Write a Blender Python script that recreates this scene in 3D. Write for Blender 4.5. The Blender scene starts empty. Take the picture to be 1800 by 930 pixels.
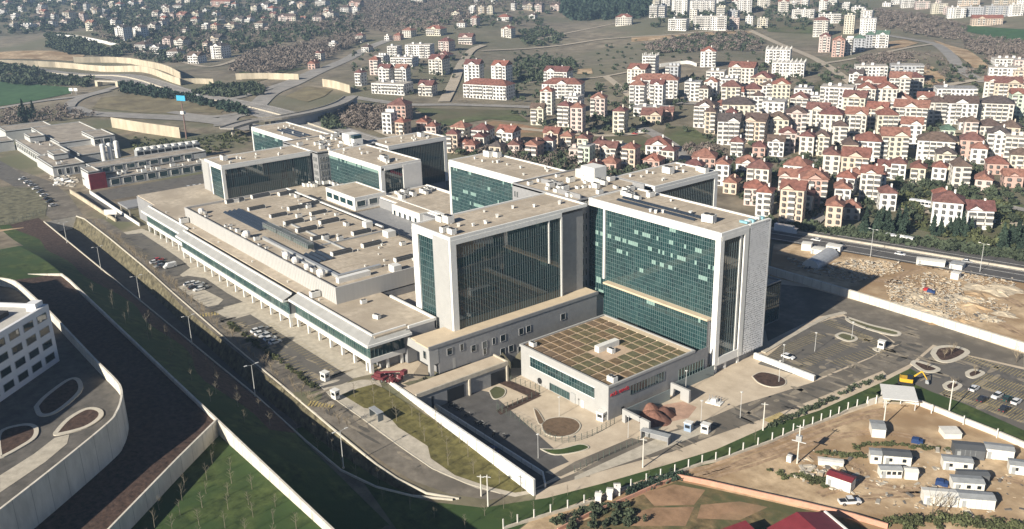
import bpy, math, random
import numpy as np
from mathutils import Vector, Matrix
from mathutils.geometry import delaunay_2d_cdt
R = math.radians
rng = random.Random(7)
nrng = np.random.default_rng(7)
scene = bpy.context.scene
C = scene.collection

# ---------------------------------------------------------------- camera
# world X runs along the long side of the hospital, Y across it, Z up, metres
CAMZ = 125.0
F, TH, YAW, ROLL = 1612.5, R(19.07795), R(51.5274), R(1.40515)
_U = np.array([math.cos(YAW), -math.sin(YAW), 0]); _V = np.array([math.sin(YAW), math.cos(YAW), 0])
def _w(d): return np.array([d @ _U, d @ _V, d[2]])
_fw = np.array([0, math.cos(TH), -math.sin(TH)]); _dn0 = np.array([0, -math.sin(TH), -math.cos(TH)]); _rt0 = np.array([1., 0, 0])
FW = _w(_fw); RT = _w(math.cos(ROLL) * _rt0 + math.sin(ROLL) * _dn0); DN = _w(-math.sin(ROLL) * _rt0 + math.cos(ROLL) * _dn0)
cam = bpy.data.cameras.new('camera'); cam_o = bpy.data.objects.new('camera', cam); C.objects.link(cam_o)
cam.sensor_fit = 'HORIZONTAL'; cam.sensor_width = 36; cam.lens = 36 * F / 1800
cam.clip_start = 1; cam.clip_end = 20000
m = Matrix.Identity(4)
for i in range(3):
    m[i][0] = RT[i]; m[i][1] = -DN[i]; m[i][2] = -FW[i]
m[0][3], m[1][3], m[2][3] = 0, 0, CAMZ
cam_o.matrix_world = m
scene.camera = cam_o

# ---------------------------------------------------------------- sky, sun, exposure
SUN_EL, SUN_AZ = 25.5, 98.0          # elevation; direction the light travels in the X-Y plane
world = bpy.data.worlds.new('World'); scene.world = world; world.use_nodes = True
nt = world.node_tree; nt.nodes.clear()
sky = nt.nodes.new('ShaderNodeTexSky'); sky.sky_type = 'NISHITA'; sky.sun_disc = False
sky.sun_elevation = R(SUN_EL)
sx, sy = -math.cos(R(SUN_AZ)), -math.sin(R(SUN_AZ))
sky.sun_rotation = math.atan2(sx, sy)
sky.air_density = 0.55; sky.dust_density = 0.2; sky.ozone_density = 3.0
bg = nt.nodes.new('ShaderNodeBackground'); bg.inputs['Strength'].default_value = 0.05
wo = nt.nodes.new('ShaderNodeOutputWorld')
nt.links.new(sky.outputs[0], bg.inputs[0]); nt.links.new(bg.outputs[0], wo.inputs[0])
sun = bpy.data.lights.new('sun', 'SUN'); sun.energy = 5.0; sun.angle = R(0.5); sun.color = (1.0, 0.925, 0.80)
sun_o = bpy.data.objects.new('sun', sun); C.objects.link(sun_o)
d = Vector((math.cos(R(SUN_AZ)) * math.cos(R(SUN_EL)), math.sin(R(SUN_AZ)) * math.cos(R(SUN_EL)), -math.sin(R(SUN_EL))))
sun_o.rotation_euler = d.to_track_quat('-Z', 'Y').to_euler(); sun_o.location = (-200, -300, 400)
vs = scene.view_settings; vs.view_transform = 'Standard'; vs.look = 'None'; vs.exposure = 0.85; vs.gamma = 1.0; vs.use_curve_mapping = False

# ---------------------------------------------------------------- terrain heights
def sm(a, b, x):
    t = np.clip((x - a) / (b - a), 0, 1); return t * t * (3 - 2 * t)
def T(u, v):
    u = np.asarray(u, float); v = np.asarray(v, float)
    front = np.clip((-u - 147) / 73, 0, 1) * 6
    step = np.where(u < -207, 6.0, 0.0)
    far = 6 * sm(-245, -420, u)
    k = sm(240, 285, v)
    z = np.where(v < 123, front, step * (1 - k) + far * k)
    r = np.hypot(u, v); w = sm(620, 1100, r)
    z = z + 62 * sm(950, 3600, r) + w * (5 * np.sin(u / 95 + 1.3) * np.cos(v / 120) + 3 * np.sin((u + v) / 61))
    return z
def PZ(px, py, z):
    dr = FW + RT * (px - 900) / F + DN * (py - 465) / F
    t = (CAMZ - z) / -dr[2]
    return (dr[0] * t, dr[1] * t, z)
def P(px, py):
    z = 3.0
    for i in range(60):
        q = PZ(px, py, z); zn = float(T(q[0], q[1]))
        if abs(zn - z) < .01: break
        z = z + .6 * (zn - z)
    return (q[0], q[1], float(T(q[0], q[1])))

# ---------------------------------------------------------------- materials
MATS = {}
def mat(name, col, rough=.85, metal=0., var=.15, scale=.25, col2=None, bump=0., spec=.3, detail=6, big=None, stretch=None):
    """procedural material: base colour broken up by two noises in world space"""
    if name in MATS: return MATS[name]
    mt = bpy.data.materials.new(name); mt.use_nodes = True; n = mt.node_tree; L = n.links
    b = n.nodes['Principled BSDF']; b.inputs['Roughness'].default_value = rough; b.inputs['Metallic'].default_value = metal
    b.inputs['Specular IOR Level'].default_value = spec
    if var > 0 or col2:
        g = n.nodes.new('ShaderNodeNewGeometry'); src = g.outputs['Position']
        if stretch:
            mp = n.nodes.new('ShaderNodeMapping'); mp.inputs['Scale'].default_value = stretch; L.new(src, mp.inputs[0]); src = mp.outputs[0]
        nz = n.nodes.new('ShaderNodeTexNoise'); nz.inputs['Scale'].default_value = scale; nz.inputs['Detail'].default_value = detail; nz.inputs['Roughness'].default_value = .65
        L.new(src, nz.inputs['Vector'])
        rmp = n.nodes.new('ShaderNodeValToRGB'); rmp.color_ramp.elements[0].position = .32; rmp.color_ramp.elements[1].position = .68
        c2 = col2 or col
        rmp.color_ramp.elements[0].color = tuple(max(0, c * (1 - var)) for c in col) + (1,)
        rmp.color_ramp.elements[1].color = tuple(min(1, c * (1 + var)) for c in c2) + (1,)
        L.new(nz.outputs[0], rmp.inputs[0]); out = rmp.outputs[0]
        if big:
            nb = n.nodes.new('ShaderNodeTexNoise'); nb.inputs['Scale'].default_value = big[0]; nb.inputs['Detail'].default_value = 3; L.new(src, nb.inputs['Vector'])
            mr = n.nodes.new('ShaderNodeValToRGB'); mr.color_ramp.elements[0].position = .42; mr.color_ramp.elements[1].position = .6
            mx = n.nodes.new('ShaderNodeMix'); mx.data_type = 'RGBA'; mx.inputs[7].default_value = tuple(big[1]) + (1,)
            L.new(nb.outputs[0], mr.inputs[0]); L.new(mr.outputs[0], mx.inputs[0]); L.new(out, mx.inputs[6]); out = mx.outputs[2]
        L.new(out, b.inputs['Base Color'])
        if bump:
            bp = n.nodes.new('ShaderNodeBump'); bp.inputs['Strength'].default_value = bump; bp.inputs['Distance'].default_value = .3; L.new(nz.outputs[0], bp.inputs['Height']); L.new(bp.outputs[0], b.inputs['Normal'])
    else:
        b.inputs['Base Color'].default_value = tuple(col) + (1,)
    MATS[name] = mt; return mt

# ---------------------------------------------------------------- mesh building
class MB:
    """collects shapes for ONE mesh object"""
    def __init__(s): s.v = []; s.f = []; s.m = []
    def add(s, vs, fs, mi=0):
        o = len(s.v); s.v.extend(vs); s.f.extend([tuple(i + o for i in f) for f in fs]); s.m.extend([mi] * len(fs)); return s
    def box(s, x0, y0, z0, x1, y1, z1, mi=0, top=None):
        vs = [(x0, y0, z0), (x1, y0, z0), (x1, y1, z0), (x0, y1, z0), (x0, y0, z1), (x1, y0, z1), (x1, y1, z1), (x0, y1, z1)]
        fs = [(0, 3, 2, 1), (0, 1, 5, 4), (1, 2, 6, 5), (2, 3, 7, 6), (3, 0, 4, 7)]
        s.add(vs, fs, mi); s.f.append(tuple(len(s.v) - 8 + i for i in (4, 5, 6, 7))); s.m.append(mi if top is None else top); return s
    def prism(s, poly, z0, z1, mi=0, top=None, bottom=True):
        n = len(poly); a = sum(poly[i][0] * poly[(i + 1) % n][1] - poly[(i + 1) % n][0] * poly[i][1] for i in range(n))
        if a < 0: poly = poly[::-1]
        vs = [(p[0], p[1], z0) for p in poly] + [(p[0], p[1], z1) for p in poly]
        s.add(vs, [(i, (i + 1) % n, n + (i + 1) % n, n + i) for i in range(n)], mi)
        o = len(s.v) - 2 * n
        s.f.append(tuple(o + n + i for i in range(n))); s.m.append(mi if top is None else top)
        if bottom: s.f.append(tuple(o + i for i in reversed(range(n)))); s.m.append(mi)
        return s
    def bar(s, a, b, r, mi=0, n=4, r2=None):
        a = Vector(a); b = Vector(b); d = (b - a)
        if d.length < 1e-6: return s
        q = d.normalized().to_track_quat('Z', 'Y'); vs = []
        for c, rr in ((a, r), (b, r if r2 is None else r2)):
            for i in range(n):
                t = 2 * math.pi * (i + .5) / n; vs.append(tuple(c + q @ Vector((rr * math.cos(t), rr * math.sin(t), 0))))
        s.add(vs, [(i, (i + 1) % n, n + (i + 1) % n, n + i) for i in range(n)] + [tuple(reversed(range(n))), tuple(range(n, 2 * n))], mi); return s
    def ribbon(s, pts, w, h, mi=0, base=-.3, closed=False):
        """kerb or wall following 3D points: width w, from z+base to z+h"""
        n = len(pts); P2 = [Vector((p[0], p[1])) for p in pts]; L = []; Rr = []
        for i in range(n):
            a = P2[(i - 1) % n] if (closed or i > 0) else P2[i]; b = P2[(i + 1) % n] if (closed or i < n - 1) else P2[i]
            t = b - a; t = t.normalized() if t.length else Vector((1, 0)); nn = Vector((-t.y, t.x)) * w / 2
            L.append(P2[i] + nn); Rr.append(P2[i] - nn)
        vs = []
        for i in range(n):
            z = pts[i][2]; hh = h[i] if isinstance(h, (list, tuple)) else h
            vs += [(L[i].x, L[i].y, z + base), (L[i].x, L[i].y, z + hh), (Rr[i].x, Rr[i].y, z + hh), (Rr[i].x, Rr[i].y, z + base)]
        fs = []
        for i in range(n if closed else n - 1):
            a = 4 * i; b = 4 * ((i + 1) % n)
            fs += [(a + k, a + k + 1, b + k + 1, b + k) for k in range(3)]
        if not closed: fs += [(3, 2, 1, 0), (4 * n - 4, 4 * n - 3, 4 * n - 2, 4 * n - 1)]
        s.add(vs, fs, mi); return s
    def build(s, name, mats, parent=None, loc=(0, 0, 0), rot=0, smooth=False):
        me = bpy.data.meshes.new(name); me.from_pydata(s.v, [], s.f)
        if not isinstance(mats, (list, tuple)): mats = [mats]
        for mt in mats: me.materials.append(mt)
        if any(s.m): me.polygons.foreach_set('material_index', s.m)
        if smooth: me.polygons.foreach_set('use_smooth', [True] * len(s.f))
        me.update(); return link(name, me, parent, loc, rot)
def link(name, me, parent=None, loc=(0, 0, 0), rot=0):
    o = bpy.data.objects.new(name, me); C.objects.link(o)
    o.location = loc; o.rotation_euler = (0, 0, rot)
    if parent: o.parent = parent
    return o
def empty(name, loc=(0, 0, 0), rot=0, label=None, cat=None, group=None):
    o = link(name, None, None, loc, rot); o.empty_display_size = .5
    return tag(o, label, cat, group)
def tag(o, label=None, cat=None, group=None, kind=None):
    if label: o['label'] = label
    if cat: o['category'] = cat
    if group: o['group'] = group
    if kind: o['kind'] = kind
    return o
def struct(o): o['kind'] = 'structure'; return o
def stuff(o): o['kind'] = 'stuff'; return o
def copy_tree(o, parent=None, loc=None, rot=None):
    c = o.copy(); C.objects.link(c)
    if parent: c.parent = parent
    if loc is not None: c.location = loc
    if rot is not None: c.rotation_euler = (0, 0, rot)
    for ch in o.children: copy_tree(ch, c)
    return c
ORD = ['first', 'second', 'third', 'fourth', 'fifth', 'sixth', 'seventh', 'eighth', 'ninth', 'tenth', 'eleventh', 'twelfth', 'thirteenth', 'fourteenth', 'fifteenth', 'sixteenth', 'seventeenth', 'eighteenth', 'nineteenth', 'twentieth', 'twenty-first', 'twenty-second', 'twenty-third', 'twenty-fourth', 'twenty-fifth', 'twenty-sixth', 'twenty-seventh', 'twenty-eighth', 'twenty-ninth', 'thirtieth']
def label_all(items):
    """items: (object, base label, x in picture): alike ones are told apart by their order from the left"""
    by = {}
    for o, b, x in items: by.setdefault(b, []).append((x, o))
    for b, l in by.items():
        l.sort(key=lambda t: t[0])
        for i, (x, o) in enumerate(l):
            if len(l) == 1: o['label'] = b
            elif len(l) == 2: o['label'] = b + (', the left one of two' if i == 0 else ', the right one of two')
            else: o['label'] = b + (', leftmost' if i == 0 else ', rightmost' if i == len(l) - 1 else ', %s from left' % ORD[i])

def dens(poly, step):
    out = []
    n = len(poly)
    for i in range(n):
        a, b = poly[i], poly[(i + 1) % n]; k = max(1, int(math.hypot(b[0] - a[0], b[1] - a[1]) / step))
        for j in range(k): out.append((a[0] + (b[0] - a[0]) * j / k, a[1] + (b[1] - a[1]) * j / k))
    return out
def inpoly(x, y, poly):
    c = False; n = len(poly)
    for i in range(n):
        x0, y0 = poly[i][0], poly[i][1]; x1, y1 = poly[i - 1][0], poly[i - 1][1]
        if (y0 > y) != (y1 > y) and x < (x1 - x0) * (y - y0) / (y1 - y0) + x0: c = not c
    return c
def sheet_uv(name, poly, material, dz=.03, step=None, holes=(), parent=None, zf=None, lines=()):
    """flat-lying sheet following the terrain: polygon in X-Y"""
    xs = [p[0] for p in poly]; ys = [p[1] for p in poly]; ext = max(max(xs) - min(xs), max(ys) - min(ys))
    rr = math.hypot(sum(xs) / len(xs), sum(ys) / len(ys)); step = step or (ext + 1 if rr < 500 else max(12, ext / 24))
    pd = dens(poly, step); V = [Vector(p) for p in pd]; n = len(V); E = []
    faces = [list(range(n))]
    if step < ext:
        gx = np.arange(min(xs) + step / 2, max(xs), step); gy = np.arange(min(ys) + step / 2, max(ys), step)
        for x in gx:
            for y in gy:
                if inpoly(x, y, pd): V.append(Vector((x, y)))
    for h in holes:
        hd = dens(h, step); o = len(V); V += [Vector(p) for p in hd]; E += [(o + i, o + (i + 1) % len(hd)) for i in range(len(hd))]
    for a, b in lines:
        o = len(V); V += [Vector(a), Vector(b)]; E.append((o, o + 1))
    vo, eo, fo, *_ = delaunay_2d_cdt(V, E, faces, 1, 1e-4)
    zf = zf or T
    zz = zf(np.array([p.x for p in vo]), np.array([p.y for p in vo])) + dz
    fs = []
    for f in fo:
        cx = sum(vo[i].x for i in f) / len(f); cy = sum(vo[i].y for i in f) / len(f)
        if any(inpoly(cx, cy, h) for h in holes): continue
        a, b, c = (vo[i] for i in f[:3])
        if (b - a).cross(c - a) < 0: f = f[::-1]
        fs.append(tuple(f))
    me = bpy.data.meshes.new(name); me.from_pydata([(p.x, p.y, float(z)) for p, z in zip(vo, zz)], [], fs)
    me.materials.append(material); me.update()
    o = link(name, me, parent)
    if not parent: struct(o)
    return o
def W2(pix, z=None): return [(P(*p) if z is None else PZ(p[0], p[1], z))[:2] for p in pix]
def W3(pix, z=None): return [(P(*p) if z is None else PZ(p[0], p[1], z)) for p in pix]
def sheet(name, pix, material, dz=.03, z=None, **k): return sheet_uv(name, W2(pix, z), material, dz, **k)
def smooth_line(pts, n=6):
    """Catmull-Rom through 2D/3D points"""
    out = []; m = len(pts)
    for i in range(m - 1):
        p0, p1, p2, p3 = (np.array(pts[max(0, min(m - 1, j))], float) for j in (i - 1, i, i + 1, i + 2))
        for k in range(n):
            t = k / n; out.append(tuple(.5 * ((2 * p1) + (-p0 + p2) * t + (2 * p0 - 5 * p1 + 4 * p2 - p3) * t * t + (-p0 + 3 * p1 - 3 * p2 + p3) * t ** 3)))
    out.append(tuple(float(c) for c in pts[-1])); return out
def road(name, pix, width, material, dz=.06, n=6, z=None, closed=False):
    """road of constant width along picture points laid on the terrain"""
    c = smooth_line([p[:2] for p in W3(pix, z)], n); L = []; Rr = []
    for i in range(len(c)):
        a = np.array(c[max(0, i - 1)]); b = np.array(c[min(len(c) - 1, i + 1)]); t = b - a; t /= np.linalg.norm(t); nn = np.array((-t[1], t[0]))
        w = width / 2; L.append(tuple(np.array(c[i]) + nn * w)); Rr.append(tuple(np.array(c[i]) - nn * w))
    vs = []; fs = []
    for i in range(len(c)):
        zc = float(T(*c[i]))
        for q in (L[i], Rr[i]): vs.append((q[0], q[1], float(T(*q)) * .5 + zc * .5 + dz))
    for i in range(len(c) - 1): fs.append((2 * i + 1, 2 * i + 3, 2 * i + 2, 2 * i))
    me = bpy.data.meshes.new(name); me.from_pydata(vs, [], fs); me.materials.append(material); me.update()
    return struct(link(name, me))
# ================================================================ ground materials
M_soil = mat('dry_soil', (.15, .12, .085), .95, var=.35, scale=.12, col2=(.21, .175, .125), big=(.02, (.13, .13, .075)))
M_field = mat('field_ground', (.155, .13, .095), .95, var=.3, scale=.06, col2=(.215, .182, .133), big=(.006, (.145, .138, .088)), bump=.25)
M_grass = mat('grass', (.03, .054, .013), .95, var=.35, scale=.35, col2=(.062, .085, .024), big=(.08, (.036, .066, .018)), bump=.4)
M_lawn_dry = mat('dry_lawn', (.085, .075, .025), .95, var=.3, scale=.4, col2=(.14, .125, .045), bump=.4)
M_asphalt = mat('worn_asphalt', (.145, .127, .103), .9, var=.18, scale=.35, col2=(.195, .172, .14), big=(.09, (.125, .11, .09)))
M_asphalt_d = mat('dark_asphalt', (.092, .086, .078), .9, var=.2, scale=.35, col2=(.13, .12, .108), big=(.12, (.125, .115, .1)))
M_conc = mat('pale_concrete', (.40, .36, .29), .85, var=.12, scale=.5, col2=(.46, .415, .34))
M_paving = mat('sandy_paving', (.47, .385, .285), .85, var=.1, scale=.18, col2=(.52, .44, .335))
M_kerb = mat('kerb_stone', (.5, .46, .38), .8, var=.1, scale=1.)
M_wallc = mat('cast_concrete', (.56, .52, .44), .85, var=.1, scale=.4, col2=(.62, .58, .5), stretch=(1, 1, .35))
M_sand = mat('site_sand', (.37, .262, .155), .95, var=.26, scale=.16, col2=(.5, .38, .245), big=(.05, (.29, .195, .11)), bump=.6)
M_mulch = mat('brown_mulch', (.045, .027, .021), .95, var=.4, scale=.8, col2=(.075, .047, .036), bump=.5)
M_redsoil = mat('red_soil', (.16, .075, .055), .95, var=.3, scale=.6, col2=(.21, .11, .08), bump=.6)
M_yellow = mat('yellow_paint', (.40, .32, .13), .8, var=.35, scale=.8)
M_white = mat('white_paint', (.75, .73, .68), .6, var=.1, scale=1.)
M_fielddirt = mat('ploughed_field', (.25, .155, .09), .95, var=.2, scale=.2, col2=(.32, .2, .12), big=(.03, (.16, .14, .08)))
M_meadow = mat('meadow', (.07, .085, .035), .95, var=.3, scale=.1, col2=(.1, .115, .05), big=(.02, (.125, .11, .065)))
M_greenfield = mat('crop_field', (.035, .085, .03), .95, var=.2, scale=.1, col2=(.05, .105, .04))
M_track = mat('gravel_track', (.40, .345, .27), .95, var=.15, scale=.2)
M_hwy = mat('highway_asphalt', (.085, .08, .076), .85, var=.12, scale=.25, col2=(.105, .1, .095))

# ================================================================ base terrain: one sheet to the horizon
VT = math.degrees(math.atan2(FW[1], FW[0]))
na, nr = 300, 230
ang = np.radians(VT + np.linspace(-80, 80, na)); rad = 50 * (9000 / 50) ** (np.linspace(0, 1, nr))
A, RR = np.meshgrid(ang, rad); gu, gv = RR * np.cos(A), RR * np.sin(A)
def box_in(u, v, u0, u1, v0, v1, w):
    return np.minimum(np.minimum(sm(u0, u0 + w, u), 1 - sm(u1 - w, u1, u)), np.minimum(sm(v0, v0 + w, v), 1 - sm(v1 - w, v1, v)))
gz = T(gu, gv)
ins = np.maximum(box_in(gu, gv, -790, -208, -190, 290, 12), box_in(gu, gv, -230, -150, -190, 118, 10))
gz = np.where(ins > 0, np.minimum(gz, gz * (1 - ins) + (-3) * ins), gz) - .02
vs_ = np.stack([gu, gv, gz], -1).reshape(-1, 3)
idx = np.arange(na * nr).reshape(nr, na)
q = np.stack([idx[:-1, :-1], idx[1:, :-1], idx[1:, 1:], idx[:-1, 1:]], -1).reshape(-1, 4)
me = bpy.data.meshes.new('ground'); me.from_pydata(vs_.tolist(), [], q.tolist()); me.materials.append(M_field)
me.polygons.foreach_set('use_smooth', [True] * len(q)); me.update(); struct(link('ground', me))

# ================================================================ raised hospital platform with the sunken road cut into it
tr_left = [(-470, 88.4), (-380, 88.4), (-330, 88.4), (-278, 88.4), (-230, 88.4), (-200, 88.6), (-183, 89.6), (-172, 93), (-164, 98), (-157, 105)]
tr_right = [(-156.5, 106.5), (-163, 101.5), (-172, 99), (-180, 98), (-200, 97.2), (-230, 97), (-270, 98), (-330, 100.5), (-370, 102.5), (-420, 104), (-462, 104.6), (-470, 103)]
trench = tr_left + tr_right
plat = [(-820, -200), (-146, -200), (-146, 121.8), (-206.5, 121.8), (-206.5, 300), (-820, 300)]
sheet_uv('platform_ground', plat, M_soil, .0, step=40, holes=[trench], lines=[((-220, -195), (-220, 121))])
mb = MB()
for a, b in zip(tr_left[:-1], tr_left[1:]):
    za, zb = float(T(*a)), float(T(*b)); mb.add([(a[0], a[1], -.2), (b[0], b[1], -.2), (b[0], b[1], zb), (a[0], a[1], za)], [(0, 1, 2, 3)])
struct(mb.build('retaining_wall', M_wallc))
fl = [p for p in tr_left]; fr = [(p[0], p[1]) for p in tr_right]
mb = MB()
wid = 3.2
for a, b in zip(tr_right[:-1], tr_right[1:]):
    za, zb = float(T(*a)), float(T(*b)); ka, kb = za * .45, zb * .45
    mb.add([(a[0], a[1] - ka, 0.05), (b[0], b[1] - kb, 0.05), (b[0], b[1], zb), (a[0], a[1], za)], [(0, 1, 2, 3)])
struct(mb.build('embankment', mat('bank_scrub', (.06, .052, .032), .95, var=.45, scale=.5, col2=(.12, .105, .065), bump=.5)))
sheet_uv('sunken_road', [(-470, 88.4), (-215, 88.4), (-215, 96), (-470, 104)], M_hwy, .12, zf=lambda u, v: u * 0)
sheet_uv('sunken_lawn', [(-470, 80), (-147, 80), (-147, 112), (-470, 112)], M_grass, .06, zf=lambda u, v: u * 0)
mb = MB(); mb.ribbon([(a[0], a[1], float(T(*a))) for a in tr_left], .35, .5, base=-.2); struct(mb.build('kerb', M_kerb))
mb = MB(); mb.ribbon([(a[0], a[1], float(T(*a))) for a in tr_right], .35, .35, base=-.2); struct(mb.build('kerb', M_kerb))
mb = MB(); mb.add([(-470, 88, 0), (-470, 104.5, 0), (-470, 104.5, 6), (-470, 88, 6)], [(0, 1, 2, 3)]); struct(mb.build('retaining_wall', M_wallc))

# ---------------------------------------------------------------- front roads, parking, lawn
sheet('hospital_road', [(150, 385), (205, 424), (262, 478), (320, 538), (400, 606), (470, 662), (545, 718), (600, 760), (660, 804), (720, 843), (790, 869), (860, 879), (905, 872), (905, 868), (840, 857), (770, 828), (720, 797), (660, 752), (600, 705), (575, 687), (562, 676), (530, 655), (480, 615), (440, 580), (400, 549), (370, 522), (300, 472), (250, 432), (205, 400), (180, 384)], M_asphalt, .05, step=12)
sheet_uv('forecourt', [(-224, 119), (-206.5, 121.9), (-206.5, 145), (-224, 145)], M_paving, .02)
sheet('forecourt', [(203, 411), (250, 402), (300, 424), (340, 440), (420, 490), (520, 552), (600, 610), (660, 655), (672, 681), (655, 678), (625, 690), (560, 684), (402, 566), (360, 545), (290, 482)], M_conc, .03, step=15)
PK1 = [(206, 414), (249, 410), (287, 435), (320, 458), (334, 471), (312, 486), (287, 484)]
PK2 = [(308, 490), (330, 485), (360, 489), (400, 516), (427, 531), (375, 545), (352, 541), (318, 508)]
PK3 = [(402, 564), (440, 553), (480, 578), (560, 628), (622, 667), (600, 676), (560, 684), (480, 626)]
for pk in (PK1, PK2, PK3): sheet('parking_lot', pk, M_asphalt_d, .07)
sheet('paved_island', [(313, 505), (330, 499), (352, 506), (393, 527), (384, 536), (366, 540), (350, 533)], M_conc, .12)
sheet('paved_island', [(376, 548), (430, 534), (452, 546), (436, 552), (400, 560)], M_conc, .1)
LAWN = [(601, 694), (628, 684), (658, 676), (672, 682), (760, 738), (860, 806), (938, 862), (905, 867), (862, 857), (800, 836), (757, 806), (752, 785), (700, 752), (690, 740), (668, 722), (640, 718)]
sheet('lawn', LAWN, M_lawn_dry, .16, step=10)
mb = MB(); mb.ribbon([(a[0], a[1], float(T(*a[:2]))) for a in W3([(560, 676), (580, 696), (640, 738), (700, 783), (760, 824), (820, 850), (880, 868)])], .3, .18); struct(mb.build('kerb', M_kerb))
sheet('sidewalk', [(560, 676), (590, 668), (655, 668), (672, 682), (658, 676), (601, 694), (668, 722), (752, 785), (757, 806), (800, 836), (862, 857), (938, 862), (945, 866), (905, 874), (840, 860), (775, 833), (722, 800), (660, 756), (600, 709), (575, 690)], M_conc, .1, step=12)
def stripes(parent, a, b, n, ln, w, material, dz, along=None):
    """n parking lines between picture points a and b, each ln metres long"""
    A_ = np.array(P(*a)); B_ = np.array(P(*b)); t = (B_ - A_)[:2]; t = t / np.linalg.norm(t); nn = np.array([-t[1], t[0]]); mbx = MB()
    for i in range(n):
        c = A_ + (B_ - A_) * i / max(1, n - 1); h = nn * ln / 2; k = t * w / 2
        mbx.add([(c[0] + s1 * h[0] + s2 * k[0], c[1] + s1 * h[1] + s2 * k[1], float(T(c[0], c[1])) + dz) for s1, s2 in ((-1, -1), (-1, 1), (1, 1), (1, -1))], [(0, 1, 2, 3)])
    return struct(mbx.build('line_marking', material))
stripes(None, (412, 566), (552, 671), 30, 5, .14, M_yellow, .1)
stripes(None, (470, 572), (590, 652), 26, 5, .12, M_yellow, .1)
stripes(None, (545, 709), (585, 712), 8, 3.4, .55, M_yellow, .09)
stripes(None, (352, 555), (388, 550), 8, 3.4, .55, M_yellow, .09)
stripes(None, (215, 420), (282, 470), 22, 4.5, .12, M_yellow, .1)

# ---------------------------------------------------------------- lower level: plaza, court, roads
plaza_poly = [(-206.4, 122.6), (-147, 122.6), (-140, 115), (-100, 130), (-60, 200), (-60, 296), (-230, 296), (-230, 200), (-206.4, 200)]
sheet_uv('plaza', plaza_poly, M_paving, .02, zf=lambda u, v: u * 0)
Z0 = dict(z=0, zf=lambda u, v: u * 0)
sheet('court', [(745, 694), (800, 676), (862, 690), (1000, 812), (985, 818), (958, 830), (978, 838), (938, 860)], M_hwy, .05, **Z0)
sheet('access_road', [(938, 864), (1000, 846), (1080, 822), (1180, 795), (1250, 768), (1345, 735), (1450, 695), (1560, 648), (1620, 605), (1560, 612), (1530, 630), (1430, 672), (1340, 700), (1300, 712), (1240, 738), (1180, 757), (1090, 790), (1010, 832), (945, 858)], M_asphalt, .05, **Z0)
sheet('service_lane', [(970, 836), (1010, 812), (1110, 770), (1130, 776), (1020, 822), (985, 838)], M_asphalt, .06, **Z0)
GREEN = [(700, 935), (640, 850), (700, 868), (760, 883), (850, 893), (905, 884), (960, 876), (1060, 850), (1180, 815), (1260, 790), (1345, 752), (1350, 747), (1400, 735), (1440, 722), (1560, 668), (1575, 660), (1600, 648), (1612, 655), (1605, 668), (1560, 690), (1535, 706), (1440, 742), (1340, 782), (1250, 816), (1140, 840), (1060, 868), (1000, 890), (930, 915), (905, 935)]
sheet('grass_verge', GREEN, M_grass, .08, step=10)
PKE = [(1332, 640), (1386, 596), (1424, 574), (1456, 562), (1482, 556), (1500, 562), (1560, 594), (1572, 604), (1556, 614), (1530, 628), (1430, 668)]
sheet('parking_lot', PKE, M_asphalt_d, .05, **Z0)
sheet('east_road', [(1372, 500), (1420, 505), (1510, 530), (1620, 562), (1800, 622), (1800, 646), (1690, 622), (1640, 606), (1600, 640), (1560, 660), (1540, 640), (1580, 606), (1556, 590), (1480, 552), (1440, 556), (1390, 580), (1350, 600), (1340, 560)], M_asphalt, .045, **Z0)
PKR = [(1596, 650), (1640, 612), (1800, 650), (1830, 760), (1800, 757), (1700, 712), (1640, 690), (1600, 676), (1588, 664)]
sheet('parking_lot', PKR, M_asphalt_d, .06, **Z0)
sheet('grass_verge', [(1540, 690), (1590, 668), (1640, 690), (1700, 712), (1800, 757), (1830, 770), (1830, 800), (1800, 788), (1700, 742), (1612, 708), (1560, 706)], M_grass, .08, **Z0)
for a, b, n in (((1345, 632), (1440, 588), 24), ((1395, 648), (1520, 590), 28), ((1455, 566), (1550, 606), 20), ((1470, 640), (1552, 612), 14)): stripes(None, a, b, n, 4.8, .13, M_yellow, .1)
for a, b, n in (((1690, 626), (1800, 660), 20), ((1714, 672), (1800, 700), 18), ((1724, 660), (1800, 684), 16), ((1660, 688), (1800, 738), 30), ((1690, 690), (1800, 728), 22)): stripes(None, a, b, n, 4.8, .14, M_yellow, .1)
stripes(None, (1352, 742), (1378, 730), 9, 3.6, .6, M_yellow, .1)
# dirt sites
sheet('building_site', [(905, 938), (930, 918), (1000, 893), (1060, 871), (1140, 843), (1250, 819), (1340, 785), (1440, 745), (1540, 710), (1612, 712), (1700, 746), (1830, 800), (1900, 1000), (860, 1000)], M_sand, .05, **Z0)
sheet('demolition_ground', [(1352, 486), (1360, 430), (1420, 428), (1560, 448), (1680, 468), (1830, 500), (1830, 625), (1800, 614), (1500, 521)], M_sand, .05, **Z0)
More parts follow.
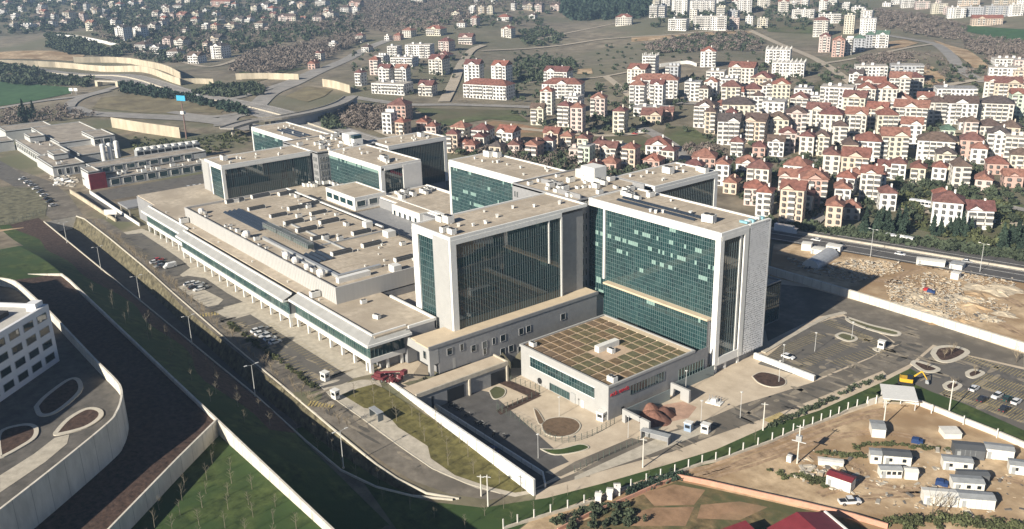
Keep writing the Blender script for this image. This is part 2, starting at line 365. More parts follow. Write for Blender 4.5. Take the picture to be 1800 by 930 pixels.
# kerbs, paved islands with beds
def bed(pix, material, w=.9, z=0., name='planting_bed', rim=M_kerb):
    p3 = smooth_line([PZ(x, y, z) for x, y in pix + pix[:1]], 5)[:-1]
    o = sheet_uv(name, [q[:2] for q in p3], material, .2, zf=lambda u, v: u * 0 + z)
    mbx = MB(); mbx.ribbon([(q[0], q[1], z) for q in p3], w, .24, closed=True); mbx.build('rim', rim, o)
    return o
bed([(1640, 622), (1648, 612), (1676, 610), (1700, 618), (1690, 628), (1668, 636), (1650, 634)], M_mulch, 1.6)
bed([(1604, 640), (1612, 636), (1648, 648), (1640, 654), (1622, 652)], M_mulch, 1.4)
bed([(1700, 656), (1712, 651), (1728, 656), (1712, 664), (1702, 662)], M_mulch, 1.2)
bed([(1660, 678), (1672, 672), (1688, 678), (1676, 686), (1664, 684)], M_mulch, 1.2)
bed([(1470, 590), (1482, 586), (1502, 592), (1504, 598), (1490, 600), (1474, 594)], M_meadow, 1.)
bed([(1488, 558), (1530, 572), (1578, 584), (1572, 590), (1530, 580), (1494, 566)], M_meadow, 1.2)
bed([(1536, 614), (1548, 611), (1544, 618)], M_meadow, 1.)
bed([(1322, 662), (1338, 655), (1362, 659), (1380, 668), (1378, 678), (1356, 681), (1334, 674)], M_mulch, .3)
bed([(952, 748), (962, 738), (985, 734), (1010, 738), (1020, 750), (1008, 764), (980, 769), (958, 762)], mat('bed_soil', (.14, .095, .06), .95, var=.25, scale=.8, bump=.5), .3)
bed([(938, 718), (946, 724), (956, 742), (948, 746), (942, 732)], MATS['bed_soil'], .2)
bed([(860, 688), (872, 680), (888, 686), (884, 698), (868, 702)], M_meadow, .3)
bed([(950, 790), (985, 790), (1020, 782), (1035, 788), (1012, 796), (975, 800)], M_grass, .3)
sheet('mulch_strip', [(872, 672), (884, 664), (950, 692), (940, 702)], M_mulch, .1, **Z0)
sheet('mulch_strip', [(940, 692), (952, 696), (880, 730), (872, 722)], M_mulch, .12, **Z0)
sheet('red_soil_stain', [(1120, 726), (1150, 715), (1200, 706), (1225, 716), (1210, 735), (1160, 745), (1130, 745)], mat('red_dust', (.4, .26, .19), .95, var=.2, scale=.4), .045, **Z0)
sheet('kerb_path', [(1140, 800), (1236, 762), (1246, 752), (1236, 746), (1180, 760), (1100, 796), (1010, 838), (1010, 845)], M_conc, .09, **Z0)

# ================================================================ hill and bank at the lower left
def HL(u, v):
    u = np.asarray(u, float); v = np.asarray(v, float)
    bank = 6 + 10.3 * np.clip((88.4 - v) / 20.2, 0, 1)
    up = bank + 1.2 * sm(66, 46, v)
    t0 = np.clip((-u - 147) / 73, 0, 1) * 6
    k = sm(-470, -350, u)
    e = np.where(v > 67.6, 1 - sm(-192, -158, u), 1.)
    return t0 + (up - 6) * k * e + (6 - t0) * 0 + np.where(v <= 67.6, 6 - t0, 0) * k
nu, nv = 190, 130
U_, V_ = np.meshgrid(np.linspace(-500, -110, nu), np.concatenate([np.linspace(-60, 67.2, 70), np.linspace(67.9, 88.2, nv - 70)]))
hz = HL(U_, V_) + .04
hv = np.stack([U_, V_, hz], -1).reshape(-1, 3); ii = np.arange(nu * nv).reshape(nv, nu)
hq = np.stack([ii[:-1, :-1], ii[:-1, 1:], ii[1:, 1:], ii[1:, :-1]], -1).reshape(-1, 4)
cu, cv = hv[hq].mean(1)[:, 0], hv[hq].mean(1)[:, 1]
side = (cu + 202) * 32.7 + (cv - 65.6) * 30.4
fade = np.sin(cu / 9) * 2 + np.sin(cu / 23 + 2) * 2
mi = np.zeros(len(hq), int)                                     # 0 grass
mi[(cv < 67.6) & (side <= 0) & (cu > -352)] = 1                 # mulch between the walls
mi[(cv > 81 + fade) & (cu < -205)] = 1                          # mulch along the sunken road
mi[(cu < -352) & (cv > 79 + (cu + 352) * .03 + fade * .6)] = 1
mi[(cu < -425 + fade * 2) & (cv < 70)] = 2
keep = ~((cv < 67.6) & (cu > -349.5)) & ~((cu > -150) & (cv > 72)) & ~((cv > 67.6) & (cu > -158))
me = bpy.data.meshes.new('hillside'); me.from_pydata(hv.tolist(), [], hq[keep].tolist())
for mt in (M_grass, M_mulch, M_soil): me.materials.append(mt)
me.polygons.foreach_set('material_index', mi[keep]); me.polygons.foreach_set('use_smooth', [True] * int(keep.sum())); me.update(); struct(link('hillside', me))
W2L = [(-202.4, 67.2), (-190, 53), (-172, 33), (-150, 8), (-135, -10)]
sheet_uv('mulch_slope', [(-350, 67.5)] + W2L + [(-120, -60), (-350, -60)], M_mulch, .05, step=7, zf=HL)
sheet_uv('sapling_lawn', [(-202.4, 67.4), (-100, 67.4), (-100, -60), (-120, -60)] + W2L[:0:-1], M_grass, .05, step=8, zf=lambda u, v: 13.4 + .035 * (u + 190) + .02 * (v - 60))
M_joint = mat('wall_joint', (.30, .275, .23), .9, var=.2, scale=1.)
def joints(o, pts, w, hs, base, step=4.0):
    jb = MB(); carry = step / 2
    for (a, b, ha, hb) in zip(pts[:-1], pts[1:], hs[:-1], hs[1:]):
        L = math.dist(a[:2], b[:2]); s0 = carry
        while s0 < L:
            t_ = s0 / L; x, y, z = (a[i] + (b[i] - a[i]) * t_ for i in range(3)); h = ha + (hb - ha) * t_; dx, dy = (b[0] - a[0]) / L, (b[1] - a[1]) / L; vs = []
            for zz in (z + base, z + h + .01):
                for sx_, sy_ in ((-.05, -1), (.05, -1), (.05, 1), (-.05, 1)): q = (w / 2 + .015) * sy_; vs.append((x + dx * sx_ - dy * q, y + dy * sx_ + dx * q, zz))
            jb.add(vs, [(0, 1, 5, 4), (1, 2, 6, 5), (2, 3, 7, 6), (3, 0, 4, 7), (4, 5, 6, 7)]); s0 += step
        carry = s0 - L
    if jb.f: stuff(jb.build('panel_joints', M_joint, o))
def wall_obj(name, pts, w, label, m=None, base=-4):
    mb = MB(); mb.ribbon([p[:3] for p in pts], w, 0, base=base); o = tag(mb.build(name, m or M_wallc), label, 'wall'); joints(o, pts, w, [0] * len(pts), base, 5.); return o
wall_obj('retaining_wall', [(-372, 46, 15.5), (-352, 63, 17), (-347, 67.6, 17.3), (-338, 68, 17.3), (-202.4, 67.6, 17.3), (-150, 67.4, 17.3), (-120, 67.4, 17.3)], .5, 'long straight concrete retaining wall along the dark grass bank, bent at its far end', base=-7)
wall_obj('retaining_wall', [(-202.4, 67.2, 17.5), (-190, 53, 17.8), (-172, 33, 18.1), (-150, 8, 18.4), (-135, -10, 18.6)], .45, 'low concrete wall between the brown mulch slope and the sapling lawn', base=-8)
# terrace of the white building
TP = [(-120, 470), (-60, 480), (0, 488), (24, 493), (42, 506), (62, 524), (89, 549), (130, 592), (170, 634), (203, 667), (213, 684), (212, 704), (204, 724), (188, 744), (100, 816), (0, 894), (-80, 955)]
tp3 = smooth_line([PZ(x, y, 26.5) for x, y in TP], 5)
tp2 = [(q[0], q[1]) for q in tp3]
M_terr = mat('terrace_paving', (.085, .08, .072), .9, var=.2, scale=.3, col2=(.12, .11, .098))
sheet_uv('terrace', tp2 + [(-180, -60), (-300, -60)], M_terr, 0, zf=lambda u, v: u * 0 + 23.6)
mb = MB(); mb.ribbon(tp3, .5, 0, base=-12); joints(tag(mb.build('terrace_wall', M_wallc), 'tall curved concrete retaining wall wrapped around the terrace of the white building', 'wall'), tp3, .5, [0] * len(tp3), -12, 5.)
# repairs and stains on the asphalt
def patches(pix, n, z, dz, m_):
    poly = W2(pix, z); xs = [q[0] for q in poly]; ys = [q[1] for q in poly]; mb = MB(); k = 0; tr = 0
    while k < n and tr < 4000:
        tr += 1; x, y = rng.uniform(min(xs), max(xs)), rng.uniform(min(ys), max(ys))
        if not inpoly(x, y, poly): continue
        k += 1; a_ = rng.choice((0, 0, 1.57, .2)); l_, w_ = rng.uniform(.8, 5), rng.uniform(.25, 1.2); c, s_ = math.cos(a_), math.sin(a_); pts = []
        for i in range(8): t_ = 6.283 * i / 8; X, Y = l_ * math.cos(t_) * rng.uniform(.8, 1.1), w_ * math.sin(t_) * rng.uniform(.8, 1.2); pts.append((x + c * X - s_ * Y, y + s_ * X + c * Y))
        mb.add([(q[0], q[1], float(T(*q)) + dz if z is None else z + dz) for q in pts], [tuple(range(8))])
    struct(mb.build('asphalt_patch', m_))
M_patch = mat('asphalt_repair', (.095, .087, .075), .9, var=.25, scale=.6); M_dust = mat('road_dust', (.25, .215, .165), .95, var=.25, scale=.6)
patches([(300, 505), (400, 590), (545, 700), (700, 810), (800, 860), (800, 845), (720, 800), (600, 710), (480, 622), (380, 540)], 26, None, .075, M_patch)
patches([(300, 505), (400, 590), (545, 700), (700, 810), (800, 860), (800, 845), (720, 800), (600, 710), (480, 622), (380, 540)], 22, None, .08, M_dust)
patches([(1000, 842), (1180, 792), (1345, 733), (1560, 646), (1640, 600), (1600, 575), (1540, 628), (1340, 702), (1180, 760)], 40, 0, .062, M_patch); patches([(1000, 842), (1180, 792), (1345, 733), (1560, 646), (1640, 600), (1600, 575), (1540, 628), (1340, 702), (1180, 760)], 44, 0, .066, M_dust)
patches(PKR, 34, 0, .07, M_dust); patches(PKE, 26, 0, .06, M_dust); patches(PK3, 16, 6, .08, M_dust)
# ================================================================ hospital
M_wf = mat('white_cladding', (.70, .69, .65), .55, var=.05, scale=.6)
M_gc = mat('grey_cladding', (.235, .235, .24), .7, var=.06, scale=.5, col2=(.26, .26, .26))
M_lgc = mat('light_grey_cladding', (.35, .348, .335), .7, var=.05, scale=.5)
M_roof = mat('gravel_roof', (.41, .35, .27), .95, var=.16, scale=.5, col2=(.47, .405, .32), big=(.07, (.36, .305, .235)))
M_seam = mat('roof_seam', (.30, .25, .19), .95, var=.3, scale=.6)
M_roof2 = mat('sandstone_ledge', (.55, .45, .32), .9, var=.08, scale=.4)
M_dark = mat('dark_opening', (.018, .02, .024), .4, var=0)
M_mull = mat('mullion', (.2, .27, .265), .4, metal=.1, var=0)
M_black = mat('roof_edge', (.03, .03, .032), .7, var=0)
M_mull2 = mat('mullion_dark', (.11, .135, .14), .4, var=0)
M_metal = mat('galvanised', (.45, .46, .46), .45, metal=.4, var=.1, scale=1.)
M_unit = mat('white_unit', (.66, .65, .61), .6, var=.08, scale=2.)
M_solar = mat('solar_glass', (.03, .04, .055), .3, var=.2, scale=.8, spec=.8)
def glass(name, col, rough=.02, spec=1.):
    return mat(name, col, rough, var=.18, scale=.12, spec=spec, detail=2)
G_main = [glass('glass_teal', (.016, .045, .047)), glass('glass_deep', (.010, .030, .034)), glass('glass_pale', (.026, .06, .06)), mat('blind_pane', (.22, .33, .29), .2, var=.1, scale=1., spec=.8)]
G_dark = [glass('glass_smoke', (.017, .044, .05)), glass('glass_night', (.01, .022, .028)), glass('glass_smoke_warm', (.022, .05, .055)), MATS['glass_deep']]
WT_main, WT_dark = (.72, .18, .10, .17), (.8, .12, .08, .0)
def facade(parent, a, b, zs, ncol, mats, wt, sub=2, mw=.06, proud=.1, blind_rows=True):
    dark = mats is G_dark
    if dark: sub = 1
    """glazed wall from a to b, normal to the right of a->b; zs are storey lines. Each storey is one glazing_band of panes, the grid one mullion part"""
    a = np.array(a, float); b = np.array(b, float); L = np.linalg.norm(b - a); t = (b - a) / L; n = np.array([t[1], -t[0]])
    for k in range(len(zs) - 1):
        mb = MB(); hh = (zs[k + 1] - zs[k]) / sub
        pb = wt[3] * (rng.choice((.1, .3, 1., 1.8, 3.)) if blind_rows else 1)
        run = 0
        for j in range(sub):
            for i in range(ncol):
                x0, x1 = L * i / ncol, L * (i + 1) / ncol; z0, z1 = zs[k] + hh * j, zs[k] + hh * (j + 1)
                ja, jb = rng.uniform(-.0012, .0012), rng.uniform(-.0012, .0012)
                pts = []
                for x, z, o in ((x0, z0, -ja - jb), (x1, z0, ja - jb), (x1, z1, ja + jb), (x0, z1, -ja + jb)):
                    p = a + t * x + n * o; pts.append((p[0], p[1], z))
                if run > 0 and j == sub - 1: mi = 3; run -= 1
                else:
                    r = rng.random()
                    if j == sub - 1 and k > 0 and r < pb: mi = 3; run = rng.choice((0, 0, 1, 2, 3))
                    else:
                        r = rng.random() * (wt[0] + wt[1] + wt[2]); mi = 0 if r < wt[0] else 1 if r < wt[0] + wt[1] else 2
                mb.add(pts, [(0, 1, 2, 3)], mi)
        mb.build('glazing_band', mats, parent)
    mb = MB(); zl = zs[0]; zh = zs[-1]
    def q(x0, x1, z0, z1):
        c = []
        for x in (x0, x1):
            for o in (0.015, proud): p = a + t * x + n * o; c.append(p)
        (p00, p01, p10, p11) = c
        vsx = [(p00[0], p00[1], z0), (p10[0], p10[1], z0), (p11[0], p11[1], z0), (p01[0], p01[1], z0), (p00[0], p00[1], z1), (p10[0], p10[1], z1), (p11[0], p11[1], z1), (p01[0], p01[1], z1)]
        mb.add(vsx, [(0, 1, 2, 3), (4, 7, 6, 5), (3, 2, 6, 7), (0, 3, 7, 4), (1, 5, 6, 2)])
    for i in range(ncol + 1): x = L * i / ncol; q(max(0, x - mw / 2), min(L, x + mw / 2), zl, zh)
    for k in range(len(zs) - 1):
        for j in range(sub): z = zs[k] + (zs[k + 1] - zs[k]) * j / sub; q(0, L, z, z + mw * .8)
    stuff(mb.build('mullion_grid', M_mull2 if dark else M_mull, parent))
def part(parent, name, m, *boxes):
    for bx_ in boxes: o = MB().box(*bx_).build(name, m, parent)
    return o
def storeys(z0, z1, h=4.15):
    n = max(1, round((z1 - z0) / h)); return [z0 + (z1 - z0) * i / n for i in range(n + 1)]
def roof(parent, u0, u1, v0, v1, z, ph=.5, pm=None, pw=.6, rm=None):
    """gravel roof with a parapet ring ph above it"""
    part(parent, 'roof', rm or M_roof, (u0 + pw, v0 + pw, z - .6, u1 - pw, v1 - pw, z))
    sm_ = MB(); n_ = int((v1 - v0) / 5.5); n2_ = int((u1 - u0) / 7)
    for k in range(1, n_): v_ = v0 + (v1 - v0) * k / n_; sm_.box(u0 + pw, v_ - .05, z, u1 - pw, v_ + .05, z + .03)
    for k in range(1, n2_): u_ = u0 + (u1 - u0) * k / n2_; sm_.box(u_ - .05, v0 + pw, z, u_ + .05, v1 - pw, z + .035)
    if sm_.f and rm is None: stuff(sm_.build('roof_seams', M_seam, parent))
    part(parent, 'parapet', pm or M_wf, (u0, v0, z - .6, u1, v0 + pw, z + ph), (u0, v1 - pw, z - .6, u1, v1, z + ph), (u0, v0 + pw, z - .6, u0 + pw, v1 - pw, z + ph), (u1 - pw, v0 + pw, z - .6, u1, v1 - pw, z + ph))
# shared small roof things
def _unit_mesh():
    mb = MB(); mb.box(-.8, -.6, 0, .8, .6, 1.1); mb.box(-.6, -.45, 1.1, .6, .45, 1.25, 1); return mb
_v = MB(); _v.box(-.28, -.28, 0, .28, .28, .7); _v.box(-.4, -.4, .7, .4, .4, .9); VENT = _v.build('roof_vent', M_unit); 
_v = MB(); _v.box(-1.2, -.8, .15, 1.2, .8, 1.6); _v.box(-1.3, -.2, 0, 1.3, .2, .15); _v.bar((-.5, 0, 1.6), (-.5, 0, 1.75), .5, 1, 8); _v.bar((.6, 0, 1.6), (.6, 0, 1.75), .5, 1, 8); AC = _v.build('air_unit', [M_unit, M_black])
_v = MB(); _v.box(-1, -3.9, .2, 1, 3.9, 1.5, 1); _v.box(-1.02, -4.2, .2, 1.02, -3.9, 1.6); _v.box(-1.02, 3.9, .2, 1.02, 4.1, 1.55)
for i in range(8): _v.bar((0, -3.4 + i * .97, 1.5), (0, -3.4 + i * .97, 1.7), .42, 2, 8)
_v.box(-1.05, -4.05, 0, 1.05, 4.05, .2); CHILL = _v.build('chiller', [M_unit, mat('chiller_casing', (.085, .09, .095), .6, var=.2, scale=1.), M_black])
_v = MB(); _v.box(-1.1, -5.5, 1.2, 1.1, 5.5, 2.3, 1)
for i in range(9):
    y = -5.4 + i * 1.35; _v.bar((-1.1, y, 0), (-1.1, y, 2.8), .07); _v.bar((1.1, y, 0), (1.1, y, 2.8), .07); _v.bar((-1.1, y, 2.8), (1.1, y, 2.8), .07)
_v.bar((-1.1, -5.5, 2.8), (-1.1, 5.5, 2.8), .07); _v.bar((1.1, -5.5, 2.8), (1.1, 5.5, 2.8), .07); DUCT = _v.build('framed_cooler', [M_metal, mat('cooler_core', (.1, .12, .11), .6, var=.3, scale=1.5)])
_v = MB(); _v.add([(-1.1, -.9, .25), (1.1, -.9, .25), (1.1, .75, 1.15), (-1.1, .75, 1.15)], [(0, 1, 2, 3)]); _v.add([(-1.1, -.9, .2), (1.1, -.9, .2), (1.1, .75, 1.1), (-1.1, .75, 1.1)], [(3, 2, 1, 0)], 1)
for x in (-1, 1): _v.bar((x, .7, 0), (x, .7, 1.1), .04, 1); _v.bar((x, -.85, 0), (x, -.85, .2), .04, 1)
PANEL = _v.build('solar_panel', [M_solar, M_metal])
_v = MB()
for a_ in range(8):
    for k, (r0, z0_, r1, z1_) in enumerate(((1.0, .3, 1.3, .9), (1.3, .9, 1.3, 1.7), (1.3, 1.7, .8, 2.3), (.8, 2.3, 0.01, 2.5))):
        t0, t1 = 2 * math.pi * a_ / 8, 2 * math.pi * (a_ + 1) / 8
        _v.add([(r0 * math.cos(t0), r0 * math.sin(t0), z0_), (r0 * math.cos(t1), r0 * math.sin(t1), z0_), (r1 * math.cos(t1), r1 * math.sin(t1), z1_), (r1 * math.cos(t0), r1 * math.sin(t0), z1_)], [(0, 1, 2, 3)])
_v.box(-.9, -.9, 0, .9, .9, .3); TANK = _v.build('water_tank', mat('tank_white', (.72, .7, .66), .4, var=.05))
PROTO = [VENT, AC, CHILL, DUCT, PANEL, TANK]; used = set()
def put(proto, parent, x, y, z, rot=0, sc=1):
    o = proto if proto not in used else proto.copy()
    if proto in used: C.objects.link(o)
    used.add(proto); o.parent = parent; o.location = (x, y, z); o.rotation_euler = (0, 0, rot); o.scale = (sc, sc, sc); return o
def vents(parent, u0, u1, v0, v1, z, n):
    for i in range(n): put(VENT, parent, rng.uniform(u0 + 1, u1 - 1), rng.uniform(v0 + 1, v1 - 1), z, rng.uniform(0, 3), rng.uniform(.8, 1.25))
WIN = {}
def window(parent, w, h, pos, facing, frame=M_wf, pane=None, depth=.25, fw=.12):
    """framed window: pane set back in the frame. facing '-v' or '+u'"""
    key = (round(w, 2), round(h, 2), frame.name, fw)
    if key not in WIN:
        mb = MB(); mb.box(-w / 2, -.1, 0, -w / 2 + fw, .12, h); mb.box(w / 2 - fw, -.1, 0, w / 2, .12, h); mb.box(-w / 2 + fw, -.1, 0, w / 2 - fw, .12, fw); mb.box(-w / 2 + fw, -.1, h - fw, w / 2 - fw, .12, h)
        mb.add([(-w / 2 + fw, -.03, fw), (w / 2 - fw, -.03, fw), (w / 2 - fw, -.03, h - fw), (-w / 2 + fw, -.03, h - fw)], [(0, 1, 2, 3)], 1)
        o = mb.build('window', [frame, pane or MATS['glass_night']], parent); WIN[key] = o
    else:
        o = WIN[key].copy(); C.objects.link(o); o.parent = parent
    o.location = pos; o.rotation_euler = (0, 0, {'-v': 0, '+u': math.pi / 2}.get(facing, facing)); return o

def tower(name, label, z_base, z_ledge, ztop, core, SE, NW, SW, NE, kind):
    t = empty(name, ((core[0] + core[1]) / 2, (core[2] + core[3]) / 2, z_base), 0, label, 'hospital tower')
    t.location = (0, 0, 0)
    zr = ztop - .45; zb = ztop - 2.5
    # core
    part(t, 'core', M_gc, (core[0], core[2], z_base, core[1], core[3], zr)); roof(t, core[0], core[1], core[2], core[3], zr + .002, .5, M_gc)
    zs = storeys(z_ledge, zb)
    for wing in (SE, NW, SW, NE):
        u0, u1, v0, v1 = wing
        part(t, 'wing_body', M_gc, (u0 + .9, v0 + .9, z_base, u1 - .9, v1 - .9, zb + .3)); roof(t, u0, u1, v0, v1, zr, .45)
        vents(t, u0 + 2, u1 - 2, v0 + 2, v1 - 2, zr, 10)
    return t, zr, zb, zs
F1 = .25   # how far glass stands back behind the white frame
# ---------------------------------------------------------------- front tower
t1, zr, zb, zs = tower('hospital_tower', 'tallest glass hospital tower with white frames and a perforated white end screen', 0, 15.3, 45, (-251, -217, 200.5, 233), (-217, -161, 206, 227.3), (-298.5, -251, 206, 227.3), (-232.5, -212, 145.5, 200.5), (-232.5, -212, 233, 267), 1)
# SE wing, long sunny side
part(t1, 'white_frame', M_wf, (-217, 205.9, zb, -161, 206.6, zr - .6), (-163, 205.9, 2.4, -161, 207.6, zb), (-209.7, 205.7, 18.2, -208.9, 206.5, zb))
facade(t1, (-216.8, 206.3), (-163, 206.3), storeys(17.9, zb), 62, G_main, WT_main, sub=3, mw=.06)
facade(t1, (-216.8, 206.32), (-207.6, 206.32), storeys(5.0, 17.9), 8, G_main, (.4, .2, .2, .3))
part(t1, 'lower_block', M_gc, (-207.4, 204.4, 0, -163.2, 206.2, 17.4)); part(t1, 'ledge', M_roof2, (-207.7, 203.9, 17.3, -163, 206.2, 17.9))
facade(t1, (-207.5, 204.2), (-163.1, 204.2), storeys(.6, 17.3), 50, G_main, (.8, .12, .08, .01), sub=3, mw=.06)
# SE wing, end
part(t1, 'white_frame', M_wf, (-161.8, 206.6, zb, -160.95, 219, zr - .6), (-161.8, 217.0, 2.4, -160.9, 219, zb), (-161.8, 207.6, 2.4, -160.95, 217, 5.0), (-161.8, 215.3, 5.0, -161.2, 215.9, zb))
facade(t1, (-161.5, 207.6), (-161.5, 217.0), storeys(5.0, zb), 9, G_dark, WT_dark)
part(t1, 'soffit', M_lgc, (-165, 206.5, 2.2, -161.2, 227, 2.5))
for v_ in (206.9, 211.5, 217.8): part(t1, 'column', M_wf, (-162.6, v_ - .5, 0, -161.3, v_ + .5, 2.4))
# perforated screen
mb = MB(); nx, nz = 16, 68; w_, h_ = 10.0 / nx, 42.3 / nz
for i in range(nx):
    for j in range(nz):
        y0, z0_ = 219.05 + i * w_, 2.5 + (j + .5 * (i % 2)) * h_ * 68 / 68.6; cx_, cz_ = y0 + w_ / 2 + rng.uniform(-.06, .06), z0_ + h_ / 2 + rng.uniform(-.06, .06)
        s_ = rng.choice((.16, .2, .23, .26)); a_ = rng.uniform(0, 1.57)
        out = [(y0, z0_), (y0 + w_, z0_), (y0 + w_, z0_ + h_), (y0, z0_ + h_)]
        inn = [(cx_ + s_ * math.cos(a_ + math.pi * .5 * k - 2.36) * rng.uniform(.7, 1.1), cz_ + s_ * math.sin(a_ + math.pi * .5 * k - 2.36) * rng.uniform(.6, 1.2)) for k in range(4)]
        # keep the corner order of the hole in step with the cell
        inn.sort(key=lambda p: math.atan2(p[1] - cz_, p[0] - cx_))
        vsx = [(-160.7, p[0], p[1]) for p in out + inn]; mb.add(vsx, [(k, (k + 1) % 4, 4 + (k + 1) % 4, 4 + k) for k in range(4)])
stuff(mb.build('perforated_screen', mat('screen_white', (.82, .815, .80), .5, var=.03), t1))
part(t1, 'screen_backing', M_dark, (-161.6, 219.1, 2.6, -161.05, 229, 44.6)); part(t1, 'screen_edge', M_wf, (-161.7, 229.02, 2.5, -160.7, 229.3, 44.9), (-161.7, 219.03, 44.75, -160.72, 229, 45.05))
# SW wing
part(t1, 'white_frame', M_wf, (-232.5, 145.4, zb, -221.02, 146.3, zr - .6), (-232.5, 145.4, 15.3, -229.4, 146.3, zb), (-212.9, 145.4, 15.3, -211.9, 147.5, zb), (-212.9, 145.4, zb, -211.9, 189.4, zr - .6), (-212.9, 189.0, 15.3, -211.9, 189.6, zb))
part(t1, 'solid_bay', M_lgc, (-221, 145.3, 10, -212.92, 146.4, zr - .62))
facade(t1, (-229.4, 146.0), (-221.05, 146.0), storeys(10, zb), 8, G_main, (.7, .25, .05, .0))
facade(t1, (-212.35, 147.5), (-212.35, 189.0), storeys(15.3, zb), 44, G_dark, WT_dark)
part(t1, 'white_frame', M_wf, (-212.8, 183.8, 28, -212.05, 184.3, zb))
# NW wing
part(t1, 'white_frame', M_wf, (-298.6, 205.9, zb, -251, 206.5, zr - .6), (-298.6, 205.9, 14, -297.4, 206.5, zb))
facade(t1, (-297.4, 206.2), (-251, 206.2), storeys(14, zb), 54, G_main, (.7, .15, .15, .2), sub=3, mw=.06)
# NE wing
part(t1, 'white_frame', M_wf, (-212.9, 233, zb, -211.9, 267.1, zr - .6), (-212.9, 265.4, 6, -211.9, 267.1, zb))
facade(t1, (-212.3, 233), (-212.3, 265.4), storeys(6, zb), 34, G_dark, WT_dark)
# core windows: three slots per storey on each seen face
for k in range(9):
    z_ = 9.6 + k * 4.02
    for i in range(3):
        if z_ > 15: window(t1, .75, 2.3, (-221.0 + i * 1.45, 200.45, z_), '-v', M_lgc, depth=.3, fw=.1)
        window(t1, .75, 2.3, (-216.95, 201.9 + i * 1.5, z_), '+u', M_lgc, fw=.1)
for k in range(2): window(t1, .75, 2.3, (-249.5 + k * 1.3, 200.45, 40), '-v', M_lgc, fw=.1)
window(t1, 2, 2, (-227, 200.45, 38.6), '-v', M_gc)
# roof plant of the core
part(t1, 'lift_house', M_wf, (-238, 222, 44.6, -231, 228, 50), (-243, 224, 44.6, -238.02, 228, 47.6))
part(t1, 'plant_screen', M_gc, (-230, 203.5, 44.6, -218.5, 204, 46.2), (-245, 209, 44.6, -233, 209.5, 46.2), (-218.5, 228.5, 44.6, -213, 229, 46.4))
for i in range(34): put(AC, t1, rng.uniform(-249, -219), rng.uniform(202.5, 231), zr, rng.choice((0, 1.57)), rng.uniform(.6, 1.2))
for i in range(9): put(AC, t1, rng.uniform(-216, -204), rng.uniform(214, 225), zr, rng.choice((0, 1.57)), rng.uniform(.8, 1.2))
for i in range(26):
    for j in range(2): put(PANEL, t1, -208.5 + i * 1.28, 211.6 + j * 2.6, zr + .25 * j, math.pi / 2 * 0, .62)
put(AC, t1, -172, 213.5, zr, .2, 1.6); put(AC, t1, -226.5, 155, zr, 0, 1.5); put(AC, t1, -229, 154, zr, 0, 1.2); put(AC, t1, -219, 148.5, zr, 1.57, 1.1); put(AC, t1, -216, 149, zr, 0, 1.1)
put(AC, t1, -293, 222, zr, 0, 1.6); put(AC, t1, -290, 224, zr, 0, 1.4); put(AC, t1, -223, 252, zr, 0, 1.6); put(AC, t1, -214.5, 262, zr, 0, 1.3); put(AC, t1, -217, 263, zr, 0, 1.2)
mb = MB()   # cleaning cradle left on the roof end
for i in range(7): mb.box(-165 + rng.uniform(0, 3), 219 + i * 1.2, 44.95, -163 + rng.uniform(0, 2), 219.9 + i * 1.2, 45.3 + rng.uniform(0, .7), i % 2)
tag(mb.build('roof_cradle', [mat('cyan_sheet', (.22, .4, .45), .5, var=.2, scale=1.), M_unit]), 'turquoise and white roofing material piled on the perforated end of the tallest tower', 'building material')

an = empty('annex', (0, 0, 0), 0, 'low dark glazed annex in the shadow behind the perforated screen', 'building')
MB().box(-205, 229.6, 0, -173.7, 256, 14.5).build('wall', M_gc, an); roof(an, -205, -173.7, 229.6, 256, 14.52, .5, M_gc); facade(an, (-173.6, 231), (-173.6, 255.6), storeys(.5, 14), 22, G_dark, WT_dark)
# ---------------------------------------------------------------- rear tower
t2, zr2, zb2, zs2 = tower('hospital_tower', 'lower rear hospital tower with glass wings and white frames behind the podium roof', 6, 17.6, 33.5, (-438, -400, 199.5, 232), (-400, -351.5, 205.5, 227), (-490, -438, 205.5, 227), (-426, -405.5, 153.5, 199.5), (-408, -388, 232, 267), 2)
zb2 = zr2 - 1.7
part(t2, 'white_frame', M_wf, (-400, 205.4, zb2, -351.5, 206.1, zr2 - .6), (-353.4, 205.4, 17.5, -351.5, 207.4, zb2))
facade(t2, (-400, 205.8), (-353.4, 205.8), storeys(17.6, zb2), 54, G_main, (.7, .15, .15, .18), sub=3, mw=.06)
part(t2, 'white_frame', M_wf, (-352.2, 207.4, zb2, -351.4, 217.1, zr2 - .6), (-352.3, 217.1, 17.5, -351.3, 227.1, zr2 - .62))
facade(t2, (-351.9, 207.4), (-351.9, 217.1), storeys(17.6, zb2), 9, G_dark, WT_dark)
part(t2, 'white_frame', M_wf, (-406.2, 153.4, zb2, -405.4, 198.3, zr2 - .6), (-406.4, 153.4, 17.5, -405.4, 154.9, zb2), (-419.6, 153.3, 17.5, -418.6, 154.0, zb2), (-419.6, 153.3, zb2, -406.41, 154.0, zr2 - .6))
facade(t2, (-405.75, 154.9), (-405.75, 198.2), storeys(17.6, zb2), 44, G_dark, WT_dark)
facade(t2, (-418.6, 153.5), (-406.5, 153.5), storeys(10, zb2), 9, G_main, (.6, .3, .1, .0))
part(t2, 'solid_bay', M_lgc, (-433, 154.5, 6, -420.5, 172, 32.2)); part(t2, 'roof', M_roof, (-432.6, 154.9, 32.2, -420.9, 171.6, 32.3))
part(t2, 'white_frame', M_wf, (-490.1, 205.4, zb2, -438, 206.1, zr2 - .6), (-490.1, 205.4, 10, -489, 206.1, zb2))
facade(t2, (-489, 205.8), (-438, 205.8), storeys(12, zb2), 44, G_main, (.45, .25, .2, .1))
part(t2, 'white_frame', M_wf, (-388.6, 232, zb2, -387.9, 267, zr2 - .6), (-388.9, 265.2, 10, -387.9, 267, zb2))
